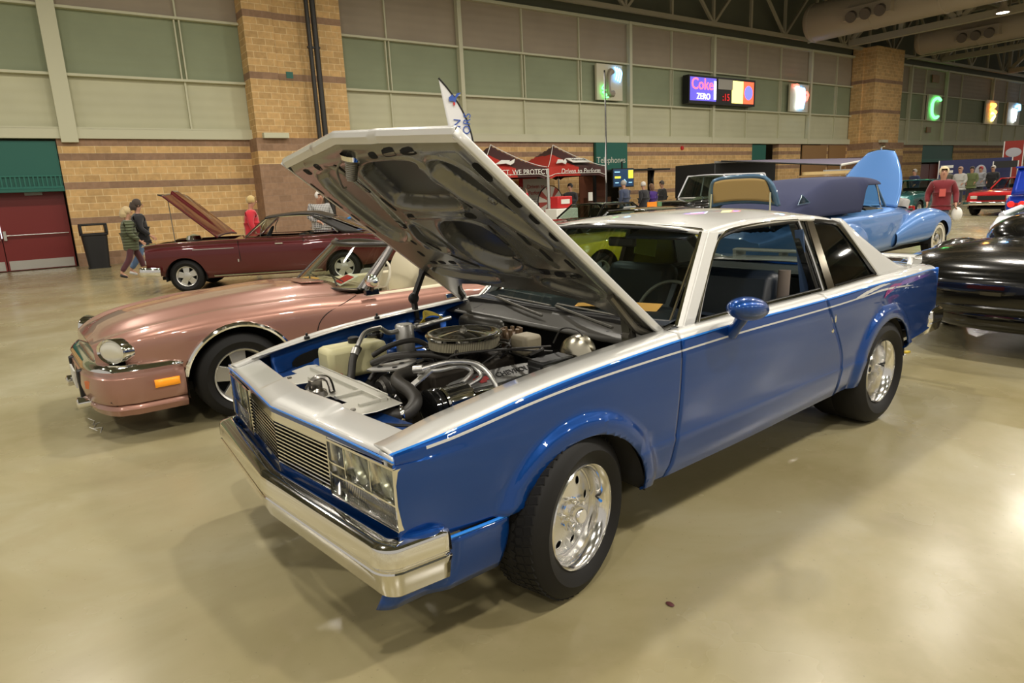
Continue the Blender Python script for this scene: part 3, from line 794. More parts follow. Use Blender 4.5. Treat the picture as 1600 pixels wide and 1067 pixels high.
# interior
def seat(parent, x, y, w, m, hr=True):
    b = MB(); b.box((x, y, .50), (.52, w, .16)); s1 = b.build('seat_cushion', m, parent, bev=.05)
    R = Matrix.Rotation(radians(-14), 3, 'Y').to_3x3()
    R = Matrix.Rotation(radians(14), 3, 'Y')
    b = MB(); b.box((x + .31, y, .80), (.14, w, .56), R); b.build('seat_back', m, parent, bev=.06)
seat(HERO, 1.50, -.37, .56, INTER); seat(HERO, 1.50, .37, .56, INTER)
MB().box((2.35, 0, .50), (.5, 1.3, .2)).build('rear_bench', INTER, HERO, bev=.05); MB().box((2.62, 0, .74), (.14, 1.35, .46), Matrix.Rotation(radians(15), 3, 'Y')).build('rear_bench_back', INTER, HERO, bev=.05)
b = MB(); b.grid(lambda u, v: (.70 + .36 * v, u * .74, .955 + .02 * sin(v * pi) - .10 * max(0, v - .8) * 5 * .2), lin(-1, 1, 20), lin(0, 1, 9)); b.box((1.08, 0, .82), (.06, 1.46, .26)); b.build('dashboard', INTER, HERO, bev=0)
MB().box((1.35, 0, .42), (1.6, 1.45, .03)).build('carpet', CARPET, HERO)
MB().box((.66, 0, .65), (.03, 1.5, .62)).build('firewall', UNDER, HERO)
M_ = Matrix.Translation((1.16, -.37, .90)) @ Matrix.Rotation(radians(-62), 4, 'Y')
b = MB(); b.xf(M_); N = 40
for k in range(1): b.tube([(.19 * cos(a), .19 * sin(a), 0) for a in lin(0, 2 * pi, N)], .010, 8, smooth=False, cap=False)
sw = b.build('steering_wheel', mat('wheel_grey', (.12, .12, .10), .35), HERO)
b = MB(); b.xf(M_); b.bar((-.19, 0, 0), (.19, 0, -.01), .03, .01); b.cyl((0, 0, -.03), (0, 0, .02), .05); b.cyl((0, 0, -.03), (0, 0, -.3), .03); b.build('steering_column', INTER, sw)
MB().box((1.24, -.0, 1.275), (.03, .20, .055)).build('rear_view_mirror', BLACK, HERO, bev=.01)
MB().box((1.20, -.34, 1.335), (.18, .40, .012), Matrix.Rotation(radians(-14), 3, 'Y')).build('sun_visor', INTER, HERO)
# seat belts
MB().bar((2.02, -.66, 1.30), (2.10, -.72, .60), .006, .05, up=(0, 1, 0)).build('seat_belt', mat('blue_belt', (.05, .09, .18), .7), HERO)
MB().cyl((1.80, -.70, .90), (1.81, -.70, 1.09), .033, n=14).build('belt_guide', mat('grey_brown_sleeve', (.13, .105, .09), .7), HERO)
# mirrors
def mirror(s):
    b = MB(); q = bmesh.new()
    b.ell((.985, s * .985, 1.02), (.135, .075, .056), 20, 14, Matrix.Rotation(radians(9), 3, 'Y'))
    mi = b.build('door_mirror', P_BLUE, HERO, smooth=80)
    b = MB(); b.tube([(1.01, s * .882, .885), (1.00, s * .925, .935), (.985, s * .965, .99)], [.034, .026, .034], 10); b.build('mirror_stalk', P_BLUE, mi, smooth=80)
mirror(-1); mirror(1)
# orange papers on the dash
o = MB().box((.885, -.44, .985), (.10, .20, .002), Euler((0, radians(-14), radians(18))).to_matrix()).build('paper_on_dash', PAPER_O); o.parent = None
DASHP = o; o.matrix_world = HERO.matrix_basis @ Matrix.Identity(4); tag(o, 'orange paper card lying on the dash by the steering wheel of the blue coupe', 'paper')
o2 = MB().box((.80, -.19, .984), (.10, .19, .002), Euler((0, 0, radians(35))).to_matrix()).build('paper_on_dash', PAPER_O); o2.matrix_world = HERO.matrix_basis; tag(o2, 'second orange paper card on the dash, nearer the middle of the windshield', 'paper')
# cowl
COWLM = mat('cowl_dark', (.03, .028, .022), .35, .3)
b = MB(); b.grid(lambda u, v: (.48 + .27 * v - .10 * (1 - u * u) * v, u * .765, .895 + .055 * v), lin(-1, 1, 20), lin(0, 1, 6)); b.build('cowl_panel', COWLM, HERO, solid=.01)
b = MB()
for i in range(14): b.box((.60, -.60 + i * .09, .928), (.09, .012, .004), Matrix.Rotation(radians(-12), 3, 'Y'))
b.build('cowl_vents', BLACK, HERO)
for y0, y1 in ((-.05, .50), (-.55, -.02)):
    b = MB(); b.tube([(.55, y0, .945), (.60, (y0 + y1) / 2, .965), (.68, y1, .975)], .008, 6); b.tube([(.66, y0 + .05, .978), (.69, y1, .985)], .006, 6, smooth=False); b.build('wiper_arm', mat('dull_wiper', (.10, .095, .08), .4, .5) if y0 > -.3 else bpy.data.materials['dull_wiper'], HERO)
# wheels ----------------------------------------------------------------
def tyre_prof(R, w, rim, bulge=.012):
    h = w / 2
    return [(rim, -h * .82), (rim + .012, -h * .94), ((R + rim) / 2, -h - bulge), (R - .035, -h * .98), (R - .012, -h * .88), (R, -h * .72), (R, -h * .05), (R - .004, 0), (R, h * .05), (R, h * .72), (R - .012, h * .88), (R - .035, h * .98), ((R + rim) / 2, h + bulge), (rim + .012, h * .94), (rim, h * .82)]
def tyre(R, w, rim, tread=True, nlug=56):
    """axis along Y, outer face toward -Y; centre at origin"""
    b = MB(); n = 96; prof = tyre_prof(R, w, rim)
    b.lathe([(r, h) for r, h in prof], (0, 0, 0), (0, -1, 0), n)
    if tread:
        for k in range(nlug):
            a = 2 * pi * k / nlug
            for j, (t0, t1) in enumerate(((-.385, -.25), (-.22, -.08), (-.055, .055), (.08, .22), (.25, .385))):
                aa = a + (.03 if j % 2 else 0); c_ = Vector(((R - .0025) * cos(aa), -(t0 + t1) / 2 * w, (R - .0025) * sin(aa)))
                Rm = Matrix.Rotation(-aa, 3, 'Y'); Rz = Rm @ Matrix.Rotation(radians(18 * (1 if j > 2 else -1)), 3, 'X')
                b.box(c_, (.009, (t1 - t0) * w, 2 * pi * R / nlug * .72), Rz)
    return b
def rim_lathe(prof, n=64): b = MB(); b.lathe(prof, (0, 0, 0), (0, -1, 0), n); return b
def hero_wheel(name, x, s, R, w, rimr, steer, camber=0, front=True):
    yc = .905 - w / 2 if not front else .935 - w / 2
    t = bpy.data.objects.new(name, None); COL.objects.link(t); t.parent = HERO; t.location = (x, s * yc, R)
    t.rotation_euler = (0, 0, radians(steer) + (pi if s > 0 else 0))
    tyre(R, w, rimr + .004, front).build('tyre', RUBBER, t, smooth=40)
    h = w / 2
    rp = [(rimr + .006, h * .95), (rimr + .010, h * .90), (rimr - .004, h * .86), (rimr - .012, h * .70), (rimr - .020, h * .60), (rimr - .022, h * .2 if front else -h * .1), (rimr - .04, (h * .12 if front else -h * .15)), (rimr - .045, -h * .8)]
    rim_lathe(rp).build('rim', ALUM, t, smooth=50)
    d0 = h * .16 if front else -h * .02
    b = MB(); rr = rimr - .028; nh = 8 if front else 8; hr = .017 if front else .02; rh = rr * .74; N = 128
    # disc with real round windows: radial grid with snapped holes
    def inside(p):
        for k in range(nh):
            a = 2 * pi * k / nh + .2
            if (p.x - rh * cos(a)) ** 2 + (p.z - rh * sin(a)) ** 2 < hr * hr: return True
        return False
    def snap(p):
        for k in range(nh):
            a = 2 * pi * k / nh + .2; cx, cz = rh * cos(a), rh * sin(a); d = sqrt((p.x - cx) ** 2 + (p.z - cz) ** 2)
            if d < hr: d = d or 1e-5; return (cx + (p.x - cx) * hr / d, p.y, cz + (p.z - cz) * hr / d)
        return p
    def fd(a, r): return (r * cos(a), -(d0 + .022 * (1 - (r / rr) ** 2) * (1 if front else .3)), r * sin(a))
    b.grid(fd, lin(0, 2 * pi, N + 1), lin(.03, rr, 20), (inside, snap)); b.build('wheel_disc', DISC, t, solid=.006)
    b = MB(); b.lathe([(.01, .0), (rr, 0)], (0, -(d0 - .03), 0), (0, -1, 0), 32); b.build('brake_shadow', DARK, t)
    L = .07 if front else .09
    b = MB(); b.lathe([(.062, 0), (.060, .018), (.036, .028), (.034, L - .008), (.028, L), (.0, L)], (0, -(d0 + .012), 0), (0, -1, 0), 24); hub = b.build('hub', ALUM, t)
    if not front:
        MB().lathe([(.018, L + .001), (0, L + .001)], (0, -(d0 + .012), 0), (0, -1, 0), 16).build('hub_bore', DARK, hub)
    for k in range(5):
        a = 2 * pi * k / 5 + .5; c_ = Vector((.052 * cos(a) * 1.12, -(d0 + .02), .052 * sin(a) * 1.12))
        nut = MB().lathe([(.014, 0), (.014, .006), (.010, .008), (.010, .03), (.007, .036), (0, .036)], c_, (0, -1, 0), 6 + 6).build('lug_nut', CHROME, t)
        if front:
            a2 = a + pi / 5; MB().lathe([(.009, .0), (.009, .003), (0, .003)], (.05 * cos(a2) * 1.1, -(d0 + .026), .05 * sin(a2) * 1.1), (0, -1, 0), 12).build('blue_stud', P_PIN, t)
    b = MB(); b.cyl((rimr - .024, -h * .45, 0), (rimr - .045, -h * .45 - .03, 0), .0045); v = b.build('valve_stem', BLACK, t); MB().cyl((rimr - .045, -h * .45 - .03, 0), (rimr - .052, -h * .45 - .042, 0), .006).build('valve_cap', P_PIN if front else BLACK, v)
    return t
STEER = 13
hero_wheel('front_wheel', -.055, -1, .328, .225, .205, STEER); hero_wheel('front_wheel', -.055, 1, .328, .225, .205, STEER)
hero_wheel('rear_wheel', 2.722, -1, .345, .36, .198, 0, front=False); hero_wheel('rear_wheel', 2.722, 1, .345, .36, .198, 0, front=False)

# painted swirls on the quarter panel
def on_side(x, z, s=-1, off=.0025):
    best = min(((abs(side_pt(x, v, .435 if x > 2.7 else .31, s)[2] - z), side_pt(x, v, .435 if x > 2.7 else .31, s)) for v in np.linspace(6, 16, 120)), key=lambda q: q[0])[1]; return Vector(best) + Vector((0, s * (off + .006), 0))
M_MAG = paint('magenta_swirl', (.25, .01, .16), .2, .3); M_VIO = paint('violet_swirl', (.10, .04, .30), .2, .3)
def swirl(name, m, pts, wid):
    P = catmull([(x, 0, z) for x, z in pts], 8); b = MB(); rows = []
    for i, p in enumerate(P):
        w = wid * sin(pi * (i + .3) / (len(P) - .4)) * .5; rows.append([b.av(on_side(p.x, p.z + w)), b.av(on_side(p.x, p.z - w))])
    for a, c_ in zip(rows, rows[1:]): b.af((a[0], a[1], c_[1], c_[0]))
    b.build(name, m, HERO)
swirl('silver_swirl', P_SILV, [(2.25, .874), (2.42, .895), (2.62, .912), (2.78, .914)], .018)
swirl('silver_swirl', P_SILV, [(2.35, .874), (2.6, .886), (2.85, .880), (3.15, .858)], .012)
swirl('magenta_swirl', M_MAG, [(2.66, .835), (2.72, .865), (2.82, .888), (2.95, .893)], .034)
swirl('violet_swirl', M_VIO, [(2.80, .878), (3.0, .897), (3.25, .893), (3.55, .880)], .030)

o = MB().box((0, 0, 0), (.24, .006, .13), Matrix.Rotation(radians(12), 3, 'Y')).build('hanging_paper', mat('yellow_green_paper', (.42, .50, .06), .7)); o.parent = None
o.matrix_world = HERO.matrix_basis @ Matrix.Translation((2.17, .60, 1.15)); tag(o, 'yellow-green paper sheet hanging inside the far rear window of the blue coupe', 'paper')
# ------------------------------------------------------------------ raised hood
TH = radians(38.72); HO = Vector((.642, 0, .944))
def hp(s_, t_, n_): return (HO.x - s_ * cos(TH) - n_ * sin(TH), t_, HO.z + s_ * sin(TH) - n_ * cos(TH))
def s_rear(t):
    return interp([(0, .30), (.3, .30), (.45, .28), (.55, .235), (.66, .14), (.72, .05), (.78, 0)], abs(t + .0))
def s_front(t): return 1.449 - .094 * abs(t) / .775
def pip(poly, x, y):
    ins = False; n = len(poly); dm = 9
    for i in range(n):
        x1, y1 = poly[i]; x2, y2 = poly[(i + 1) % n]
        if (y1 > y) != (y2 > y) and x < (x2 - x1) * (y - y1) / (y2 - y1) + x1: ins = not ins
        dx, dy = x2 - x1, y2 - y1; L = dx * dx + dy * dy; tt = max(0, min(1, ((x - x1) * dx + (y - y1) * dy) / L)) if L else 0
        dm = min(dm, sqrt((x - x1 - tt * dx) ** 2 + (y - y1 - tt * dy) ** 2))
    return dm if ins else -dm
def rnd(poly, k=2):
    for _ in range(k):
        q = []
        for i in range(len(poly)):
            a, b = poly[i], poly[(i + 1) % len(poly)]
            q += [(a[0] * .75 + b[0] * .25, a[1] * .75 + b[1] * .25), (a[0] * .25 + b[0] * .75, a[1] * .25 + b[1] * .75)]
        poly = q
    return poly
REC = [(rnd([(1.30, .04), (1.285, -.39), (1.24, -.43), (1.01, -.41), (.99, -.36), (1.0, .09), (1.09, .10)], 2), .060, .045),
       (rnd([(.89, -.12), (.89, -.31), (.83, -.42), (.61, -.375), (.54, -.31), (.505, -.18), (.555, -.03), (.70, .02), (.82, -.03)], 2), .062, .04),
       (rnd([(1.27, -.50), (1.25, -.64), (1.12, -.675), (.76, -.70), (.70, -.68), (.98, -.54), (1.16, -.46)], 2), .045, .035),
       (rnd([(1.24, .56), (1.30, .30), (1.24, .24), (.96, .27), (.78, .36), (.70, .56), (.90, .62)], 2), .030, .06),
       (rnd([(.46, -.02), (.46, .56), (.38, .58), (.36, .0)]), .020, .03), (rnd([(.46, -.38), (.46, -.66), (.30, -.66), (.38, -.36)]), .020, .03),
       (rnd([(.86, .13), (.87, .22), (.66, .30), (.62, .10)]), .016, .03)]
RIDGE = [((.50, .20), (.47, -.30), .03, .012), ((.50, -.34), (.51, -.64), .03, .010), ((.94, -.34), (.93, .12), .035, .010), ((1.25, -.44), (.58, -.58), .026, .010), ((1.25, .16), (.66, .33), .026, .008), ((1.33, .5), (1.34, -.5), .03, .008)]
def relief(s_, t_):
    n = .036
    for poly, dep, w in REC:
        xs = [p[0] for p in poly]; ys = [p[1] for p in poly]
        if s_ < min(xs) - .06 or s_ > max(xs) + .06 or t_ < min(ys) - .06 or t_ > max(ys) + .06: continue
        d = pip(poly, s_, t_); w *= .6; n -= min(dep, .058) * sm((d + w * .4) / w)
        n += .009 * max(0, 1 - abs(d + w * .4 + .012) / .016)
    for (a0, b0), (a1, b1), w, hgt in RIDGE:
        dx, dy = a1 - a0, b1 - b0; L = dx * dx + dy * dy; tt = max(0, min(1, ((s_ - a0) * dx + (t_ - b0) * dy) / L)); d = sqrt((s_ - a0 - tt * dx) ** 2 + (t_ - b0 - tt * dy) ** 2)
        n += hgt * (1 - sm(d / w))
    e = .765 - abs(t_); n -= .022 * (1 - sm(e / .045))
    f_ = s_front(t_) - s_; n -= .022 * (1 - sm(f_ / .07))
    if abs(t_) > .30: pass
    return max(-.024, n)
hood = bpy.data.objects.new('hood', None); 
def skinp(u, v, n=0.):
    t = -.775 + 1.55 * v; s0 = s_rear(t); s1 = s_front(t) + .012
    s_ = s0 + (s1 - s0) * u
    return hp(s_, t, n - .036 * sm((.775 - abs(t)) / .12) * sm(min(u, 1 - u) / .10))
b = MB(); b.grid(lambda u, v: skinp(u, v, -.004), lin(0, 1, 30), lin(0, 1, 50))
hood = b.build('hood', P_SILV, HERO, smooth=50)
b = MB()
NU, NV = 190, 170
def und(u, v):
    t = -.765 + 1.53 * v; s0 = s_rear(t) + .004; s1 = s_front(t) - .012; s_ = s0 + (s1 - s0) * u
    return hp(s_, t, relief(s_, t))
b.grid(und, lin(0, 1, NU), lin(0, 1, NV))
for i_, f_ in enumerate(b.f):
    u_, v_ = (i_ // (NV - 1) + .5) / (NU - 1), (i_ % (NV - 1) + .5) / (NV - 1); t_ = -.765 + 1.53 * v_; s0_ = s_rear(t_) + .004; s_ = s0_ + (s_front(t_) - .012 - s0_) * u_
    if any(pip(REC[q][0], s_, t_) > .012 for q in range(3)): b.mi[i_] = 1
b.build('inner_frame', [SP_UNDER, mat('hood_recess_dark', (.026, .027, .028), .35, .2, coat=.35, coat_r=.2)], hood, smooth=70)  # floors of the main hood recesses get a darker material than the frame
# skin flanges: sides, front lip, rear edge
b = MB()
for s in (-1, 1):
    v = 0 if s < 0 else 1
    b.grid(lambda u, w: (lambda q: hp(q[0], s * q[1], q[2]))((s_rear(.775) + (s_front(.775) + .012 - s_rear(.775)) * u, .775 + (.002 if 0 < w < 3 else 0), (-.006, .0, .020, .027)[w])), lin(0, 1, 20), range(4))
    b.grid(lambda u, w: hp(s_rear(.775) + (s_front(.775) - s_rear(.775)) * u, s * (.775 - .018 * w), .027), lin(0, 1, 20), (0, 1))
b.grid(lambda t, w: hp(s_front(t) + (.014, .016, .006, -.016, -.022, -.030)[w], t, (-.008, .004, .020, .027, .030, .020)[w] + .004 * sm((.30 - abs(t)) / .03)), lin(-.775, .775, 80), range(6))
b.build('hood_flange', P_SILV, hood, smooth=40, solid=.002)
b = MB(); b.grid(lambda t, w: hp(s_rear(t) + (.0, .004)[w], t, (-.008, .024)[w]), lin(-.77, .77, 60), (0, 1)); b.build('rear_edge', SP_UNDER, hood, smooth=50, solid=.002)
# slots: flat dark ovals on the frame, shade of the holes put into colour
SL = [(1.297, .561, .02, .03), (1.325, .371, .02, .03), (1.344, -.20, .016, .03), (1.344, -.327, .020, .045), (1.333, -.455, .020, .045), (1.18, -.735, .05, .012), (1.008, -.742, .035, .012), (.897, -.745, .03, .012), (.779, -.748, .03, .012),
      (1.282, .20, .045, .011), (1.173, .185, .05, .012), (1.027, .17, .05, .013), (.874, .27, .035, .016), (.935, .08, .02, .03), (.935, -.385, .02, .03), (1.176, -.43, .05, .011), (1.03, -.455, .045, .012), (.87, -.504, .05, .011), (.777, -.573, .045, .011), (.80, -.43, .07, .007),
      (.66, -.60, .045, .012), (.588, .48, .025, .016), (.505, .46, .014, .03), (.513, .367, .014, .03), (.524, .255, .014, .03), (.525, -.47, .014, .035), (.519, -.568, .014, .035), (.51, -.657, .014, .03), (.60, -.69, .035, .012), (1.17, .70, .045, .009), (1.051, .705, .05, .009), (.92, .70, .03, .009), (.81, .70, .035, .009), (.70, .40, .02, .012)]
for s_, t_, a, c_ in SL:
    n0 = relief(s_, t_); b = MB(); pr = []
    N = 14
    R1 = []; R2 = []
    for k in range(N):
        q = 2 * pi * k / N; ca, sa = cos(q), sin(q); f = (abs(ca) ** 4 + abs(sa) ** 4) ** -.25
        ds, dt = a * ca * f, c_ * sa * f
        R1.append(b.av(hp(s_ + ds, t_ + dt, relief(s_ + ds, t_ + dt) + .0016))); 
    b.af(R1); b.build('hood_slot', DARK, hood, smooth=0)
# latch spring, hook and prop details
b = MB(); N = 120; ax0 = Vector(hp(1.345, .0, .03)); dr = Vector((.05, .32, -1)).normalized(); x_, y_, _ = frame_from(dr)
b.tube([ax0 + dr * (.10 * k / N) + x_ * (.028 - .008 * k / N) * cos(k * .62) + y_ * (.028 - .008 * k / N) * sin(k * .62) for k in range(N)], .0042, 6, smooth=False)
b.build('latch_spring', STEEL, hood, smooth=60)
b = MB(); b.lathe([(.055, 0), (.05, .02), (.032, .03), (.03, .02)], hp(1.345, .0, .02), dr, 20); b.build('spring_seat', CHROME, hood)
b = MB(); b.tube([hp(1.34, .10, .04), hp(1.30, .20, .055), hp(1.22, .26, .08), hp(1.18, .33, .05)], .006, 6); b.build('safety_hook', STEEL, hood)
b = MB(); b.tube([hp(.86, .30, .034), hp(.76, .31, .032), hp(.62, .20, .036), hp(.50, .02, .040)], .0035, 5); b.tube([hp(.62, -.34, .036), hp(.55, -.40, .038), hp(.52, -.46, .04)], .004, 5); b.build('washer_hose', BLACK, hood)
for s_, t_ in ((1.28, -.60), (1.02, -.62)): MB().lathe([(.022, 0), (.02, .006), (.008, .008)], hp(s_, t_, .03), Vector(hp(0, 0, 1)) - Vector(hp(0, 0, 0)), 16).build('rubber_stop', SP_UNDER, hood)
# hinges
HINGE = mat('hinge_steel', (.13, .12, .095), .4, .6)
for s, m in ((-1, HINGE), (1, BLACK)):
    b = MB()
    if s < 0:
        b.bar((.50, -.70, .80), (.50, -.70, 1.00), .022, .045, up=(0, 1, 0)); b.bar((.50, -.69, .92), (.47, -.69, 1.105), .02, .045, up=(0, 1, 0)); b.bar((.40, -.70, .83), (.50, -.70, .93), .02, .04, up=(0, 1, 0))
        b.cyl((.50, -.715, .93), (.50, -.675, .93), .028); b.cyl((.47, -.715, 1.09), (.47, -.675, 1.09), .03); b.box((.46, -.69, 1.10), (.16, .02, .04), Matrix.Rotation(TH, 3, 'Y'))
        b.tube([hp(.03, -.735, .035), hp(.12, -.735, .065), hp(.2, -.735, .06), hp(.36, -.735, .04)], .018, 8)
    else:
        b.bar((.27, .76, .80), (.255, .76, 1.0), .022, .036, up=(0, 1, 0)); b.bar((.255, .76, 1.0), (.33, .755, 1.15), .022, .036, up=(0, 1, 0)); b.ell((.255, .76, 1.0), (.035, .02, .035)); b.bar((.32, .755, 1.155), (.42, .755, 1.10), .02, .05, up=(0, 1, 0))
    b.build('hood_hinge', m, HERO, smooth=40)

# ------------------------------------------------------------------ engine bay
CAST = mat('cast_iron', (.06, .05, .04), .6, .5)
for s in (-1, 1):
    b = MB()
    def fi(u, v):
        x = -.62 + 1.24 * u
        w = [(.765, .0, 0), (.762, -.05, 0), (.735, -.10, 0), (.70, -.16, .01), (.64, -.24, .0), (.56, -.34, 0)][int(v)]
        zt_ = cinterp(ZT, x) + .02
        arch = .10 * max(0, 1 - ((x - .0) / .42) ** 2) if v >= 4 else 0
        rib = .006 * (sin(x * 30) > .6)
        return (x, s * (w[0] - rib * (v in (2, 3))), zt_ + w[1] + arch - (.0 if v < 1 else .02))
    b.grid(fi, lin(0, 1, 60), range(6)); ifr = b.build('inner_fender', P_BLUE, HERO, smooth=40, solid=.004)
    if s > 0:
        MB().prism(rnd([(-.52, .70), (-.52, .80), (-.20, .83), (-.20, .72)]), lambda a, c_, t: (a, .738 + t, c_), -.004, 0).build('fender_opening', DARK, ifr)
        b = MB(); b.grid(lambda u, v: (-.72 + 1.35 * u, .765 - .03 * v, cinterp(ZT, -.72 + 1.35 * u) + .029 - .004 * v), lin(0, 1, 30), (0, 1)); fl = b.build('fender_flange', P_SILV, ifr, solid=.003)
    for x in ((-.42, .0) if s > 0 else ()):
        MB().lathe([(.016, 0), (.014, .012), (.007, .016), (.006, .03), (0, .03)], (x, s * .748, cinterp(ZT, x) + .03), (0, 0, 1), 12).build('hood_bumper', BLACK, ifr)
# wheel houses poke up: blue aprons over them
b = MB(); b.grid(lambda u, v: (nosex(v) + .12 + (.18) * u, v, .755 - .06 * sin(u * pi) * .4 - .012 * u), lin(0, 1, 6), lin(-.74, .74, 30)); b.build('nose_deck', P_BLUE2, HERO, solid=.004)
M_SUP = mat('support_silver', (.55, .54, .48), .42, .45)
def supz(a, c_): return .772 + .012 * (abs(a + .50) < .012) + .008 * (abs(c_ - .08) < .02)
b = MB(); SUPP = [(-.69, .44), (-.60, .46), (-.60, .53), (-.50, .58), (-.46, .56), (-.455, .16), (-.44, .10), (-.45, -.16), (-.47, -.20), (-.47, -.34), (-.60, -.36), (-.69, -.34), (-.70, -.18), (-.63, -.16), (-.64, -.02), (-.71, -.02), (-.71, .14), (-.61, .16), (-.61, .26), (-.69, .28)]
b.prism(SUPP, lambda a, c_, t: (a, c_, .768 + t), 0, .005)
b.box((-.515, .10, .780), (.03, .74, .020)); b.box((-.49, .10, .778), (.012, .74, .014)); b.box((-.585, -.08, .779), (.12, .026, .016)); b.box((-.555, .30, .779), (.10, .024, .016)); b.box((-.56, -.25, .778), (.12, .022, .014)); b.box((-.462, .15, .764), (.006, .7, .03))
rs = b.build('radiator_support', M_SUP, HERO, smooth=30, bev=.004)
for x, y in ((-.66, .40), (-.48, .50), (-.48, -.12), (-.66, -.28), (-.63, .2), (-.5, .3)): MB().lathe([(.012, 0), (.011, .007), (.0, .008)], (x, y, .773), (0, 0, 1), 6).build('bolt', STEEL, rs)
b = MB(); b.box((-.665, .07, .80), (.05, .03, .06)); b.tube([(-.69, .10, .79), (-.66, .07, .835), (-.62, .04, .83), (-.62, .0, .78)], .014, 8); b.lathe([(.035, 0), (.03, .02), (.012, .03)], (-.67, .02, .775), (0, 0, 1), 16); b.build('hood_latch', mat('dull_chrome', (.35, .33, .30), .25, 1.), HERO)
MB().box((-.47, .04, .53), (.05, .8, .36)).build('radiator', BLACK, HERO)
b = MB(); b.tube([(-.69, -.05, .785), (-.70, -.3, .78), (-.68, -.46, .775), (-.60, -.60, .775), (-.48, -.70, .78)], .006, 6); b.build('release_cable', BLACK, HERO)
# engine block
b = MB(); b.box((.08, 0, .52), (.62, .42, .34)); b.box((.06, 0, .72), (.5, .24, .14)); b.build('engine_block', CAST, HERO, bev=.02)
def valve_cover(s):
    b = MB(); R = Matrix.Rotation(radians(-32 * s), 3, 'X')
    prof = rnd([(-.29, -.055), (.29, -.055), (.29, .055), (-.29, .055)], 2)
    c0 = Vector((.07, s * .235, .715))
    M = Matrix.Translation(c0) @ R.to_4x4(); b.xf(M)
    b.prism(prof, lambda a, c_, t: (a, c_, t), -.03, .035); 
    q = MB(); q.xf(M); q.prism([(p[0] * .96, p[1] * .8) for p in prof], lambda a, c_, t: (a, c_, t), .033, .05)
    vc = b.build('valve_cover', CHROME if s < 0 else CHROME, HERO, smooth=30, bev=.006); q.build('cover_top', mat('satin_cover', (.34, .34, .33), .3, .7) if s < 0 else bpy.data.materials['satin_cover'], vc, smooth=30, bev=.004)
    return M, vc
M1, vc1 = valve_cover(-1); valve_cover(1)
Mt = M1 @ plane_M((.04, -.042, .0518), (1, 0, 0), (0, 1, 0))
Mt = HERO and (Matrix.Translation((.13, -.285, .728)) @ Matrix(((1, 0, 0), (0, cos(radians(58)), -sin(radians(58))), (0, sin(radians(58)), cos(radians(58))))).to_4x4())
Mlab = M1 @ Matrix.Translation((.02, .0, .0512))
text_mb('CHEVROLET', .042, Mlab @ Matrix.Translation((.10, 0, 0)), .001, font_scale=1.05).build('cover_lettering', mat('black_letters', (.01, .01, .01), .4), vc1, smooth=0)
b = MB(); bt = [(-.05, .0), (-.042, .013), (-.018, .013), (-.018, .022), (.018, .022), (.018, .013), (.05, .013), (.042, 0), (.05 - .008, -.013), (.018, -.013), (.018, -.022), (-.018, -.022), (-.018, -.013), (-.05, -.013)]
bt = [(-.052, -.012), (-.040, .012), (-.018, .012), (-.018, .022), (.018, .022), (.018, .012), (.052, .012), (.040, -.012), (.018, -.012), (.018, -.022), (-.018, -.022), (-.018, -.012)]
b.prism([(a - .105, c_) for a, c_ in bt], lambda a, c_, t: Mlab @ Vector((a, c_, t)), 0, .0015); b.build('bowtie_emblem', RED, vc1, smooth=0)
# air cleaner
AC = (.10, .03, .855)
def m_pleat():
    m = mat('pleated_filter', (.42, .38, .26), .8); n = NB(m); v = n.coord('Object'); X = n.xyz(v)
    an = n.math('ARCTAN2', n.math('SUBTRACT', X[1], AC[1]), n.math('SUBTRACT', X[0], AC[0])); w = n.math('SINE', n.math('MULTIPLY', an, 130))
    n.l(n.mix(n.math('MULTIPLY_ADD', w, .5, .5), (.10, .085, .05), (.46, .42, .30)), n.b.inputs['Base Color']); return m
b = MB(); b.lathe([(.178, 0), (.178, .052)], AC, (0, 0, 1), 64); acf = b.build('air_filter', m_pleat(), HERO)
b = MB(); b.lathe([(.19, -.004), (.192, .004), (.186, -.006), (.05, -.02)], AC, (0, 0, 1), 64); b.build('filter_base', BLACKG, acf)
b = MB(); b.lathe([(.178, .048), (.190, .050), (.192, .060), (.186, .066), (.165, .066), (.150, .055), (.12, .050), (.10, .056), (.05, .068), (.02, .074), (0, .074)], AC, (0, 0, 1), 64)
for k in range(0): pass
al = b.build('air_cleaner_lid', mat('dark_chrome', (.60, .59, .54), .10, 1.), acf, smooth=50)
MB().lathe([(.02, .072), (.016, .086), (.006, .09), (.006, .1), (0, .1)], AC, (0, 0, 1), 8).build('wing_nut', STEEL, al)
b = MB(); b.lathe([(.07, -.09), (.075, -.02)], AC, (0, 0, 1), 20, cap0=True); b.build('carburettor', CAST, HERO)
# coolant jug
b = MB(); b.box((-.235, .60, .755), (.34, .17, .17)); jug = b.build('coolant_reservoir', mat('translucent_jug', (.66, .62, .36), .4, spec=.4), HERO, bev=.03)
MB().lathe([(.028, 0), (.03, .004), (.03, .028), (.024, .032), (0, .032)], (-.225, .60, .84), (0, 0, 1), 18).build('cap', BLACK, jug)
MB().cyl((-.36, .50, .70), (-.38, .48, .70), .017).build('red_plug', RED, jug)
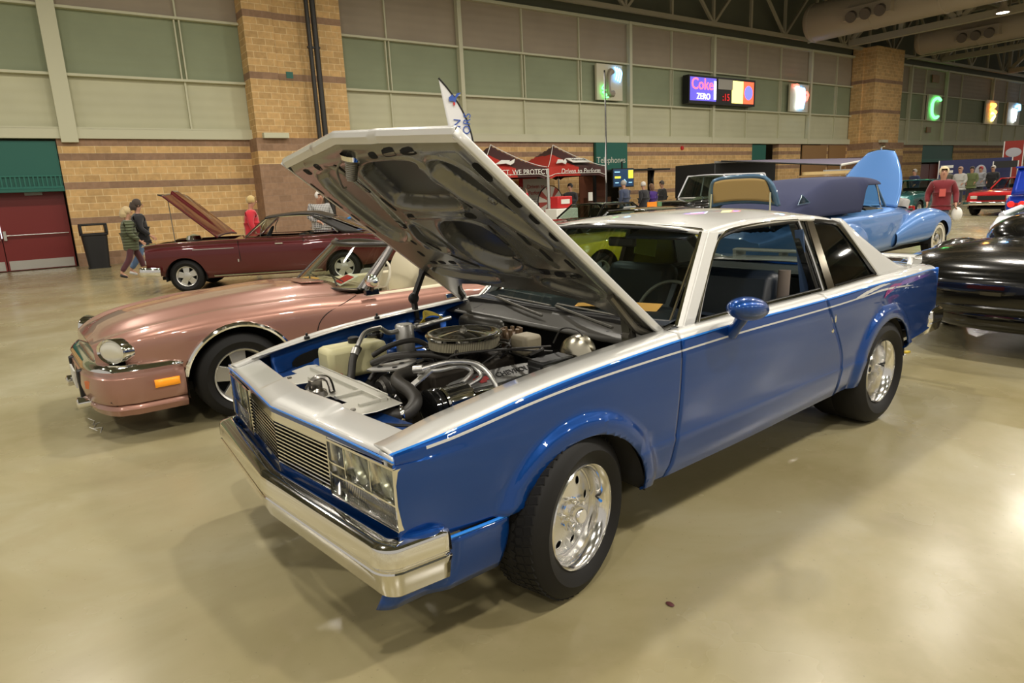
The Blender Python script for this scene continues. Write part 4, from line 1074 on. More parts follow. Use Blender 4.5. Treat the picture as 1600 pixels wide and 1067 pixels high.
# compressor & pulleys
b = MB(); b.lathe([(.0, 0), (.05, 0), (.075, .006), (.085, .012), (.085, .03), (.078, .036), (.085, .042), (.085, .06), (.075, .065), (.04, .066), (.04, .085)], (-.34, -.30, .70), (1, 0, 0), 40); cp = b.build('compressor_clutch', BLACKG, HERO)
b = MB(); b.lathe([(.0, 0), (.074, 0), (.080, .008), (.078, .02), (.078, .12), (.080, .13), (.074, .14), (0, .14)], (-.265, -.30, .70), (1, 0, 0), 40); b.build('compressor_body', CHROME, cp)
b = MB(); b.tube([(-.13, -.26, .76), (-.06, -.25, .80), (-.10, -.22, .83), (-.22, -.20, .83), (-.30, -.14, .84)], .011, 8)
b.tube([(-.28, -.18, .845), (-.15, -.22, .86), (-.05, -.29, .84), (-.02, -.37, .76), (-.02, -.40, .66)], .012, 8)
b.tube([(-.13, -.31, .76), (-.05, -.31, .79), (-.06, -.26, .835)], .010, 8)
for p, q in (((-.021, -.385, .72), (-.021, -.395, .69)), ((-.30, -.15, .843), (-.27, -.18, .846))): b.cyl(p, q, .019, n=12)
b.build('refrigerant_line', SATIN, HERO, smooth=60)
b = MB(); b.tube([(-.27, -.155, .80), (-.24, -.17, .835), (-.18, -.18, .838)], [.02, .02, .02], 4); b.bar((-.36, -.17, .76), (-.24, -.20, .84), .05, .008); b.build('compressor_bracket', SATIN, HERO)
# alternator + silver bracket
b = MB(); b.lathe([(.02, -.02), (.05, -.02), (.058, -.01), (.05, 0), (.07, .01), (.075, .03), (.075, .09), (.06, .11), (0, .11)], (-.33, .10, .70), (1, 0, 0), 24); b.build('alternator', mat('dark_cast', (.10, .095, .085), .35, .8), HERO)
b = MB(); b.prism(rnd([(-.37, .20), (-.30, .24), (-.17, .17), (-.15, .06), (-.24, .00), (-.31, .02)], 1), lambda a, c_, t: (a, c_, .79 + t + (a + .36) * .10 - (c_ - .1) * .10), 0, .008); ab = b.build('alternator_bracket', SATIN, HERO)
for x, y in ((-.30, .17), (-.22, .10), (-.28, .06)): MB().lathe([(.014, 0), (0, .001)], (x, y, .80 + (x + .36) * .10 - (y - .1) * .10), (0, 0, 1), 12).build('bracket_hole', DARK, ab)
for x, y, z, r in ((-.36, -.02, .62, .09), (-.36, .02, .50, .08)): MB().lathe([(0, 0), (r * .8, 0), (r, .01), (r * .9, .018), (r, .026), (.02, .03)], (x, y, z), (1, 0, 0), 30).build('belt_pulley', BLACKG, HERO)
# hoses
b = MB(); b.tube([(-.56, -.22, .735), (-.52, -.30, .725), (-.46, -.345, .725), (-.405, -.33, .76), (-.385, -.25, .785), (-.375, -.13, .80), (-.30, -.05, .80), (-.16, -.01, .775)], .030, 14); uh = b.build('radiator_hose', HOSE, HERO, smooth=70)
MB().lathe([(.033, -.008), (.034, -.006), (.034, .006), (.033, .008)], (-.475, -.34, .725), (.85, -.45, .1), 20).build('hose_clamp', ALUM, uh)
b = MB(); b.tube([(-.30, .25, .80), (-.24, .16, .84), (-.12, .08, .84), (-.05, -.02, .83), (-.02, -.10, .80)], .017, 8); b.tube([(-.22, .40, .80), (-.14, .34, .85), (-.02, .30, .86), (.06, .26, .80)], .014, 8)
b.tube([(-.02, .22, .78), (-.06, .12, .80), (.0, .05, .78)], .013, 8); b.tube([(-.31, .28, .71), (-.20, .30, .78), (.0, .24, .80)], .012, 8); b.build('heater_hose', HOSE, HERO, smooth=70)
b = MB(); b.tube([(-.43, .30, .70), (-.38, .34, .72), (-.33, .40, .80), (-.28, .43, .85)], .020, 10); hh = b.build('suction_hose', HOSE, HERO, smooth=70)
b = MB(); b.tube([(-.31, .415, .825), (-.26, .445, .88), (-.20, .49, .91), (-.10, .53, .91)], .012, 8); b.cyl((-.315, .412, .82), (-.295, .425, .845), .022); b.build('line_end', SATIN, hh)
# accumulator
b = MB(); b.lathe([(.0, .165), (.045, .165), (.052, .155), (.052, .02), (.050, .0), (.054, -.01), (.054, -.15)], (.065, .56, .735), (0, 0, 1), 28); acc = b.build('accumulator', SATIN, HERO)
b = MB(); b.tube([(.02, .55, .87), (-.04, .55, .87), (-.10, .53, .91)], .014, 8); b.tube([(.12, .56, .87), (.22, .56, .875), (.28, .60, .87), (.40, .60, .88)], .014, 8); b.cyl((.13, .56, .87), (.155, .56, .871), .022); b.build('line', SATIN, acc, smooth=60)
MB().ell((-.07, .66, .85), (.055, .05, .045)).build('vacuum_ball', BLACKG, HERO)
MB().box((.30, .70, .84), (.14, .08, .07)).build('relay_box', BLACK, HERO, bev=.01)
b = MB()
for k in range(5): b.tube([(.22 + .01 * k, .66, .86), (.26, .62 + .01 * k, .91 + .006 * k), (.33, .60, .90), (.38 - .02 * k, .64, .86)], .0035, 5)
b.build('yellow_wires', mat('yellow_wire', (.55, .42, .05), .5), HERO)
b = MB()
rr = random.Random(3)
for k in range(16):
    a = rr.uniform(0, 2 * pi); x0, y0 = .12 + .18 * cos(a), .03 + .17 * sin(a)
    b.tube([(x0, y0, .79), (x0 + rr.uniform(-.1, .2), y0 * 1.4 + rr.uniform(-.1, .1), .85 + rr.uniform(-.05, .03)), (.34 + rr.uniform(-.12, .06), rr.uniform(-.35, .4), .82 + rr.uniform(-.05, .04))], .0055, 6)
b.build('vacuum_hoses', HOSE, HERO)
# heater box, distributor, brake booster, master cylinder, washer jug, battery
MB().box((.52, .38, .80), (.18, .42, .2)).build('heater_box', COWLM, HERO, bev=.04)
b = MB(); b.lathe([(.055, 0), (.06, .05), (.045, .07), (.03, .075)], (.38, .0, .80), (0, 0, 1), 20, cap1=True)
for k in range(8): b.cyl((.38 + .045 * cos(k * .785), .045 * sin(k * .785), .86), (.38 + .05 * cos(k * .785), .05 * sin(k * .785), .90), .011, n=8)
b.build('distributor', mat('brown_cap', (.14, .09, .05), .5), HERO)
MB().box((.36, -.14, .84), (.12, .12, .10)).build('coil_cover', mat('dirty_beige', (.30, .26, .18), .5), HERO, bev=.02)
b = MB(); b.lathe([(0, -.03), (.10, -.03), (.125, -.01), (.13, .02), (.125, .05), (.09, .08), (.05, .09)], (.49, -.42, .78), (-1, 0, -.05), 36); bb = b.build('brake_booster', mat('zinc_booster', (.62, .58, .46), .22, 1.), HERO)
b = MB(); b.box((.29, -.40, .81), (.20, .11, .035)); b.box((.29, -.40, .77), (.22, .08, .07)); b.build('master_cylinder', BLACK, bb, bev=.01)
b = MB(); b.box((.24, -.56, .74), (.24, .14, .14)); wj = b.build('washer_reservoir', mat('greenish_jug', (.52, .58, .36), .35), HERO, bev=.03); MB().lathe([(.04, 0), (.042, .018), (.03, .024), (0, .024)], (.17, -.545, .81), (0, 0, 1), 20).build('cap', BLACK, wj)
b = MB(); b.tube([(.40, -.30, .86), (.43, -.33, .93), (.46, -.40, .93), (.46, -.45, .90)], .004, 5); b.tube([(.36, -.25, .83), (.30, -.33, .85), (.25, -.30, .83)], .009, 6); b.build('vacuum_line', HOSE, HERO)
# ------------------------------------------------------------------ generic car bodies
def body_fn(T):
    def sec(x):
        w, zb, zm, zf, dip, zc = [cinterp(T[k], x) for k in ('w', 'zb', 'zm', 'zf', 'dip', 'zc')]
        k = T.get('cf', .80)
        return [(w * .90, zb), (w * .975, zb + .35 * (zm - zb)), (w, zm), (w * .992, zm + .55 * (zf - zm)), (w * .955, zf - .22 * (zf - zm)), (w * (k + .07), zf - .012), (w * k, zf), (w * (k - .18), zf - dip), (w * .40, zc - .012), (w * .2, zc - .003), (0, zc)]
    def P(x, v):
        S = sec(x); n = len(S) - 1; q = v * n; i = min(int(q), n - 1); t = q - i
        a, b_, c_, d = S[max(i - 1, 0)], S[i], S[i + 1], S[min(i + 2, n)]
        f = lambda k: .5 * (2 * b_[k] + (c_[k] - a[k]) * t + (2 * a[k] - 5 * b_[k] + 4 * c_[k] - d[k]) * t * t + (3 * b_[k] - a[k] - 3 * c_[k] + d[k]) * t ** 3)
        return f(0), f(1)
    def ysurf(x, z):
        best = min(((abs(P(x, v)[1] - z), P(x, v)[0]) for v in np.linspace(0, .6, 80)), key=lambda q: q[0]); return best[1]
    return P, ysurf
def car_shell(root, T, x0, x1, arcs, paintm, hole=None, classes=None, nx=110, nv=64, name='body', capf=True):
    P, ys = body_fn(T); parts = {}
    def inside(p):
        if abs(p.y) < .35: return False
        return any((p.x - cx) ** 2 + (p.z - cz) ** 2 < r * r for cx, cz, r in arcs)
    def snap(p):
        for cx, cz, r in arcs:
            d = sqrt((p.x - cx) ** 2 + (p.z - cz) ** 2)
            if d < r: d = max(d, 1e-5); return (cx + (p.x - cx) * r / d, p.y, cz + (p.z - cz) * r / d)
        return p
    b = MB()
    for s in (-1, 1):
        b.grid(lambda u, v: (u, s * P(u, v)[0], P(u, v)[1]), lin(x0, x1, nx), lin(0, 1, nv), (inside, snap))
    # end caps
    if capf:
        for x in (x0, x1):
            b.grid(lambda f, v: (x, P(x, v)[0] * f, P(x, v)[1] if 1 else 0), lin(-1, 1, 9), lin(0, .99, 16))
    faces = list(b.f); groups = {}
    for f_ in faces:
        c_ = sum((b.v[i] for i in f_), Vector()) / len(f_)
        if hole and hole(c_): continue
        k = (classes(c_) if classes else None) or name
        groups.setdefault(k, []).append(f_)
    out = {}
    for k, fs in groups.items():
        m = MB(); mp = {}
        for f_ in fs:
            ids = []
            for i in f_:
                if i not in mp: mp[i] = m.av(b.v[i])
                ids.append(mp[i])
            m.af(ids)
        nm = k.split(':')[0]
        out[k] = m.build(nm, paintm, root, smooth=42, merge=True)
    # dark wheel wells and floor
    b = MB()
    for cx, cz, r in arcs:
        for s in (-1, 1):
            N = 16; pts = [(cx + (r + .01) * cos(a), max(cz + (r + .01) * sin(a), .14)) for a in lin(-.2, pi + .2, N)]
            yo = ys(cx, cz + r) - .012
            b.grid(lambda u, v: (pts[int(u)][0], s * (yo - .34 * v), pts[int(u)][1]), range(N), [0, 1]); b.af([b.av((p[0], s * (yo - .34), p[1])) for p in pts])
    b.box(((x0 + x1) / 2, 0, .27), (x1 - x0 - .3, 1.2, .06)); b.build('underbody', UNDER, root, smooth=0)
    return out, P, ys
def seam(root, ys, pts, s=-1, r=.004, name='door_gap'):
    b = MB(); b.tube([(x, s * (ys(x, z) + .0005), z) for x, z in pts], r, 5); return b.build(name, DARK, root)
def arch_trim(root, ys, arc, s, m, r=.014, a0=.1, a1=3.0):
    cx, cz, R = arc; b = MB(); b.tube([(cx + (R + r * .6) * cos(a), s * (ys(cx + R * cos(a), max(.2, cz + R * sin(a))) + .004), cz + (R + r * .6) * sin(a)) for a in lin(a0, a1, 22)], r, 8, smooth=False); return b.build('arch_trim', m, root)
def wheel(root, x, y, R, w, rim, style, name='wheel', steer=0, rimm=None):
    s = -1 if y < 0 else 1; t = bpy.data.objects.new(name, None); COL.objects.link(t); t.parent = root; t.location = (x, y, R); t.rotation_euler = (0, 0, radians(steer) + (pi if s > 0 else 0))
    b = MB(); b.lathe(tyre_prof(R, w, rim), (0, 0, 0), (0, -1, 0), 56); tb = b.build('tyre', RUBBER, t); h = w / 2; rimm = rimm or SATIN
    if style == 'whitewall':
        MB().lathe([(rim + .01, h + .006), (R - .045, h + .012), (R - .05, h + .010)], (0, 0, 0), (0, -1, 0), 48).build('white_band', mat('whitewall', (.75, .70, .55), .5) if 'whitewall' not in bpy.data.materials else bpy.data.materials['whitewall'], tb)
    MB().lathe([(rim + .006, h * .9), (rim + .004, h), (rim - .008, h * .92), (rim - .02, h * .5), (rim - .03, -h * .7)], (0, 0, 0), (0, -1, 0), 48).build('rim', rimm, t)
    MB().lathe([(0, 0), (rim, 0)], (0, .02, 0), (0, -1, 0), 24).build('brake_drum', DARK, t)
    if style in ('five', 'slots'):
        n = 5; b = MB()
        for k in range(n):
            a = 2 * pi * k / n + .4; ca, sa = cos(a), sin(a); d = Vector((ca, 0, sa)); p = Vector((-sa, 0, ca)); wi = .045 if style == 'five' else .03; wo = .062 if style == 'five' else .034
            for yy in (0,):
                q = [d * .03 + p * wi, d * (rim - .012) + p * wo, d * (rim - .012) - p * wo, d * .03 - p * wi]
                A = [b.av(v_ + Vector((0, -h * .62 - (.0 if i in (0, 3) else -.01), 0))) for i, v_ in enumerate(q)]; B = [b.av(v_ + Vector((0, -h * .62 + .045, 0))) for v_ in q]
                b.af(A); b.af(B[::-1]); 
                for i in range(4): b.af((A[i], A[(i + 1) % 4], B[(i + 1) % 4], B[i]))
        b.lathe([(.075, -.02), (.07, .012), (.03, .02), (0, .02)], (0, -h * .62, 0), (0, -1, 0), 20); b.build('spokes', rimm, t, bev=.004)
    else:
        MB().lathe([(rim - .01, h * .45), (rim * .75, h * .75), (rim * .55, h * .6), (rim * .5, h * .85), (rim * .3, h * 1.0), (0, h * 1.05)], (0, 0, 0), (0, -1, 0), 32).build('hubcap', CHROME, t)
    return t
def bumper_bar(root, pts, r, zr, m=CHROME, name='bumper'):
    b = MB(); P = catmull(pts, 6); prev = None
    for i, p in enumerate(P):
        d = (P[min(i + 1, len(P) - 1)] - P[max(i - 1, 0)]).normalized(); nrm = Vector((d.y, -d.x, 0)).normalized()
        R = [b.av(p + nrm * (r * cos(a)) + Vector((0, 0, zr * sin(a)))) for a in lin(0, 2 * pi, 13)[:-1]]
        if prev: b.skin(prev, R)
        else: b.af(R)
        prev = R
    b.af(prev); return b.build(name, m, root, smooth=50)
def ws_glass(root, base, top, y0, y1, bow, m=GLASS, frame=None, fr=.018, name='windshield'):
    """base/top (x,z); y0,y1 half widths"""
    f = lambda u, v: (base[0] + (top[0] - base[0]) * v - bow * (1 - u * u), u * (y0 + (y1 - y0) * v), base[1] + (top[1] - base[1]) * v)
    b = MB(); b.grid(f, lin(-1, 1, 15), lin(0, 1, 7)); g = b.build(name, m, root, smooth=80)
    if frame:
        b = MB(); b.tube([f(-1, v) for v in lin(0, 1, 5)] , fr, 8, smooth=False); b.tube([f(1, v) for v in lin(0, 1, 5)], fr, 8, smooth=False); b.tube([f(u, 1) for u in lin(-1, 1, 15)], fr, 8, smooth=False); b.tube([f(u, 0) for u in lin(-1, 1, 15)], fr * .7, 6, smooth=False)
        b.build('windshield_frame', frame, g, smooth=60)
    return g

# ------------------------------------------------------------------ rose-brown convertible (second car)
P_ROSE = paint('rose_brown_metallic', (.36, .185, .14), .35, .34)
CREAM = mat('cream_leather', (.62, .56, .40), .5)
JAG = thing('convertible', 'rose-brown convertible with cream seats parked beyond the blue coupe', 'car', (1.10, 5.97, 0), radians(2))
TJ = dict(w=[(-.90, .56), (-.84, .66), (-.70, .76), (-.45, .835), (-.1, .872), (.6, .885), (1.8, .89), (3.0, .86), (3.75, .74)],
          zb=[(-.90, .50), (-.70, .46), (-.42, .40), (-.38, .22), (.5, .20), (2.2, .21), (3.75, .34)],
          zm=[(-.9, .56), (-.6, .60), (.0, .60), (1., .58), (3.75, .6)],
          zf=[(-.90, .655), (-.82, .70), (-.65, .755), (-.35, .80), (0, .83), (.5, .835), (1.0, .81), (2.4, .80), (3.0, .82), (3.75, .70)],
          dip=[(-.9, .0), (-.5, .022), (.3, .018), (1., .0), (3.75, .0)],
          zc=[(-.90, .66), (-.80, .735), (-.6, .80), (-.3, .845), (.1, .885), (.6, .905), (1.05, .87), (1.2, .82), (2.4, .82), (3.75, .72)])
AJ = [(0, .325, .385), (2.59, .33, .365)]
def jag_hole(c_): return 1.02 < c_.x < 2.55 and abs(c_.y) < .74 and c_.z > .7
def jag_cls(c_):
    if .60 + max(0, c_.z - .62) * 1.6 < c_.x < 2.1 and abs(c_.y) > .7 and c_.z > .26: return 'door:%d' % (c_.y > 0)
    if c_.x < 1.0 and abs(c_.y) < .60 and c_.z > .66: return 'bonnet'
    return None
out, PJ, YJ = car_shell(JAG, TJ, -.90, 3.75, AJ, P_ROSE, jag_hole, jag_cls)
for s in (-1, 1):
    seam(JAG, YJ, [(.62, .28), (.60, .45), (.60, .60), (.68, .70), (.86, .765), (1.0, .80)], s)
    seam(JAG, YJ, [(2.1, .26), (2.12, .5), (2.10, .78)], s)
    for a in AJ: arch_trim(JAG, YJ, a, s, CHROME, .020, .2, 2.95)
    wheel(JAG, 0, s * .745, .325, .22, .205, 'five', 'front_wheel'); wheel(JAG, 2.59, s * .745, .325, .22, .205, 'five', 'rear_wheel')
    # oval headlamp in chrome bezel, angled on the corner
    c_ = Vector((-.790, s * .695, .632)); ax = Vector((-.80, s * .56, .12)).normalized(); x_, y_, _ = frame_from(ax)
    b = MB(); N = 36
    def lampring(r1, r2, h): return [b.av(c_ + ax * h + Vector((-ax.y, ax.x, 0)).normalized() * (r1 * cos(q)) + Vector((0, 0, 1)) * (r2 * sin(q) + .0)) for q in lin(0, 2 * pi, N + 1)[:-1]]
    A = [lampring(.128, .092, -.10), lampring(.128, .092, .02), lampring(.120, .086, .035), lampring(.108, .074, .022)]
    for p, q in zip(A, A[1:]): b.skin(p, q)
    hl = b.build('headlamp_bezel', CHROME, JAG, smooth=40)
    b = MB(); A = [lampring(.110, .076, .018), lampring(.09, .05, .034), lampring(.04, .02, .04)]
    for p, q in zip(A, A[1:]): b.skin(p, q)
    b.af(A[-1]); b.build('headlamp_lens', mat('frosted_lens', (.70, .68, .58), .18, .3, coat=1) if s < 0 else bpy.data.materials['frosted_lens'], hl, smooth=80)
    b = MB(); A = [lampring(.06, .035, .030), lampring(.05, .03, .032)]
# front bumper: painted wrap with chrome blade on top
def jb(z0, z1, out_, name, m, xr=-.40):
    b = MB(); half = [(-.985 + .0 * y, y) for y in lin(0, .40, 6)] + [(-.985 + .11 * (1 - cos(a)) + .05 * a, .40 + .42 * sin(a)) for a in lin(.15, pi / 2, 9)] + [(x, .845 + .02 * (x + .8)) for x in lin(-.72, xr, 5)]
    pts = [(x, -y) for x, y in half[::-1]][:-1] + half; rows = []
    prof = [(-.05, z0 - .01), (-.008, z0), (0, z0 + .02), (.012, (z0 + z1) / 2), (.004, z1 - .02), (-.02, z1), (-.09, z1 + .008)]
    for i, (x, y) in enumerate(pts):
        a, c2 = pts[max(i - 1, 0)], pts[min(i + 1, len(pts) - 1)]; d = Vector((c2[0] - a[0], c2[1] - a[1])).normalized(); n_ = Vector((-d.y, d.x))
        if n_.dot(Vector((x + .3, y))) < 0: n_ = -n_
        rows.append([b.av((x + n_.x * (o + out_), y + n_.y * (o + out_), z)) for o, z in prof])
    for p, q in zip(rows, rows[1:]):
        for k in range(len(prof) - 1): b.af((p[k], p[k + 1], q[k + 1], q[k]))
    return b.build(name, m, JAG, smooth=35, solid=.004)
bf = jb(.275, .475, 0, 'front_bumper', P_ROSE); jb(.472, .540, -.014, 'bumper_blade', CHROME)
b = MB(); b.grid(lambda u, v: (-.93 + .06 * abs(u) ** 3 + .10 * v, u * .78, .30 - .13 * v * (1 - .3 * abs(u))), lin(-1, 1, 20), lin(0, 1, 5)); b.build('chin_spoiler', UNDER, JAG, solid=.01)
jb(.19, .275, -.018, 'lower_valance', P_ROSE)
MB().box((-.86, 0, .58), (.05, .95, .13)).build('grille', BLACK, JAG)
for s in (-1, 1):
    b = MB(); b.grid(lambda u, v: (-.60 + .16 * u, s * (.868 + .0 * u), .365 + .055 * v), lin(0, 1, 4), lin(0, 1, 3)); b.build('side_marker', mat('amber_marker', (1., .36, .02), .3, emit=(1, .35, .02), estr=.25) if s < 0 else bpy.data.materials['amber_marker'], bf, solid=.012)
    MB().box((-.935, s * .60, .40), (.03, .16, .055), Matrix.Rotation(radians(-28 * s), 3, 'Z')).build('turn_lamp', mat('dark_amber', (.55, .13, .03), .3, coat=.5) if s < 0 else bpy.data.materials['dark_amber'], bf)
    MB().box((-.985, s * .30, .36), (.05, .07, .22)).build('overrider', BLACK, bf, bev=.01)
    b = MB(); b.lathe([(.045, 0), (.045, .08), (.03, .09), (0, .09)], (-.96, s * .42, .25), (-1, 0, 0), 18); b.build('fog_lamp', CHROME, bf)
MB().box((-1.012, 0, .37), (.012, .32, .13)).build('number_plate', mat('pale_plate', (.6, .6, .55), .5), bf)
# windshield and cockpit
ws_glass(JAG, (1.06, .835), (1.46, 1.185), .70, .60, .22, glassy('jag_glass', (.80, .86, .76), .4), mat('dark_chrome_frame', (.09, .085, .08), .35, .9), .022)
for s in (-1, 1): MB().tube([(1.10, s * .71, .83), (1.30, s * .665, 1.02), (1.475, s * .605, 1.195)], .030, 8).build('windshield_pillar', bpy.data.materials['dark_chrome_frame'], JAG)
b = MB(); b.tube([(1.485, y, 1.20 - .03 * abs(y / .6) ** 2 + .0) for y in lin(-.60, .60, 9)], .018, 8); b.build('header_rail', bpy.data.materials['dark_chrome_frame'], JAG)
MB().box((1.8, 0, .34), (1.6, 1.3, .04)).build('cabin_floor', CARPET, JAG)
b = MB(); b.grid(lambda u, v: (1.0 + .30 * v - .12 * (1 - u * u) * (1 - v), u * .72, .845 - .02 * v), lin(-1, 1, 14), lin(0, 1, 5)); b.box((1.30, 0, .70), (.05, 1.4, .26)); b.build('dash', mat('tan_dash', (.30, .24, .15), .5), JAG)
for s in (-1, 1):
    MB().box((1.75, s * .76, .66), (1.35, .08, .28)).build('door_trim', CREAM, JAG, bev=.02)
    b = MB(); b.box((1.78, s * .36, .50), (.50, .50, .18)); sc = b.build('seat', CREAM, JAG, bev=.05)
    b = MB(); b.ell((2.07, s * .36, .80), (.11, .26, .32), 24, 16, Matrix.Rotation(radians(16), 3, 'Y')); b.build('seat_back', CREAM, sc, smooth=80)
    b = MB(); b.ell((2.14, s * .36, 1.08), (.06, .15, .09), 20, 12, Matrix.Rotation(radians(16), 3, 'Y')); b.build('headrest', CREAM, sc, bev=.05)
    # mirror
    if s > 0: continue
    b = MB(); b.ell((1.08, s * .93, .925), (.055, .085, .055)); jm = b.build('door_mirror', CHROME, JAG); b = MB(); b.tube([(1.10, s * .84, .82), (1.09, s * .90, .87), (1.08, s * .93, .90)], .02, 8); b.box((1.10, s * .86, .825), (.12, .05, .045)); b.build('mirror_foot', BLACKG, jm, bev=.01)
    b = MB(); b.box((1.88, s * .888, .70), (.15, .02, .045)); b.build('door_handle', CHROME, JAG, bev=.006)
b = MB(); M_ = Matrix.Translation((1.42, -.36, .85)) @ Matrix.Rotation(radians(-65), 4, 'Y'); b.xf(M_); b.tube([(.185 * cos(a), .185 * sin(a), 0) for a in lin(0, 2 * pi, 32)], .013, 8, smooth=False, cap=False); b.bar((-.18, 0, 0), (.18, 0, 0), .04, .012); b.build('steering_wheel', mat('cream_wheel', (.55, .50, .38), .4), JAG)
b = MB()
for y0 in (-.55, .05): b.tube([(.93, y0, .875), (1.02, y0 + .25, .90), (1.10, y0 + .50, .905)], .008, 5); b.tube([(1.0, y0 + .02, .90), (1.09, y0 + .50, .915)], .006, 5, smooth=False)
b.build('wiper', BLACK, JAG)
MB().box((.80, -.22, .905), (.20, .26, .012), Matrix.Rotation(radians(3), 3, 'Y')).build('bonnet_vent', P_ROSE, JAG, bev=.004)
def place_on(root, o): o.matrix_world = Matrix.Translation(root.location) @ Matrix.Rotation(root.rotation_euler.z, 4, 'Z'); return o
R_ = Euler((0, radians(-12), radians(-12))).to_matrix()
t = thing('sale_sign', 'white card with a red panel standing behind the windshield of the rose-brown convertible', 'sign', (0, 0, 0)); t.location = Vector((1.10, 5.97, 0)) + Matrix.Rotation(radians(2), 3, 'Z') @ Vector((1.13, -.26, .88)); t.rotation_euler = (0, 0, radians(-8))
MB().box((0, 0, .0), (.20, .30, .006), Matrix.Rotation(radians(-22), 3, 'Y')).build('card', WHITE, t); MB().box((0.0, 0, .006), (.13, .24, .004), Matrix.Rotation(radians(-22), 3, 'Y')).build('red_panel', RED, t)
o = MB().box((1.02, .28, .872), (.08, .26, .004)).build('orange_tag', PAPER_O); place_on(JAG, o); tag(o, 'orange strip lying under the windshield of the rose-brown convertible', 'paper')

# ------------------------------------------------------------------ maroon hardtop coupe
P_MAR = paint('maroon_paint', (.085, .006, .008), .2, .3); VINYL = mat('black_vinyl', (.02, .018, .016), .4)
MAR = thing('hardtop_coupe', 'maroon hardtop coupe with black roof and hood propped open by the wall', 'car', (2.66, 14.52, 0), radians(-27))
TM = dict(cf=.90, w=[(-.68, .88), (-.3, .91), (0, .92), (2., .93), (3.5, .92), (4.1, .88)], zb=[(-.68, .44), (-.40, .32), (.4, .25), (2.4, .25), (3.4, .34), (4.1, .42)],
          zm=[(-.68, .62), (4.1, .62)], zf=[(-.68, .90), (-.5, .93), (0, .95), (1., .955), (2, .94), (3, .95), (4.1, .84)], dip=[(-.7, .0), (4.1, .0)], zc=[(-.68, .92), (0, .97), (1.2, .985), (2.6, .97), (4.1, .86)])
AM = [(0, .30, .36), (2.92, .31, .345)]
def mar_hole(c_):
    if -.60 < c_.x < .92 and abs(c_.y) < .72 and c_.z > .8: return True
    return 1.25 < c_.x < 2.95 and abs(c_.y) < .72 and c_.z > .8
def mar_cls(c_): return 'door:%d' % (c_.y > 0) if 1.02 < c_.x < 2.2 and abs(c_.y) > .75 and .27 < c_.z else None
out, PM, YM = car_shell(MAR, TM, -.68, 4.1, AM, P_MAR, mar_hole, mar_cls)
for s in (-1, 1):
    seam(MAR, YM, [(1.02, .27), (1.02, .6), (1.0, .93)], s, .006); seam(MAR, YM, [(2.2, .27), (2.2, .93)], s, .006)
    wheel(MAR, 0, s * .78, .31, .20, .185, 'five', 'front_wheel'); wheel(MAR, 2.92, s * .78, .31, .20, .185, 'five', 'rear_wheel')
    MB().tube([(x, s * (YM(x, .30) + .008), .295) for x in lin(.5, 2.5, 6)], .018, 6).build('rocker_trim', CHROME, MAR)
    b = MB(); b.tube([(1.13, s * .80, .97), (1.32, s * .735, 1.14), (1.52, s * .66, 1.30)], .022, 8); b.build('windshield_post', CHROME, MAR)
    b = MB(); b.tube([(1.40, s * .80, .975), (1.42, s * .73, 1.12), (1.50, s * .69, 1.25)], .010, 6); b.tube([(1.14, s * .81, .975), (1.9, s * .82, .965), (2.75, s * .80, .965)], .010, 6); b.build('vent_frame', CHROME, MAR)
    b = MB(); b.tube([(1.50, s * .665, 1.315), (1.9, s * .68, 1.335), (2.35, s * .68, 1.325), (2.62, s * .71, 1.22), (2.85, s * .78, .985)], .014, 6); b.build('roof_drip_trim', CHROME, MAR)
    MB().box((1.75, s * .925, .84), (.14, .02, .022)).build('door_handle', CHROME, MAR)
    b = MB(); b.tube([(x, s * (YM(x, .80) + .003), .80) for x in lin(.18, .92, 12)], .008, 5, smooth=False); b.build('fender_script', SATIN, MAR)
    for k in range(3): MB().box((.98, s * (YM(.98, .6) + .003), .56), (.02, .004, .05)).build('badge', SATIN, MAR) if k == 0 else None
    b = MB(); b.box((1.4, s * .78, .60), (.9, .05, .5)); b.build('door_card', VINYL, MAR)
ws_glass(MAR, (1.12, .97), (1.52, 1.31), .76, .64, .10, GLASS, CHROME, .016)
b = MB(); b.grid(lambda u, v: (1.50 + 1.25 * u, v * .69, 1.325 + .05 * sin(u * pi * .9) + .035 * (1 - v * v) - .16 * max(0, u - .75) * 2), lin(0, 1, 20), lin(-1, 1, 15)); b.build('roof', VINYL, MAR, solid=.03, off=-1)
for s in (-1, 1):
    b = MB(); b.grid(lambda u, v: (2.36 + .58 * v + (.40) * u * (1 - .0 * v), s * (.69 + .10 * v - .03 * u), 1.33 - .07 * u * 1.6 - .36 * v + .10 * u * v), lin(0, 1, 5), lin(0, 1, 8)); b.build('roof_pillar', VINYL, MAR, solid=.03)
ws_glass(MAR, (3.45, .965), (2.76, 1.26), .70, .62, -.04, GLASS, CHROME, .012, 'rear_window')
# interior
b = MB(); b.box((1.9, .0, .55), (1.3, 1.4, .3)); b.box((2.15, -.35, .80), (.14, .5, .4)); b.box((2.15, .35, .80), (.14, .5, .4)); b.build('seats', VINYL, MAR, bev=.04)
MB().box((1.22, 0, .86), (.2, 1.4, .16)).build('dash', VINYL, MAR)
b = MB(); b.xf(Matrix.Translation((1.48, -.36, .98)) @ Matrix.Rotation(radians(-60), 4, 'Y')); b.tube([(.19 * cos(a), .19 * sin(a), 0) for a in lin(0, 2 * pi, 24)], .012, 6, smooth=False, cap=False); b.bar((-.19, 0, 0), (.19, 0, 0), .03); b.build('steering_wheel', BLACK, MAR)
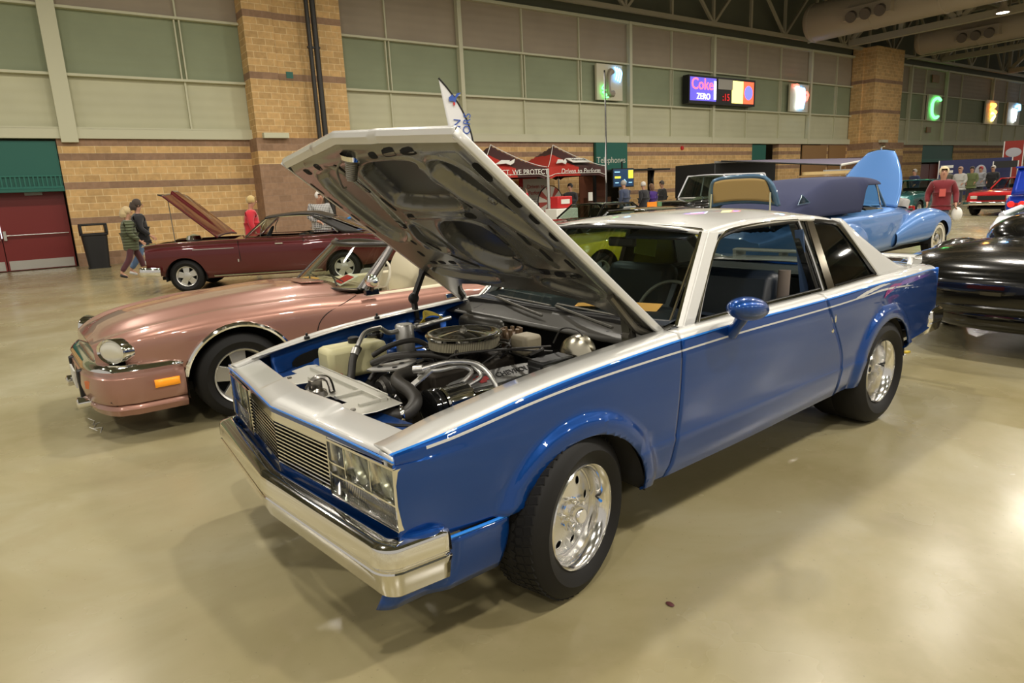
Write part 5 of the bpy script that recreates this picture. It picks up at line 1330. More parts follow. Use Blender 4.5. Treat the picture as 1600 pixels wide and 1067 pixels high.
# hood, raised
def mh(u, v):   # u 0 hinge..1 front, v -1..1
    L = 1.20 * u; a = radians(43); xx = .60 - L * cos(a); zz = .985 + L * sin(a)
    cur = -.05 * (1 - v * v) + .05 * (u ** 6) ; bul = .045 * (abs(v) < .30) * sm(u * 3)
    return (xx + sin(a) * (cur * 0 + bul * 0) , v * .74, zz + .04 * (1 - v * v) + .05 * (1 - sm((abs(v) - .24) / .1)) * sm(u * 2))
b = MB(); b.grid(mh, lin(0, 1, 30), lin(-1, 1, 40)); hd = b.build('hood', P_MAR, MAR, solid=.03, off=1)
MB().box((-.33, 0, 1.82), (.10, 1.3, .02), Matrix.Rotation(radians(20), 3, 'Y')).build('hood_lip', BLACK, hd)
MB().cyl((-.20, -.60, .92), (-.22, -.60, 1.78), .008).build('prop_rod', STEEL, MAR)
b = MB(); b.box((.2, 0, .75), (1.2, 1.3, .2)); b.lathe([(.17, 0), (.17, .07), (0, .09)], (.45, 0, .86), (0, 0, 1), 24); b.build('engine', CAST, MAR)
MB().lathe([(.14, 0), (.15, .03), (.12, .10), (0, .14)], (-.02, -.05, .93), (0, 0, 1), 24).build('air_cleaner', CHROME, MAR)
bumper_bar(MAR, [(-.42, -.95, .42), (-.66, -.95, .43), (-.80, -.86, .44), (-.84, 0, .44), (-.80, .86, .44), (-.66, .95, .43)], .03, .085, CHROME, 'front_bumper')
bumper_bar(MAR, [(3.9, -.93, .46), (4.15, -.86, .47), (4.2, 0, .47), (4.15, .86, .47), (3.9, .93, .46)], .03, .08, CHROME, 'rear_bumper')
for s in (-1, 1):
    for z in (.60, .76): MB().lathe([(.09, 0), (.085, .02), (.0, .03)], (-.68, s * .78, z), (-1, 0, 0), 18).build('headlamp', CHROME, MAR)
    MB().tube([(-.70, s * .90, .90), (-.62, s * .92, .93), (-.45, s * .92, .945)], .014, 6).build('fender_tip_trim', CHROME, MAR)
MB().tube([(1.12, -.86, .975), (1.12, -.92, 1.02)], .012, 6).build('mirror_stalk', CHROME, MAR)

# ------------------------------------------------------------------ light blue 1940s style convertible
P_LB = paint('light_blue_paint', (.10, .24, .56), .15, .3); P_LBD = paint('deep_grey_blue', (.06, .13, .22), .2, .35)
CLOTH = mat('dark_blue_canvas', (.030, .036, .085), .9); TANL = mat('tan_lining', (.36, .25, .10), .9)
B40 = thing('vintage_convertible', 'light blue rounded vintage convertible with dark blue cloth top and hood raised', 'car', (13.85, 6.38, 0), radians(2))
B40.rotation_euler = (0, 0, radians(182)); B40.location = (13.85, 6.40, 0)
# local frame: +x towards the tail, so the nose points to world +X
TB = dict(cf=.70, w=[(-.55, .26), (-.2, .38), (.4, .55), (1., .72), (1.6, .80), (2.6, .84), (3.8, .82), (4.8, .76), (5.5, .58)], zb=[(-.6, .5), (0, .42), (.8, .32), (3.0, .30), (4.2, .36), (5.5, .45)],
          zm=[(-.6, .7), (1, .62), (5.5, .62)], zf=[(-.55, .85), (0, .95), (1, 1.01), (1.6, 1.03), (3., 1.02), (4.4, .98), (5.5, .74)], dip=[(-.6, -.04), (1.5, -.02), (5.5, -.03)], zc=[(-.55, .92), (0, 1.03), (1.2, 1.10), (2, 1.08), (4., 1.10), (4.8, 1.02), (5.5, .78)])
AB = [(3.45, .36, .37)]
def b40_hole(c_): return (1.75 < c_.x < 3.6 and abs(c_.y) < .62 and c_.z > .9) or (-.35 < c_.x < 1.2 and abs(c_.y) < .5 and c_.z > .9) or (4.75 < c_.x < 5.35 and abs(c_.y) < .55 and c_.z > .85)
def b40_cls(c_): return 'door:%d' % (c_.y > 0) if 1.75 < c_.x < 2.75 and abs(c_.y) > .6 and .34 < c_.z else None
out, PB_, YB = car_shell(B40, TB, -.55, 5.5, AB, P_LB, b40_hole, b40_cls)
for s in (-1, 1):
    # torpedo front fender
    b = MB()
    def ff(u, v):
        x = -.72 + 2.35 * u; a = v
        hw = .245 * min(1, (u / .12) ** .5 if u < .12 else 1) * (1 - .45 * max(0, (u - .45) / .55)); zt_ = cinterp([(0, .55), (.06, .74), (.2, .90), (.38, .955), (.6, .90), (.8, .78), (1, .62)], u); zb_ = .34 if u > .05 else .40
        zc_ = (zt_ + zb_) / 2; hh = (zt_ - zb_) / 2
        ca, sa = cos(a), sin(a); e = .75
        return (x, s * (.70 + hw * (abs(ca) ** e) * (1 if ca > 0 else -1)), zc_ + hh * (abs(sa) ** e) * (1 if sa > 0 else -1))
    fa = [(0, .355, .365)]
    def ins(p): return s * p.y > .60 and (p.x) ** 2 + (p.z - .345) ** 2 < .375 ** 2
    def snp(p): d = sqrt(p.x ** 2 + (p.z - .345) ** 2) or 1e-5; return (p.x * .375 / d, p.y, .345 + (p.z - .345) * .375 / d)
    b.grid(ff, lin(.0, 1, 70), lin(0, 2 * pi, 49), (ins, snp)); b.build('front_fender', P_LB, B40, smooth=60)
    b = MB(); pts = [(.385 * cos(q), .345 + .385 * sin(q)) for q in lin(-.1, pi + .1, 14)]; b.grid(lambda u, v: (pts[int(u)][0], s * (.90 - .3 * v), pts[int(u)][1]), range(14), [0, 1]); b.build('fender_liner', UNDER, B40)
    wheel(B40, 0, s * .80, .36, .17, .21, 'whitewall', 'front_wheel'); wheel(B40, 3.45, s * .72, .36, .17, .21, 'whitewall', 'rear_wheel')
    b = MB(); b.ell((3.5, s * .80, .52), (.80, .16, .36), 30, 18); b.build('rear_fender', P_LB, B40, smooth=80)
    seam(B40, YB, [(1.72, .36), (1.72, .95)], s, .006); seam(B40, YB, [(2.78, .36), (2.78, .95)], s, .006)
# soft top
def st(u, v):
    x = cinterp([(0, 2.02), (.08, 2.06), (.45, 3.0), (.75, 4.1), (1, 5.0)], u); zt_ = cinterp([(0, 1.50), (.10, 1.545), (.4, 1.60), (.62, 1.585), (.82, 1.40), (1, 1.10)], u)
    a = abs(v); s_ = 1 if v >= 0 else -1
    w = cinterp([(0, .60), (.4, .70), (.8, .70), (1, .60)], u)
    if a < .6: return (x, s_ * w * .86 * a / .6, zt_ - .03 * (a / .6) ** 2)
    t = (a - .6) / .4; zb_ = 1.02 if u > .42 else max(1.02, 1.40); 
    zb_ = 1.02 + (.42 if u < .36 else .42 * max(0, (.40 - u) / .04) if u < .40 else 0)
    zz = zt_ - .03 + (zb_ - zt_ + .03) * (1 - cos(t * pi / 2)) ** .9; zz = min(zz, zt_ - .03)
    return (x, s_ * (w * .86 + (w * .14 + .05) * sin(t * pi / 2)), zz)
b = MB(); b.grid(st, lin(0, 1, 50), lin(-1, 1, 61)); tp = b.build('soft_top', CLOTH, B40, solid=.015, smooth=60)
ws_glass(B40, (1.70, 1.06), (2.03, 1.50), .62, .56, .10, GLASS, P_LBD, .022)
for s in (-1, 1):
    b = MB(); b.tube([(1.95, s * .66, 1.04), (2.05, s * .64, 1.30), (2.10, s * .62, 1.44)], .012, 6); b.tube([(2.86, s * .73, 1.04), (2.80, s * .70, 1.42)], .016, 6); b.build('window_frame', CHROME, B40)
    b = MB(); b.quad((4.45, s * .735, 1.24), (4.72, s * .70, 1.22), (4.62, s * .70, 1.36)); b.build('top_window', GLASS, tp, solid=.004); b = MB(); b.tube([(4.45, s * .735, 1.24), (4.72, s * .70, 1.22), (4.62, s * .70, 1.36), (4.45, s * .735, 1.24)], .006, 6, smooth=False); b.build('window_bead', P_LBD, tp)
b = MB(); b.box((2.5, 0, .85), (.7, 1.2, .25)); b.box((3.0, 0, 1.05), (.2, 1.2, .5)); b.build('seats', mat('blue_leather', (.02, .05, .16), .5), B40, bev=.05)
# raised alligator hood
def ah(u, v):
    a = radians(54); L = 1.22 * u; w = .62 * (1 - .62 * u ** 2.2) if u > 0 else .62
    return (1.22 - L * cos(a) * .9 + .12 * v * v * 0, v * w, 1.07 + L * sin(a) - .06 * v * v * (1 - .3 * u))
b = MB(); b.grid(ah, lin(0, 1, 24), lin(-1, 1, 24)); ho = b.build('hood', P_LB, B40, solid=.03)
b = MB(); b.tube([ah(1, v) for v in lin(-1, 1, 7)], .02, 6); b.tube([ah(1, 0), Vector(ah(1, 0)) + Vector((.02, 0, .06)), Vector(ah(1, 0)) + Vector((-.10, 0, .07))], .018, 6); b.build('hood_ornament', CHROME, ho)
b = MB(); b.box((.35, 0, .80), (1.3, .6, .25)); b.build('engine', CAST, B40)
MB().box((.9, -.42, 1.02), (.25, .05, .02)).build('yellow_tray', mat('yellow_paint', (.75, .55, .04), .4), B40)
# trunk lid, raised, tan lining towards the tail
def tl(u, v, d):
    w = .60 * (1 - .10 * u * u - .12 * u ** 8); zz = 1.22 + .47 * u - .07 * (abs(v) ** 4) * u
    return (5.05 + .12 * u + d, v * w * (1 - .05 * u), zz - (.05 * (1 - v * v) * (1 - u) * -1))
b = MB(); b.grid(lambda u, v: tl(u, v, -.05 + .05 * (u * u * 0 + (abs(v) ** 6))), lin(0, 1, 14), lin(-1, 1, 21)); ld_ = b.build('trunk_lid', P_LBD, B40, solid=.05, off=0)
b = MB(); b.grid(lambda u, v: tl(.10 + .76 * u, v * .84, .012), lin(0, 1, 10), lin(-1, 1, 15)); b.build('lid_lining', TANL, ld_, solid=.01)
for s in (-1, 1): MB().cyl((5.15, s * .52, .92), (5.13, s * .50, 1.42), .012).build('lid_strut', mat('pale_strut', (.45, .45, .32), .5) if s < 0 else bpy.data.materials['pale_strut'], ld_)

# ------------------------------------------------------------------ black fastback behind the blue coupe's tail
P_BK = paint('black_paint', (.004, .004, .004), 0, .15)
BK = thing('vintage_fastback', 'glossy black rounded fastback behind the tail of the blue coupe', 'car', (6.3, 1.92, 0), radians(2))
def blob(parent, name, c_, r, m, e=2.4, n=40, zcut=None, rot=0):
    b = MB(); R = Matrix.Rotation(radians(rot), 3, 'Z')
    def f(u, v):
        cu, su, cv, sv = cos(u), sin(u), cos(v), sin(v); p = lambda q: (abs(q) ** (2 / e)) * (1 if q >= 0 else -1)
        q = Vector((r[0] * p(cv) * p(cu), r[1] * p(cv) * p(su), r[2] * p(sv)))
        if zcut is not None: q.z = max(q.z, zcut - c_[2])
        return Vector(c_) + R @ q
    b.grid(f, lin(0, 2 * pi, n + 1), lin(-pi / 2, pi / 2, n // 2 + 1)); return b.build(name, m, parent, smooth=60)
blob(BK, 'body', (1.45, 0.10, .60), (1.45, 1.12, .32), P_BK, 3.1, 64)
blob(BK, 'cabin', (3.7, .40, .76), (1.3, .80, .36), P_BK, 2.6, 40)
blob(BK, 'rear_fender', (1.6, -.95, .55), (.80, .20, .36), P_BK, 2.3, 36); blob(BK, 'rear_fender', (1.6, .95, .55), (.80, .20, .36), P_BK, 2.3, 36)
blob(BK, 'lower_body', (1.5, 0, .36), (1.38, .90, .18), P_BK, 3.2, 48)
b = MB(); b.tube([(.9, .98, .47), (.30, .86, .475), (.06, .5, .475), (.03, 0, .475), (.08, -.5, .475), (.4, -.9, .47)], .018, 8); b.build('rear_bumper', P_BK, BK)
MB().tube([(.35, .84, .52), (.085, .5, .515), (.06, 0, .515), (.11, -.5, .515)], .005, 6).build('chrome_line', CHROME, BK)
MB().ell((.16, -.62, .58), (.05, .10, .055), 16, 10, Matrix.Rotation(.3, 3, 'Z')).build('tail_lamp', bpy.data.materials['tail_lamp_red'], BK)
wheel(BK, 1.6, -.94, .34, .18, .2, 'cap', 'rear_wheel'); wheel(BK, 1.6, .94, .34, .18, .2, 'cap', 'rear_wheel'); wheel(BK, 4.0, .7, .34, .18, .2, 'cap', 'front_wheel'); wheel(BK, 4.0, -.7, .34, .18, .2, 'cap', 'front_wheel')
# ------------------------------------------------------------------ simpler cars further off (each its own body, glass, wheels)
def quick_car(name, lab, loc, rot, pm, L=4.6, W=1.75, H=1.35, belt=.88, hoodz=.86, cab=(1.05, 3.1), roofm=None, openb=None, wr=.31, xf=-.75, rimm=None, tail=.86, glass=GLASS, style='five', wsr=.42, rwr=.5):
    t = thing(name, lab, 'car', (*loc, 0), radians(rot)); x1 = xf + L; w = W / 2; roofm = roofm or pm; wb = L * .58
    T = dict(cf=.86, w=[(xf, w * .86), (xf + .25, w * .96), (.4, w), (wb, w), (x1 - .3, w * .97), (x1, w * .86)], zb=[(xf, .38), (-.4, .26), (wb, .26), (x1, .40)], zm=[(xf, .55), (x1, .60)],
             zf=[(xf, hoodz - .14), (xf + .2, hoodz - .05), (.3, hoodz), (cab[0], belt), (cab[1], belt), (x1 - .3, tail), (x1, tail - .14)], dip=[(xf, 0), (x1, 0)], zc=[(xf, hoodz - .12), (xf + .2, hoodz - .02), (.3, hoodz + .03), (cab[0], belt + .04), (cab[1], belt + .03), (x1 - .3, tail + .02), (x1, tail - .12)])
    arcs = [(0, wr, wr + .06), (wb, wr, wr + .06)]
    out, P, ys = car_shell(t, T, xf, x1, arcs, pm, lambda c_: cab[0] + .2 < c_.x < cab[1] - .2 and abs(c_.y) < w * .74 and c_.z > belt - .06, lambda c_: ('door:%d' % (c_.y > 0)) if cab[0] < c_.x < cab[0] + 1.15 and abs(c_.y) > w * .8 and c_.z > .28 else None, nx=70, nv=36)
    for s in (-1, 1):
        for x in (cab[0], cab[0] + 1.15): seam(t, ys, [(x, .28), (x, .6), (x, belt - .04)], s, .005)
        wheel(t, 0, s * (w - .13), wr, .2, wr * .62, style, 'front_wheel', rimm=rimm); wheel(t, wb, s * (w - .13), wr, .2, wr * .62, style, 'rear_wheel', rimm=rimm)
        MB().box((xf + .02, s * w * .62, hoodz - .22), (.06, .22, .12)).build('headlamp', bpy.data.materials['frosted_lens'], t, bev=.02)
        MB().box((x1 - .02, s * w * .62, tail - .24), (.06, .28, .12)).build('tail_lamp', bpy.data.materials['tail_lamp_red'], t, bev=.02)
        if H > belt + .1:
            a, c2 = cab; yb, yt = w * .90, w * .72
            b = MB(); b.tube([(a, s * yb * .98, belt + .01), (a + wsr, s * yt, H - .04)], .028, 8); b.tube([(a + wsr, s * yt, H - .03), (c2 - rwr, s * yt, H - .03)], .028, 8); b.tube([(c2 - rwr, s * yt, H - .04), (c2, s * yb * .95, belt + .01)], .05, 8); b.tube([(a + 1.25, s * yb, belt), (a + 1.2, s * yt, H - .05)], .025, 6); b.build('pillar', roofm, t)
            b = MB(); b.quad((a + .1, s * yb * .97, belt + .01), (c2 - .12, s * yb * .97, belt + .01), (c2 - rwr - .05, s * yt * .99, H - .05), (a + wsr + .02, s * yt * .99, H - .05)); b.build('side_glass', glass, t, smooth=0)
    bumper_bar(t, [(xf + .15, -w, .45), (xf - .04, -w * .85, .45), (xf - .09, 0, .45), (xf - .04, w * .85, .45), (xf + .15, w, .45)], .03, .065, CHROME if style != 'cap' else SATIN, 'front_bumper')
    bumper_bar(t, [(x1 - .15, -w, .45), (x1 + .03, -w * .85, .45), (x1 + .07, 0, .45), (x1 + .03, w * .85, .45), (x1 - .15, w, .45)], .03, .065, CHROME if style != 'cap' else SATIN, 'rear_bumper')
    MB().box((xf + .0, 0, hoodz - .24), (.05, w * .95, .15)).build('grille', BLACK, t)
    b = MB(); b.box(((cab[0] + cab[1]) / 2, 0, .6), (cab[1] - cab[0] - .6, w * 1.4, .3)); b.box((cab[0] + 1.2, 0, .8), (.16, w * 1.4, .5)); b.build('seats', VINYL, t, bev=.04)
    if H > belt + .1:
        ws_glass(t, (cab[0], belt + .02), (cab[0] + wsr, H - .03), w * .86, w * .70, .10, glass, None)
        ws_glass(t, (cab[1], belt + .02), (cab[1] - rwr, H - .03), w * .84, w * .70, -.06, glass, None, name='rear_window')
        b = MB(); b.grid(lambda u, v: (cab[0] + wsr + (cab[1] - cab[0] - wsr - rwr) * u - .06 * (1 - v * v) * (1 - u) + .05 * (1 - v * v) * u, v * w * .73, H - .03 + .035 * (1 - v * v) + .02 * sin(pi * u)), lin(0, 1, 12), lin(-1, 1, 13)); b.build('roof', roofm, t, solid=.03, off=-1)
    return t, ys
P_YEL = paint('yellow_body', (.75, .58, .01), 0, .3); P_TEAL = paint('teal_body', (.01, .10, .10), .3, .3); P_RED = paint('red_body', (.42, .012, .014), 0, .3); P_RBL = paint('royal_blue_body', (.008, .04, .40), .2, .3); P_WH = paint('white_body', (.68, .68, .72), 0, .3); P_SKY = paint('sky_blue_body', (.02, .25, .70), .1, .3)
quick_car('sports_car', 'yellow sports car with black roof, seen through the windshield of the blue coupe', (7.0, 8.3), 3, P_YEL, L=4.3, W=1.75, H=1.19, belt=.80, hoodz=.80, cab=(1.3, 3.3), roofm=BLACKG, tail=.82)
t, _ = quick_car('off_road_wagon', 'black off-road wagon with white roof behind the open tan-lined trunk lid', (16.6, 14.0), 3, P_BK, L=4.5, W=1.9, H=1.86, belt=1.16, hoodz=1.12, cab=(1.0, 3.7), roofm=P_WH, wr=.39, wsr=.30, rwr=.1, tail=1.12)
o = MB().box((.55, .1, 1.17), (.35, .5, .01)).build('paper_sheet', WHITE, t)
t, _ = quick_car('black_roadster', 'low black car with display cards on it, in front of the canopy tents', (10.9, 13.4), 3, P_BK, L=4.2, W=1.7, H=1.20, belt=.82, hoodz=.82, cab=(.9, 2.9), tail=.80)
t = thing('display_card', 'grey information board leaning on the low black car before the tents', 'board', (12.4, 12.15, 0))
MB().box((0, 0, .95), (.42, .03, .34), Matrix.Rotation(.5, 3, 'X')).build('card', mat('card_grey', (.30, .31, .32), .6), t); MB().box((0, .1, .40), (.05, .05, .85)).build('easel', BLACK, t)
t = thing('display_card', 'orange and green display card right of the grey board before the tents', 'board', (13.3, 12.15, 0))
MB().box((0, 0, 1.0), (.34, .03, .36)).build('card', ORANGE, t); MB().box((.28, 0, 1.0), (.16, .03, .34)).build('green_edge', mat('card_green', (.10, .22, .10), .6), t); MB().box((0, .05, .42), (.05, .05, .85)).build('easel', BLACK, t)
quick_car('teal_coupe', 'dark teal classic car facing forward behind the woman in maroon', (26.2, 12.0), 4, P_TEAL, L=4.8, W=1.8, H=1.36, belt=.92, hoodz=.90, cab=(1.3, 3.4))
quick_car('muscle_car', 'red classic coupe facing forward in the aisle on the right', (28.5, 9.4), -2, P_RED, L=4.6, W=1.8, H=1.30, belt=.90, hoodz=.88, cab=(1.2, 3.3), glass=GLASS)
# blue coupe with trunk lid open, its tail towards the camera
t, _ = quick_car('open_trunk_coupe', 'royal blue coupe with round red tail lamps and trunk lid raised at the right edge', (25.3, 6.35), 184, P_RBL, L=4.7, W=1.85, H=1.28, belt=.88, hoodz=.86, cab=(1.2, 3.2), tail=.90)
b = MB(); b.grid(lambda u, v: (3.95 - .42 * u, v * .72, .92 + .72 * u + .03 * (1 - v * v)), lin(0, 1, 6), lin(-1, 1, 13)); b.build('trunk_lid', P_RBL, t, solid=.05)
MB().box((3.60, 0, 1.63), (.16, 1.5, .05)).build('spoiler_lip', P_RBL, t, bev=.01)
for y in (-.70, -.46, .46, .70): MB().lathe([(.085, 0), (.08, .02), (.02, .03), (0, .03)], (3.96, y, .68), (1, 0, 0), 20).build('round_tail_lamp', mat('lit_red_lamp', (.7, .02, .02), .3, emit=(.8, .03, .02), estr=.6) if 'lit_red_lamp' not in bpy.data.materials else bpy.data.materials['lit_red_lamp'], t)
MB().box((3.99, 0, .62), (.02, .34, .15)).build('number_plate', mat('cream_number_plate', (.62, .55, .32), .5), t)
quick_car('white_coupe', 'white rounded car just visible beyond the black fastback', (16.2, 3.62), 182, P_WH, L=4.4, W=1.7, H=1.0, belt=.85, hoodz=.80, cab=(1.3, 3.2), style='cap', tail=.78)
quick_car('light_blue_car', 'bright light blue car by the wall behind the maroon coupe', (11.5, 21.0), 180, P_SKY, L=4.0, W=1.7, H=1.15, belt=.85, hoodz=.88, cab=(1.2, 2.9), tail=.9)
# dark wagon carrying the boards
t, _ = quick_car('dark_wagon', 'dark wagon carrying long boards on its roof behind the blue cloth top', (16.8, 10.6), 2, BLACKG, L=4.7, W=1.8, H=1.60, belt=.98, hoodz=.95, cab=(1.1, 3.9), rwr=.15, tail=.98)
for x in (2.0, 3.4): MB().box((x, 0, 1.66), (.04, 1.4, .05)).build('roof_bar', CHROME, t)
t = thing('paddle_board', 'long beige wooden board with a handle slot lying on the dark wagon roof', 'board', (18.9, 10.35, 1.715), radians(3))
b = MB(); b.prism(rnd([(-1.7, -.10), (-1.2, -.22), (.6, -.20), (1.3, -.16), (1.5, 0), (1.3, .16), (.6, .2), (-1.2, .22), (-1.7, .10)]), lambda a, c_, q: (a, c_, q), -.03, .05); b.build('board_body', mat('blond_wood', (.55, .40, .18), .5), t); MB().box((.75, 0, .055), (.5, .12, .01)).build('handle_slot', mat('slot_brown', (.35, .22, .08), .6), t)
o = MB().prism(rnd([(-1.3, -.14), (1.3, -.14), (1.5, 0), (1.3, .14), (-1.3, .14)]), lambda a, c_, q: (a, c_, q), -.04, .06).build('silver_board', mat('silver_board', (.42, .43, .42), .35, .4)); o.location = (20.6, 10.95, 1.76); o.rotation_euler = (0, 0, radians(3)); tag(o, 'silver-grey long board lying beside the beige board on the dark wagon', 'board')
# black trailer with a spread grey awning
t = thing('black_trailer', 'black box trailer beyond the off-road wagon, carrying the awning', 'trailer', (22.6, 17.4, 0), radians(4))
MB().box((1.9, .6, 1.35), (4.6, 1.9, 2.0)).build('box_body', BLACK, t, bev=.03); MB().box((1.9, -.37, 2.38), (4.7, .06, .08)).build('top_rail', SATIN, t)
for x in (1.2, 2.4): 
    MB().lathe([(.34, -.1), (.36, 0), (.34, .1), (0, .1)], (x, -.36, .36), (0, -1, 0), 24).build('wheel', RUBBER, t)
t = thing('awning', 'grey-purple cloth awning stretched out from the black trailer top', 'awning', (22.9, 16.85, 0))
A_ = [Vector((-.4, .1, 2.42)), Vector((4.0, .5, 2.46)), Vector((7.1, -2.3, 2.33)), Vector((1.5, -3.7, 2.02))]
b = MB(); b.grid(lambda u, v: A_[0].lerp(A_[1], u).lerp(A_[3].lerp(A_[2], u), v) - Vector((0, 0, .10 * sin(pi * u) * sin(pi * v))), lin(0, 1, 12), lin(0, 1, 12)); b.build('awning_cloth', mat('grey_purple_cloth', (.16, .14, .19), .8), t, solid=.02)
MB().cyl(A_[3], A_[2], .045).build('front_rail', WHITE, t)
for k in (2, 3): MB().cyl(A_[k], (A_[k].x, A_[k].y, 0), .025).build('awning_leg', SATIN, t)
MB().cyl(A_[0], A_[3], .03).build('side_rail', BLACK, t)
# banners at the far right
for (px, dep, w, z0, z1, nm, lab, m) in ((1522, 37, 3.4, .3, 2.25, 'navy_banner', 'long navy printed banner behind the far group of people', mat('navy_print', (.03, .035, .11), .7)),
                                        (1580, 38.5, .95, .4, 3.2, 'red_banner', 'tall red banner with a pale emblem near the right edge', mat('red_print', (.28, .03, .02), .7)),
                                        (1570, 35.5, 1.1, 1.7, 2.05, 'black_sign', 'black framed sign on posts left of the red banner', BLACK)):
    p = depth_pt(px, 266, dep); t = thing(nm, lab, 'banner' if 'banner' in nm else 'sign', tuple(p), radians(-62))
    MB().box((0, 0, (z0 + z1) / 2), (w, .05, z1 - z0)).build('panel', m, t, smooth=0)
    for sx in (-1, 1): MB().box((sx * w / 2, 0, z1 / 2), (.05, .07, z1)).build('post', SATIN, t, smooth=0)
    if nm == 'navy_banner':
        MB().ell((.3, -.03, 1.5), (.28, .01, .42), 14, 10).build('emblem', mat('pale_print', (.42, .42, .45), .7), t)
        for k in range(3): MB().box((-1.3, -.03, 1.9 - k * .28), (.6, .01, .14)).build('white_patch', WHITE, t, smooth=0)
    if nm == 'red_banner': MB().ell((0, -.03, 2.55), (.38, .01, .26), 14, 10).build('emblem', bpy.data.materials['pale_print'], t)
t = thing('table', 'dark table in front of the far group of people', 'table', tuple(depth_pt(1500, 266, 30.2)), radians(-62))
MB().box((0, 0, .74), (1.8, .7, .04)).build('tabletop', BLACK, t)
for sx in (-.8, .8):
    for sy in (-.3, .3): MB().box((sx, sy, .36), (.04, .04, .72)).build('leg', BLACK, t)
# ------------------------------------------------------------------ people
SKINM = mat('skin', (.50, .27, .18), .55); 
def mcol(name, col, rough=.8, sheen=.3):
    if name in bpy.data.materials: return bpy.data.materials[name]
    return mat(name, col, rough, sheen=sheen)
def skel(name, pts, edges, m, parent, sub=2, root=0, rad2=None):
    me = bpy.data.meshes.new(name); me.from_pydata([p[:3] for p in pts], edges, []); o = bpy.data.objects.new(name, me); COL.objects.link(o); o.parent = parent
    md = o.modifiers.new('skin', 'SKIN'); md.use_smooth_shade = True
    for i, (sv, p) in enumerate(zip(me.skin_vertices[0].data, pts)):
        r = p[3]; sv.radius = (r, r) if not isinstance(r, tuple) else r; sv.use_root = (i == root)
    s2 = o.modifiers.new('subdivision', 'SUBSURF'); s2.levels = s2.render_levels = sub; me.materials.append(m); return o
def lerp(a, b, t): return tuple(a[i] + (b[i] - a[i]) * t for i in range(3))
def person(label, loc, rotz, H=1.70, pose=None, top=('c', (.1, .1, .1)), bottom=('d', (.05, .07, .14)), hair=('h', (.1, .07, .04)), hairlen=0, coatlen=0, group=None, shoes=(.02, .02, .02), width=1., skin=None):
    """faces local +x; y is the left side"""
    k = H / 1.72; pose = pose or {}
    t = thing('person', label, 'person', loc, rotz, group)
    P = dict(pel=(0, 0, .95), chest=(.0, 0, 1.27), neck=(.0, 0, 1.47), head=(.03, 0, 1.62), shL=(0, .19, 1.40), shR=(0, -.19, 1.40), elL=(-.03, .24, 1.13), elR=(-.03, -.24, 1.13), haL=(.06, .25, .90), haR=(.06, -.25, .90),
             hiL=(0, .09, .92), hiR=(0, -.09, .92), knL=(.02, .10, .50), knR=(.02, -.10, .50), anL=(0, .10, .09), anR=(0, -.10, .09), toL=(.16, .12, .04), toR=(.16, -.12, .04))
    P.update(pose); P = {a: tuple(q * k for q in v) for a, v in P.items()}; w = width * k
    sk = skin or SKINM
    # body: one continuous skin surface with fingers
    names = ['pel', 'chest', 'neck', 'head', 'shL', 'shR', 'elL', 'elR', 'haL', 'haR', 'hiL', 'hiR', 'knL', 'knR', 'anL', 'anR', 'toL', 'toR']
    rad = dict(pel=.095, chest=.10, neck=.050, head=.088, shL=.040, shR=.040, elL=.034, elR=.034, haL=.026, haR=.026, hiL=.065, hiR=.065, knL=.045, knR=.045, anL=.038, anR=.038, toL=.03, toR=.03)
    pts = [(*P[n], rad[n] * w) for n in names]; ix = {n: i for i, n in enumerate(names)}
    E_ = [('pel', 'chest'), ('chest', 'neck'), ('neck', 'head'), ('chest', 'shL'), ('chest', 'shR'), ('shL', 'elL'), ('elL', 'haL'), ('shR', 'elR'), ('elR', 'haR'), ('pel', 'hiL'), ('pel', 'hiR'), ('hiL', 'knL'), ('knL', 'anL'), ('anL', 'toL'), ('hiR', 'knR'), ('knR', 'anR'), ('anR', 'toR')]
    edges = [(ix[a], ix[b]) for a, b in E_]
    hx, hy, hz = P['head']; pts.append((hx + .01 * k, hy, hz + .09 * k, .082 * k)); edges.append((ix['head'], len(pts) - 1))
    for side, sg in (('L', 1), ('R', -1)):
        h_ = Vector(P['ha' + side]); d = (h_ - Vector(P['el' + side])).normalized(); fw = Vector((1, 0, 0)); fw = (fw - d * fw.dot(d)); fw = fw.normalized() if fw.length > .1 else Vector((0, 0, 1)); nrm = d.cross(fw)
        pm = h_ + d * .055 * k; pts.append((*pm, (.020 * k, .034 * k))); ip = len(pts) - 1; edges.append((ix['ha' + side], ip))
        for f, (off, L) in enumerate(((-.030, .060), (-.010, .072), (.010, .068), (.030, .055))):
            a = pm + fw * off * k + d * .035 * k; b_ = a + (d * .8 + nrm * .35 * -sg) * L * .55 * k; c_ = b_ + (d * .5 + nrm * .8 * -sg) * L * .45 * k
            i0 = len(pts); pts += [(*a, .0095 * k), (*b_, .009 * k), (*c_, .008 * k)]; edges += [(ip, i0), (i0, i0 + 1), (i0 + 1, i0 + 2)]
        a = h_ + fw * .035 * k + d * .03 * k; b_ = a + (fw * .6 + d * .8) * .035 * k; i0 = len(pts); pts += [(*a, .011 * k), (*b_, .009 * k)]; edges += [(ip, i0), (i0, i0 + 1)]
    skel('body', pts, edges, sk, t)
    # face
    hd = Vector(P['head']) + Vector((.01, 0, .035)) * k
    tilt = pose.get('tilt', 0) if isinstance(pose.get('tilt', 0), (int, float)) else 0
    b = MB(); b.ell(hd + Vector((.098, 0, -.012)) * k, (.018 * k, .014 * k, .026 * k), 10, 8)
    for s in (-1, 1): b.ell(hd + Vector((-.005, s * .088, -.005)) * k, (.022 * k, .012 * k, .032 * k), 10, 8)
    b.build('nose_and_ears', sk, t, smooth=80)
    b = MB()
    for s in (-1, 1): b.ell(hd + Vector((.083, s * .032, .018)) * k, (.010 * k, .014 * k, .008 * k), 8, 6)
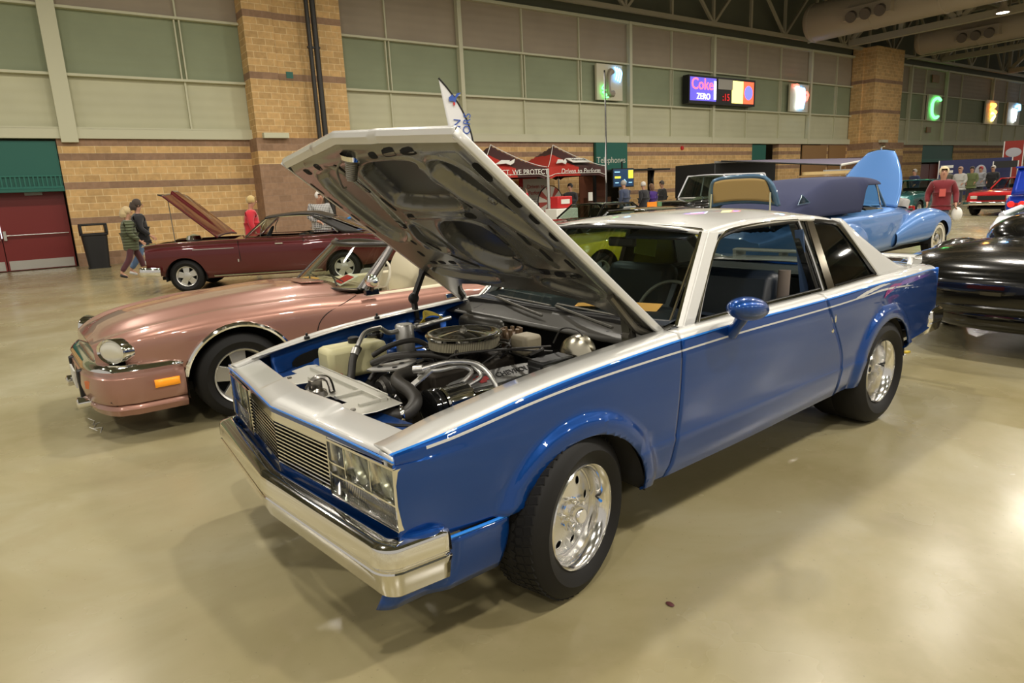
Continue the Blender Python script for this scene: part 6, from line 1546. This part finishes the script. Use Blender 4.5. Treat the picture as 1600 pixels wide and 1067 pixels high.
    b.build('eyes', mcol('eye_dark', (.03, .02, .02), .3), t); MB().ell(hd + Vector((.083, 0, -.058)) * k, (.012 * k, .024 * k, .007 * k), 8, 6).build('mouth', mcol('lips', (.35, .12, .10)), t)
    # hair
    hm = mcol(hair[0], hair[1]); b = MB(); c_ = hd + Vector((-.018, 0, .030)) * k
    def hf(u, v):
        th = u; ph = v; r_ = Vector((.108 * sin(ph) * cos(th), .108 * sin(ph) * sin(th), .116 * cos(ph))) * k * (1 + .02 * sin(9 * th) * sin(6 * ph))
        return c_ + r_
    def hcut(p): 
        q = (p - c_) / k; return (q.x > .048 and q.z < .050 and abs(q.y) < .068) or (q.z < -.07 - 0 and hairlen == 0) 
    us, vs = lin(0, 2 * pi, 29), lin(.0, 2.45 if not hairlen else 2.7, 18); pp = [[hf(u, v) for v in vs] for u in us]
    for i in range(28):
        for j in range(17):
            cc = (pp[i][j] + pp[i + 1][j + 1]) / 2
            if not hcut(cc): b.quad(pp[i][j], pp[i + 1][j], pp[i + 1][j + 1], pp[i][j + 1])
    if hairlen:
        b.tube([c_ + Vector((-.05, 0, .02)) * k, c_ + Vector((-.075, 0, -.08)) * k, c_ + Vector((-.08, 0, -.10 - hairlen)) * k], [.085 * k, .095 * k, .07 * k], 14)
    b.build('hair', hm, t, smooth=80, merge=True)
    # top garment
    tm = mcol(*top)
    bot = lerp(P['pel'], P['hiL'], 0); low = (P['pel'][0], 0, P['pel'][2] - (.04 + coatlen) * k)
    J = [(*low, (.205 if coatlen else .185) * w), (*P['pel'], .195 * w), (P['pel'][0] * .5 + P['chest'][0] * .5, 0, (P['pel'][2] + P['chest'][2]) / 2, .180 * w), (*P['chest'], .190 * w), (P['neck'][0], P['neck'][1], P['neck'][2] - .035 * k, .072 * w)]
    J.append(((P['chest'][0] + P['shL'][0]) / 2, 0, P['shL'][2] - .03 * k, .150 * w)); e2 = [(0, 1), (1, 2), (2, 3), (3, 5), (5, 4)]
    for side in 'LR':
        i0 = len(J); J += [(*P['sh' + side], .100 * w), (*P['el' + side], .074 * w), (*lerp(P['el' + side], P['ha' + side], .9), .052 * w)]; e2 += [(5, i0), (i0, i0 + 1), (i0 + 1, i0 + 2)]
    skel('jacket' if coatlen or 'jacket' in top[0] else 'sweater', J, e2, tm, t, root=1)
    bm_ = mcol(*bottom)
    J = [(*P['pel'], .118 * w)]; e2 = []
    for side in 'LR':
        i0 = len(J); J += [(*P['hi' + side], .098 * w), (*P['kn' + side], .082 * w), (*lerp(P['kn' + side], P['an' + side], .93), .066 * w)]; e2 += [(0, i0), (i0, i0 + 1), (i0 + 1, i0 + 2)]
    skel('trousers', J, e2, bm_, t)
    sm_ = mcol('shoe_%d%d%d' % tuple(int(q * 99) for q in shoes), shoes, .5)
    for side in 'LR':
        a = P['an' + side]; q = P['to' + side]; J = [(a[0] - .035 * k, a[1], max(.045, a[2] - .045 * k), .045 * k), (*lerp(a, q, .55)[:2], max(.042, lerp(a, q, .55)[2] - .02), .042 * k), (q[0], q[1], max(.036, q[2]), .036 * k)]
        skel('shoe', J, [(0, 1), (1, 2)], sm_, t)
    return t
WALK = dict(hiL=(0, .09, .92), knL=(.16, .09, .52), anL=(.18, .09, .10), toL=(.34, .10, .07), knR=(-.10, -.09, .50), anR=(-.34, -.09, .17), toR=(-.20, -.10, .05), haL=(-.06, .25, .90), haR=(.18, -.24, .93))
WALK2 = dict(WALK); WALK2.update(hiL=(0, .09, .92), anL=(.26, .09, .12), toL=(.42, .10, .09), knL=(.17, .09, .52))
GREENJ = ('olive_quilted_jacket', (.085, .10, .045)); 
p = person('woman with blonde hair in an olive quilted coat walking by the maroon car', (1.86, 17.9, 0), radians(5), 1.60, WALK2, GREENJ, ('burgundy_leggings', (.07, .015, .02)), ('ash_blonde_hair', (.50, .38, .20)), .06, .22, shoes=(.015, .013, .012))
gm = bpy.data.materials['olive_quilted_jacket']; n = NB(gm); v = n.coord('Object'); n.bump(n.math('SINE', n.math('MULTIPLY', n.xyz(v)[2], 95)), .8, .02)
person('dark-haired man in a black jacket and jeans walking beside the woman in green', (2.15, 18.35, 0), radians(0), 1.76, WALK, ('black_jacket', (.012, .012, .014)), ('blue_jeans', (.10, .17, .30)), ('dark_brown_hair', (.045, .03, .02)), .05, .08, shoes=(.7, .7, .68))
person('short-haired blond person in a red jacket behind the maroon car windshield', (4.45, 17.1, 0), radians(-15), 1.72, dict(head=(.05, 0, 1.62)), ('red_jacket', (.55, .02, .035)), ('grey_trousers', (.05, .05, .06)), ('blond_hair', (.52, .38, .15)), 0, .05)
person('white-haired person in a grey checked shirt standing behind the maroon car', (6.0, 16.6, 0), radians(-90), 1.78, dict(head=(.09, 0, 1.60), haL=(.2, .12, 1.05), haR=(.2, -.12, 1.05), elL=(.0, .27, 1.15), elR=(.0, -.27, 1.15)), ('checked_shirt', (.34, .33, .31)), ('dark_trousers', (.04, .04, .05)), ('white_hair', (.70, .66, .60)), 0, 0, width=1.15)
gm = bpy.data.materials['checked_shirt']; n = NB(gm); v = n.coord('Object'); X = n.xyz(v); a_ = n.math('SINE', n.math('MULTIPLY', X[2], 150)); b_ = n.math('SINE', n.math('MULTIPLY', X[1], 150)); n.l(n.mix(n.math('GREATER_THAN', n.math('ADD', a_, b_), .1), (.45, .44, .42), (.12, .12, .13)), n.b.inputs['Base Color'])
# people round the tents
person('young man in a black suit jacket standing under the right canopy tent', (17.55, 20.3, 0), radians(200), 1.76, dict(haR=(.20, -.06, 1.18), elR=(.06, -.26, 1.10), haL=(.2, .1, 1.1)), ('black_suit_jacket', (.01, .01, .012)), ('black_trousers', (.012, .012, .015)), ('black_hair', (.012, .01, .01)), 0, .04)
person('person in a red shirt with raised arms at the left end of the canopy tents', (15.3, 20.6, 0), radians(-120), 1.70, dict(elL=(.12, .26, 1.35), haL=(.16, .22, 1.60), elR=(.1, -.24, 1.2), haR=(.25, -.12, 1.3)), ('red_shirt', (.50, .02, .03)), ('black_trousers', (.012, .012, .015)), ('brown_hair', (.10, .05, .02)), .04)
G5 = [((19.1, 18.9), 100, ('navy_coat', (.035, .05, .10)), ('grey_hair', (.35, .33, .30)), 0, 1.78, 'person in a navy coat leftmost of the group watching the hanging screen'),
      ((20.2, 18.9), 95, ('black_coat', (.012, .012, .015)), ('silver_hair', (.62, .58, .52)), 0, 1.70, 'white-haired person in a black coat in the group by the hanging screen'),
      ((21.1, 19.3), 80, ('purple_sweater', (.06, .02, .20)), ('chestnut_hair', (.16, .08, .04)), .08, 1.62, 'long-haired person in a purple sweater in the group by the screen'),
      ((22.2, 19.7), 160, ('dark_grey_coat', (.03, .03, .03)), ('dark_cap', (.06, .05, .04)), 0, 1.72, 'person in a dark coat and cap, rightmost of the group by the screen')]
for (x, y), r_, tp_, hr_, hl, H_, lab in G5: PP = person(lab, (x, y, 0), radians(r_), H_, None, tp_, ('dark_jeans', (.04, .05, .08)), hr_, hl, .10)
LET = None
# right-hand side
person('blonde woman in a maroon sweater with a red badge, holding a white bag', (18.0, 7.15, 0), radians(205), 1.66, dict(WALK, haL=(.12, .30, .86), haR=(.10, -.30, .90), elL=(-.05, .30, 1.12), elR=(-.05, -.30, 1.12)), ('maroon_sweater', (.16, .008, .014)), ('blue_grey_jeans', (.07, .10, .16)), ('pale_blonde_hair', (.62, .50, .30)), .001, .06, width=1.1)


def carry(loc, name, lab, cat, parts):
    t = thing(name, lab, cat, loc); return t
o = MB().ell((0, 0, 0), (.09, .12, .17)).build('plastic_bag', WHITE, smooth=80); o.location = (18.03, 6.80, .60); tag(o, 'white plastic bag held by the woman in the maroon sweater', 'bag')
o = MB().box((0, 0, 0), (.012, .13, .18)).build('badge', mat('badge_red', (.55, .10, .08), .5)); o.location = (17.77, 7.05, 1.12); o.rotation_euler = (0, 0, radians(25)); tag(o, 'red and white badge hanging on the maroon sweater', 'badge')
SIT = dict(pel=(0, 0, .52), chest=(-.04, 0, .84), neck=(.0, 0, 1.05), head=(.06, 0, 1.18), shL=(-.02, .19, .98), shR=(-.02, -.19, .98), elL=(.06, .25, .74), elR=(.06, -.25, .74), haL=(.26, .15, .66), haR=(.26, -.15, .66), hiL=(0, .09, .50), hiR=(0, -.09, .50), knL=(.42, .12, .50), knR=(.42, -.12, .50), anL=(.42, .12, .09), anR=(.42, -.12, .09), toL=(.58, .13, .04), toR=(.58, -.13, .04))
person('seated person in a grey shirt beside the nose of the light blue convertible', (16.1, 7.3, 0), radians(160), 1.75, SIT, ('grey_shirt', (.30, .29, .28)), ('dark_trousers', (.04, .04, .05)), ('grey_brown_hair', (.18, .13, .09)))
t = thing('folding_chair', 'folding chair under the seated person in grey', 'chair', (16.1, 7.3, 0), radians(160))
MB().box((.08, 0, .37), (.46, .46, .03)).build('seat', RED, t); MB().box((-.24, 0, .72), (.03, .48, .32)).build('backrest', RED, t)
for x in (-.2, .28):
    for y in (-.2, .2): MB().cyl((x, y, 0), (x, y, .37 if x > 0 else .85), .012).build('leg', STEEL, t)
CR = [(1430, 34.5, ('navy_jacket', (.02, .03, .09)), ('grey_hair', (.35, .33, .30)), 160, 'grey-haired person in a navy jacket by the far maroon doors'),
      (1480, 33, ('grey_green_jacket', (.09, .085, .06)), ('brown_hair', (.10, .05, .02)), 200, 'person in a grey-green jacket directly behind the woman in maroon'),
      (1501, 31.8, ('pale_shirt', (.50, .49, .46)), ('bald_tan', (.45, .28, .2)), 180, 'person in a pale shirt in front of the navy banner'),
      (1519, 33.6, ('olive_shirt', (.13, .16, .06)), ('dark_cap', (.06, .05, .04)), 190, 'person in an olive shirt and dark vest near the red muscle car'),
      (1533, 36.5, ('light_grey_sweater', (.34, .34, .36)), ('red_cap', (.4, .05, .05)), 170, 'person in a light grey sweater and red cap in the far group'),
      (1552, 34.5, ('black_jacket_far', (.015, .015, .018)), ('silver_hair', (.62, .58, .52)), 180, 'person in a black jacket rightmost of the far group')]
for px, dep, tp_, hr_, rt, lab in CR: person(lab, tuple(depth_pt(px, 268, dep)), radians(rt), 1.76, dict(haL=(.15, .18, 1.0), haR=(.15, -.18, 1.0)), tp_, ('dark_trousers', (.04, .04, .05)), hr_, 0, .05, width=1.15)
# ------------------------------------------------------------------ small things of the hall
t = thing('litter_bin', 'black plastic litter bin against the striped wall beside the maroon doors', 'bin', (1.45, 22.35, 0))
def rbox(b, w0, d0, z0, w1, d1, z1, n=24, e=5):
    R = []
    for w, d, z in ((w0, d0, z0), (w1, d1, z1)): R.append([b.av((w / 2 * (abs(cos(q)) ** (2 / e)) * (1 if cos(q) >= 0 else -1), d / 2 * (abs(sin(q)) ** (2 / e)) * (1 if sin(q) >= 0 else -1), z)) for q in lin(0, 2 * pi, n + 1)[:-1]])
    b.skin(*R); b.af(R[0][::-1]); b.af(R[1])
b = MB(); rbox(b, .52, .40, .02, .64, .46, .92); rbox(b, .56, .42, 0, .56, .42, .03); b.build('bin_body', BLACK, t)
b = MB(); rbox(b, .70, .50, .92, .70, .50, .99); 
for s in (-1, 1): b.box((s * .31, 0, 1.10), (.07, .44, .24))
b.box((0, 0, 1.23), (.68, .46, .06)); b.build('bin_lid', BLACK, t, bev=.02)
# feather flags
def feather(name, lab, loc, h, w, lean_, rot, m, txt=None):
    t = thing(name, lab, 'flag', loc, rot)
    def xp(v): return lean_ * v ** 2 - w * (max(0, (v - .6) / .4)) ** 2.2
    def xl(v): return lean_ * v ** 2 - w
    b = MB(); b.tube([(xp(v), 0, .05 + h * v) for v in lin(0, 1, 22)], .030, 6, smooth=False); b.build('pole', BLACK, t)
    b = MB(); b.grid(lambda u, v: (xp(.3 + .7 * v) + (xl(.3 + .7 * v) - xp(.3 + .7 * v)) * u, .03 * sin(v * 9) * u, .05 + h * (.3 + .7 * v)), lin(0, 1, 8), lin(0, 1, 24)); b.build('banner', m, t, solid=.006)
    b = MB(); b.box((0, 0, .03), (.6, .06, .06)); b.box((0, 0, .03), (.06, .6, .06)); b.build('foot', BLACK, t)
    return t
M_FLAG = mat('flag_white', (.66, .66, .66), .8)
t = feather('feather_flag', 'white feather flag with a black edge and blue lettering above the raised silver hood', (12.45, 19.0, 0), 5.15, .80, -.45, radians(-8), M_FLAG)
BL = mat('flag_blue', (.04, .09, .35), .7)
for s_, zz, ss in (('ICAN', 3.55, .36), ('ECTORS', 3.50, .36)):
    MM = plane_M((-.74 + (.34 if s_ == 'ECTORS' else 0), -.04, zz), (0.10, 0, 1), (-1, 0, .1)); text_mb(s_, ss, MM, .003).build('lettering', BL, t, smooth=0)
b = MB(); b.prism([(-.76, 4.62), (-.60, 4.72), (-.52, 4.62), (-.40, 4.76), (-.22, 4.78), (-.42, 4.62), (-.50, 4.45), (-.60, 4.52), (-.74, 4.50)], lambda a, c_, q: (a * .8 - .35, -.05 + q, c_), 0, .01); b.build('bird_emblem', BL, t, smooth=0)
MB().prism([(-.60, 4.45), (-.54, 4.50), (-.50, 4.42), (-.56, 4.36)], lambda a, c_, q: (a * .8 - .35, -.055 + q, c_), 0, .012).build('shield', RED, t, smooth=0)
t = feather('feather_flag', 'tall thin white flag seen edge-on in front of the green Telephones sign', (18.35, 19.1, 0), 5.75, .45, -.02, radians(43.5), M_FLAG)
# canopy tents
def m_tent():
    m = mat('tent_print', (.08, .015, .015), .7); n = NB(m); v = n.coord('Object'); X = n.xyz(v)
    d = n.math('ABSOLUTE', n.math('SUBTRACT', n.math('ADD', X[0], n.math('MULTIPLY', X[2], .9)), 2.6)); w = n.math('LESS_THAN', n.math('ADD', d, n.math('MULTIPLY', n.noise(v, 1.2, 2), .9)), 1.5)
    n.l(n.mix(w, (.055, .02, .018), (.42, .025, .015)), n.b.inputs['Base Color']); return m
M_TENT = m_tent(); M_TP = mat('tent_pole', (.55, .55, .52), .4, .6)
def tent(x0, y0, lab, words, logo):
    t = thing('canopy_tent', lab, 'tent', (x0, y0, 0)); L = 3.0; zt_ = 2.42; pk = 3.36
    for i, (x, y) in enumerate(((0, 0), (L, 0), (0, L), (L, L))): MB().box((x, y, 1.2), (.05, .05, 2.4)).build('pole', M_TP, t, smooth=0)
    def roofq(u, v):  # u,v in 0..1 square
        a = max(abs(u - .5), abs(v - .5)) * 2; return (L * u, L * v, 2.44 + (pk - 2.44) * (1 - a) ** 1.35)
    b = MB(); b.grid(roofq, lin(0, 1, 25), lin(0, 1, 25)); rf = b.build('canopy_roof', M_TENT, t, smooth=30)
    b = MB()
    for f in (lambda q: (q * L, 0), lambda q: (q * L, L), lambda q: (0, q * L), lambda q: (L, q * L)):
        b.grid(lambda u, v: (*f(u), 2.44 - .33 * v + .10 * v * (abs(u - .5) < .5) * (-sm((abs(u - .5) - .36) / .12) + 0)), lin(0, 1, 25), (0, .5, 1))
    va = b.build('valance', M_TENT, t, smooth=0)
    b = MB(); b.tube([(u_, u_, 2.46 + (pk - 2.44) * (u_ / 1.5) ** 1.35) for u_ in lin(0, 1.5, 8)], .014, 5); b.tube([(L - u_, u_, 2.46 + (pk - 2.44) * (u_ / 1.5) ** 1.35) for u_ in lin(0, 1.5, 8)], .014, 5); b.tube([(u * L, -.012, 2.11 - .0 + .10 * sm((.5 - abs(u - .5)) / .14) - .10 * 0) for u in lin(0, 1, 20)], .012, 5, smooth=False); b.build('white_piping', WHITE, rf)
    text_mb(words, .27, plane_M((1.62, -.045, 2.28), (1, 0, 0), (0, 0, 1)), .003, shear=.2 if logo else 0).build('lettering', WHITE, va, smooth=0)
    # bird emblem and name patch on the roof slope
    up = Vector((0, .75, .40)); 
    def R_(a, c_, q): return Vector((a, .0, 2.46)) + Vector((0, c_ * 1.1, .05 + .92 * (c_ * 1.1 / 1.5) ** 1.15)) + Vector((0, -.3, .9)) * (.03 + q)
    b = MB(); b.prism([(.55, .10), (.95, .36), (1.25, .34), (1.15, .24), (1.5, .42), (1.30, .18), (1.05, .02), (.98, .16)], lambda a, c_, q: R_(a * (.8 if logo else 1.2) + .05, c_, q), 0, .02); b.build('bird_emblem', WHITE, rf, smooth=0)
    if logo:
        b = MB(); b.prism([(1.35, .12), (2.35, .12), (2.20, .40), (1.25, .40)], lambda a, c_, q: R_(a, c_, q), .02, .04); pt = b.build('name_patch', WHITE, rf, smooth=0)
        text_mb('Hancock', .20, plane_M(R_(1.78, .26, .07), (1, 0, 0), Vector((0, 1.1, .70))), .003).build('lettering', BLACK, pt, smooth=0)
    return t
tent(16.2, 20.0, 'red and black canopy tent lettered Driven to Perform, right of the pair', 'Driven to Perform', True)
tent(13.15, 20.0, 'red and black canopy tent lettered WE PROTECT, half hidden by the raised hood', 'DETECT, WE PROTECT', False)
# things in the tents
t = thing('prize_wheel', 'large red and grey striped prize wheel on a stand under the canopy tent', 'wheel', (16.75, 20.6, 0))
b = MB()
for k in range(16):
    b.mat(k % 2); a0, a1 = 2 * pi * k / 16, 2 * pi * (k + 1) / 16; b.prism([(.14 * cos(a0), .14 * sin(a0)), (.60 * cos(a0), .60 * sin(a0)), (.60 * cos(a1), .60 * sin(a1)), (.14 * cos(a1), .14 * sin(a1))], lambda a, c_, q: (a, q, 1.15 + c_), -.02, .02)
b.build('wheel_face', [mat('wheel_dark_red', (.22, .03, .02), .5), mat('wheel_grey_panel', (.36, .33, .28), .5)], t, smooth=0)
MB().lathe([(.62, -.03), (.64, 0), (.62, .03)], (0, 0, 1.15), (0, 1, 0), 40).build('wheel_rim', BLACK, t); MB().cyl((0, -.05, 1.15), (0, .02, 1.15), .14).build('hub', SATIN, t)
b = MB(); b.box((0, .08, .6), (.08, .06, 1.2)); b.box((0, .08, .03), (.7, .5, .06)); b.build('stand', BLACK, t)
t = thing('banner_stand', 'white upright banner with red heading beside the man in the black suit', 'banner', (18.0, 23.12, 0))
MB().box((0, 0, 1.35), (1.35, .03, 2.1)).build('panel', WHITE, t, smooth=0); MB().box((-.78, 0, 1.35), (.18, .04, 2.1)).build('red_edge', RED, t, smooth=0); MB().box((0, 0, .15), (1.5, .3, .3)).build('base', BLACK, t)
MB().box((-.38, -.03, 2.20), (.5, .01, .16)).build('red_heading', RED, t, smooth=0)
text_mb('Driven to', .24, plane_M((0, -.03, 1.78), (1, 0, 0), (0, 0, 1)), .002).build('lettering', RED, t, smooth=0); text_mb('Perform.', .24, plane_M((0, -.03, 1.52), (1, 0, 0), (0, 0, 1)), .002).build('lettering', RED, t, smooth=0)
b = MB(); 
for i in range(5): b.box((-.1, -.02, 1.25 - i * .1), (.8, .008, .03))
b.build('text_lines', mat('print_grey', (.4, .38, .36), .7), t, smooth=0)
o = MB().box((15.0, 23.25, 1.17), (3.0, .06, 2.34)).build('backdrop', mat('slate_blue_cloth', (.06, .065, .10), .9)); tag(o, 'dark slate backdrop panel behind the prize wheel in the tents', 'backdrop')
t = thing('display_case', 'red and white display case with a white label in front of the tents', 'case', (14.2, 16.9, 0))
MB().box((0, 0, .5), (.9, .6, 1.0)).build('case_body', WHITE, t, bev=.02); MB().box((0, 0, 1.2), (.62, .4, .38)).build('red_top', RED, t, bev=.03); MB().box((0, -.21, 1.22), (.36, .01, .14)).build('label_plate', WHITE, t, smooth=0)
# black frame booth with hanging screen
t = thing('booth_frame', 'black steel booth frame with a flat black roof right of the canopy tents', 'booth', (20.6, 21.1, 0))
MB().box((1.3, .4, 2.30), (3.9, 1.6, .07)).build('booth_roof', BLACK, t, smooth=0)
for x in (-.55, 2.9): MB().box((x, .5, 1.2), (.10 if x < 0 else .2, .12, 2.4)).build('post', BLACK, t, smooth=0)
MB().box((-.0, 1.2, 1.4), (1.6, .05, 2.0)).build('rust_panel', mat('rust_brown', (.18, .06, .03), .6), t, smooth=0); MB().box((.1, 1.1, .6), (1.4, .4, 1.2)).build('counter', mat('brown_wood', (.12, .05, .025), .5), t, smooth=0)
MB().tube([(3.0, .4, 2.3), (2.7, .2, 1.9), (2.75, .2, 1.5)], .08, 8).build('brace_arm', BLACK, t)
t = thing('hanging_screen', 'wide black display screen with yellow and blue patches above the standing group', 'screen', (20.75, 20.6, 1.98))
MB().box((0, 0, 0), (1.25, .07, .78)).build('screen_case', BLACK, t, smooth=0)
MB().box((0, -.04, 0), (1.18, .01, .70)).build('screen_face', mat('screen_dark', (.01, .015, .03), .3, emit=(.02, .05, .10), estr=1.), t, smooth=0)
YEL = mat('screen_yellow', (.8, .7, .05), .4, emit=(.9, .75, .05), estr=1.2); SBL = mat('screen_blue', (.3, .6, .8), .4, emit=(.3, .6, .85), estr=1.2)
MB().box((.42, -.05, .14), (.28, .01, .34)).build('yellow_patch', YEL, t, smooth=0); MB().box((-.35, -.05, .02), (.34, .01, .08)).build('yellow_line', YEL, t, smooth=0)
for q_ in ((-.38, .24, .3, .04), (-.4, -.2, .2, .03), (.4, -.2, .2, .03)): MB().box((q_[0], -.05, q_[1]), (q_[2], .01, q_[3])).build('blue_line', SBL, t, smooth=0)
MB().box((.05, -.05, -.18), (.18, .01, .18), Matrix.Rotation(.78, 3, 'Y')).build('blue_diamond', SBL, t, smooth=0)
MB().box((0, .05, .42), (.05, .05, .50)).build('hanger', BLACK, t)
o = MB().box((19.5, 19.6, 1.28), (.22, .02, .34)).build('notice', WHITE); o.location = (-.9, .7, 0); tag(o, 'small white notice on the booth post left of the group', 'notice'); 
# lit wall signs
def sign_board(lab, x, z, w, h_, m=M_TRIM, d=.12):
    t = thing('wall_sign', lab, 'sign', (x, WY - .12, z)); MB().box((0, 0, 0), (w, d, h_)).build('sign_board', m, t, smooth=0); return t
def neon(t, name, pts, col, r=.035, e=5.):
    m = bpy.data.materials.get('neon_%s' % name) or mat('neon_%s' % name, col, .4, emit=col, estr=e)
    b = MB(); b.tube([(x, -.16, z) for x, z in pts], r, 6); return b.build(name + '_tube', m, t)
BRD = mat('cream_sign_board', (.62, .58, .42), .5)
t = sign_board('square cream sign with a grey telephone receiver and green and blue light tubes', 22.65, 6.30, 1.62, 1.55, BRD)
b = MB(); b.tube([(.05, -.16, .48), (-.12, -.16, .30), (-.16, -.16, -.05), (-.10, -.16, -.45), (.12, -.16, -.50)], [.16, .10, .08, .10, .15], 8); b.build('receiver', mat('receiver_grey', (.32, .28, .22), .5), t)
for i in range(3): neon(t, 'blue', [(.22 + .14 * i, .66 - .03 * i), (.36 + .15 * i, .42), (.28 + .13 * i, .12 - .05 * i)], (.15, .45, 1.), .035, 7)
neon(t, 'green', [(-.42, -.10), (-.58, -.30), (-.36, -.36), (-.55, -.46), (-.30, -.55), (-.42, -.68), (-.18, -.66)], (.12, .9, .2), .03, 4)
# scoreboard style advert
t = thing('advert_board', 'long black advert board lit with Coke ZERO and a red and yellow panel', 'sign', (30.6, WY - .25, 6.25))
MB().box((0, 0, 0), (5.5, .4, 1.35)).build('board_case', BLACK, t, smooth=0)
MB().box((-1.65, -.21, .02), (2.05, .02, 1.12)).build('left_panel', mat('advert_blue', (.08, .06, .35), .4, emit=(.10, .08, .50), estr=1.6), t, smooth=0)
text_mb('Coke', .78, plane_M((-1.75, -.24, .24), (1, 0, 0), (0, 0, 1)), .01).build('lettering', mat('advert_red', (.9, .1, .12), .4, emit=(1., .12, .18), estr=2.5), t, smooth=0)
text_mb('ZERO', .42, plane_M((-1.65, -.24, -.34), (1, 0, 0), (0, 0, 1)), .01).build('lettering', mat('advert_white', (.9, .9, .95), .4, emit=(.9, .92, 1.), estr=2.5), t, smooth=0)
MB().box((-.74, -.24, 0), (.16, .02, .9)).build('bottle_light', bpy.data.materials['advert_white'], t, smooth=0)
MB().box((.12, -.23, .33), (1.2, .02, .5)).build('label_panel', mat('grey_label', (.45, .43, .38), .5), t, smooth=0)
text_mb('centreplate', .2, plane_M((.12, -.25, .33), (1, 0, 0), (0, 0, 1)), .004).build('lettering', BLACK, t, smooth=0) if 0 else None
text_mb(':15', .5, plane_M((.2, -.23, -.32), (1, 0, 0), (0, 0, 1)), .01).build('red_digits', mat('red_digits', (.5, .02, .02), .4, emit=(.7, .02, .02), estr=1.), t, smooth=0)
MB().box((1.18, -.21, 0), (.95, .02, 1.12)).build('yellow_panel', mat('advert_yellow', (.9, .8, .1), .4, emit=(1., .85, .25), estr=2.), t, smooth=0); MB().box((2.12, -.21, 0), (.95, .02, 1.12)).build('red_panel', mat('advert_red_panel', (.8, .08, .03), .4, emit=(.9, .10, .04), estr=2.), t, smooth=0)
MB().lathe([(.36, 0), (0, .01)], (2.12, -.23, 0), (0, -1, 0), 20).build('blue_disc', mat('advert_blue2', (.1, .12, .6), .4, emit=(.15, .15, .8), estr=2.), t)
t = sign_board('tall lit sign of blue, white and red light tubes right of the advert board', 38.1, 6.25, 1.9, 1.55, BRD)
for i, x in enumerate((-.25, .0, .25)): neon(t, ('white', 'blue', 'blue')[i], [(x - .2, .55 - .1 * i), (x, .5), (x + .1, 0), (x - .05, -.6)], ((.8, .9, 1.), (.15, .45, 1.), (.15, .45, 1.))[i], .08, 6)
neon(t, 'red', [(-.8, .65), (-.4, .70), (-.2, .4)], (1., .12, .08), .06, 4); neon(t, 'red', [(.55, .35), (.75, .2), (.6, -.1), (.5, .1)], (1., .12, .08), .06, 4)
t = sign_board('cream sign with a big green C-shaped light tube beyond the far brick pillar', 55.9, 6.3, 2.2, 1.85, BRD)
neon(t, 'green', [(.7, .55), (.2, .70), (-.45, .45), (-.6, 0), (-.45, -.5), (.1, -.72), (.5, -.6)], (.12, .9, .2), .10, 5)
t = sign_board('cream sign with orange and yellow light tubes near the right edge', 66.6, 6.3, 2.6, 1.9, BRD)
neon(t, 'orange', [(-.5, .6), (.3, .55), (-.4, .2), (.5, .0), (-.3, -.3)], (1., .35, .05), .12, 6); neon(t, 'yellow', [(-.2, -.1), (.3, -.3), (-.1, -.65)], (1., .8, .2), .12, 6)
t = sign_board('cream sign with white and blue light tubes at the right edge', 71.4, 6.3, 2.8, 1.9, BRD)
neon(t, 'white', [(-.5, .4), (-.2, -.6), (.1, .3), (.0, -.6)], (.8, .9, 1.), .12, 6); neon(t, 'blue', [(.1, .6), (.8, .75), (.9, .3)], (.15, .45, 1.), .10, 6)
for i, (x, z, lab) in enumerate(((56.0, 8.35, 'small brown lettered plate high above the green C sign'), (55.6, 4.75, 'small brown round emblem on the wall under the green C sign'))):
    o = MB().box((x, WY - .05, z), (1.1 if i == 0 else .7, .06, .55 if i == 0 else .4)).build('wall_plate', mat('brown_plate', (.28, .15, .06), .5) if i == 0 else bpy.data.materials['brown_plate'], smooth=0); tag(o, lab, 'plate')
o = MB().lathe([(.11, 0), (.10, .06), (0, .08)], (27.9, WY - .0, 3.42), (0, -1, 0), 14).build('fire_bell', RED); tag(o, 'small red fire alarm bell high on the striped block wall', 'alarm')
# floor debris
o = MB().ell((1.77, 1.52, .004), (.012, .02, .004), 10, 6).build('leaf_scrap', mat('dark_leaf', (.08, .02, .02), .7)); tag(o, 'tiny dark red scrap on the floor below the front wheel of the blue coupe', 'scrap')

def gp(px, py):
    r, u, f = cam_axes(); d = f * F_PX + r * (px - 800) - u * (py - 533.5); q = -CAM_H / d.z; return Vector((d.x * q, d.y * q, 0))
CHK = mat('white_chalk', (.62, .60, .52), .9)
b = MB()
for st_ in ([(138, 654), (148, 658), (145, 664), (156, 660)], [(150, 664), (146, 670), (160, 668), (157, 676)], [(140, 668), (152, 673)]):
    P = [gp(*p) + Vector((0, 0, .0015)) for p in st_]; b.tube(P, .004, 4, smooth=False)
o = b.build('chalk_scribble', CHK); tag(o, 'white chalk scribble on the floor in front of the rose-brown convertible', 'chalk mark')
p = gp(1407, 556); o = MB().box((0, 0, .006), (.10, .05, .01)).build('paper_scrap', WHITE); o.location = p; tag(o, 'small white scrap on the floor behind the rear wheel of the blue coupe', 'scrap')
p = gp(1417, 551); o = MB().box((0, 0, .008), (.06, .035, .014)).build('yellow_scrap', YEL if 0 else bpy.data.materials['yellow_paint']); o.location = p; tag(o, 'small yellow scrap on the floor beside the white scrap behind the blue coupe', 'scrap')
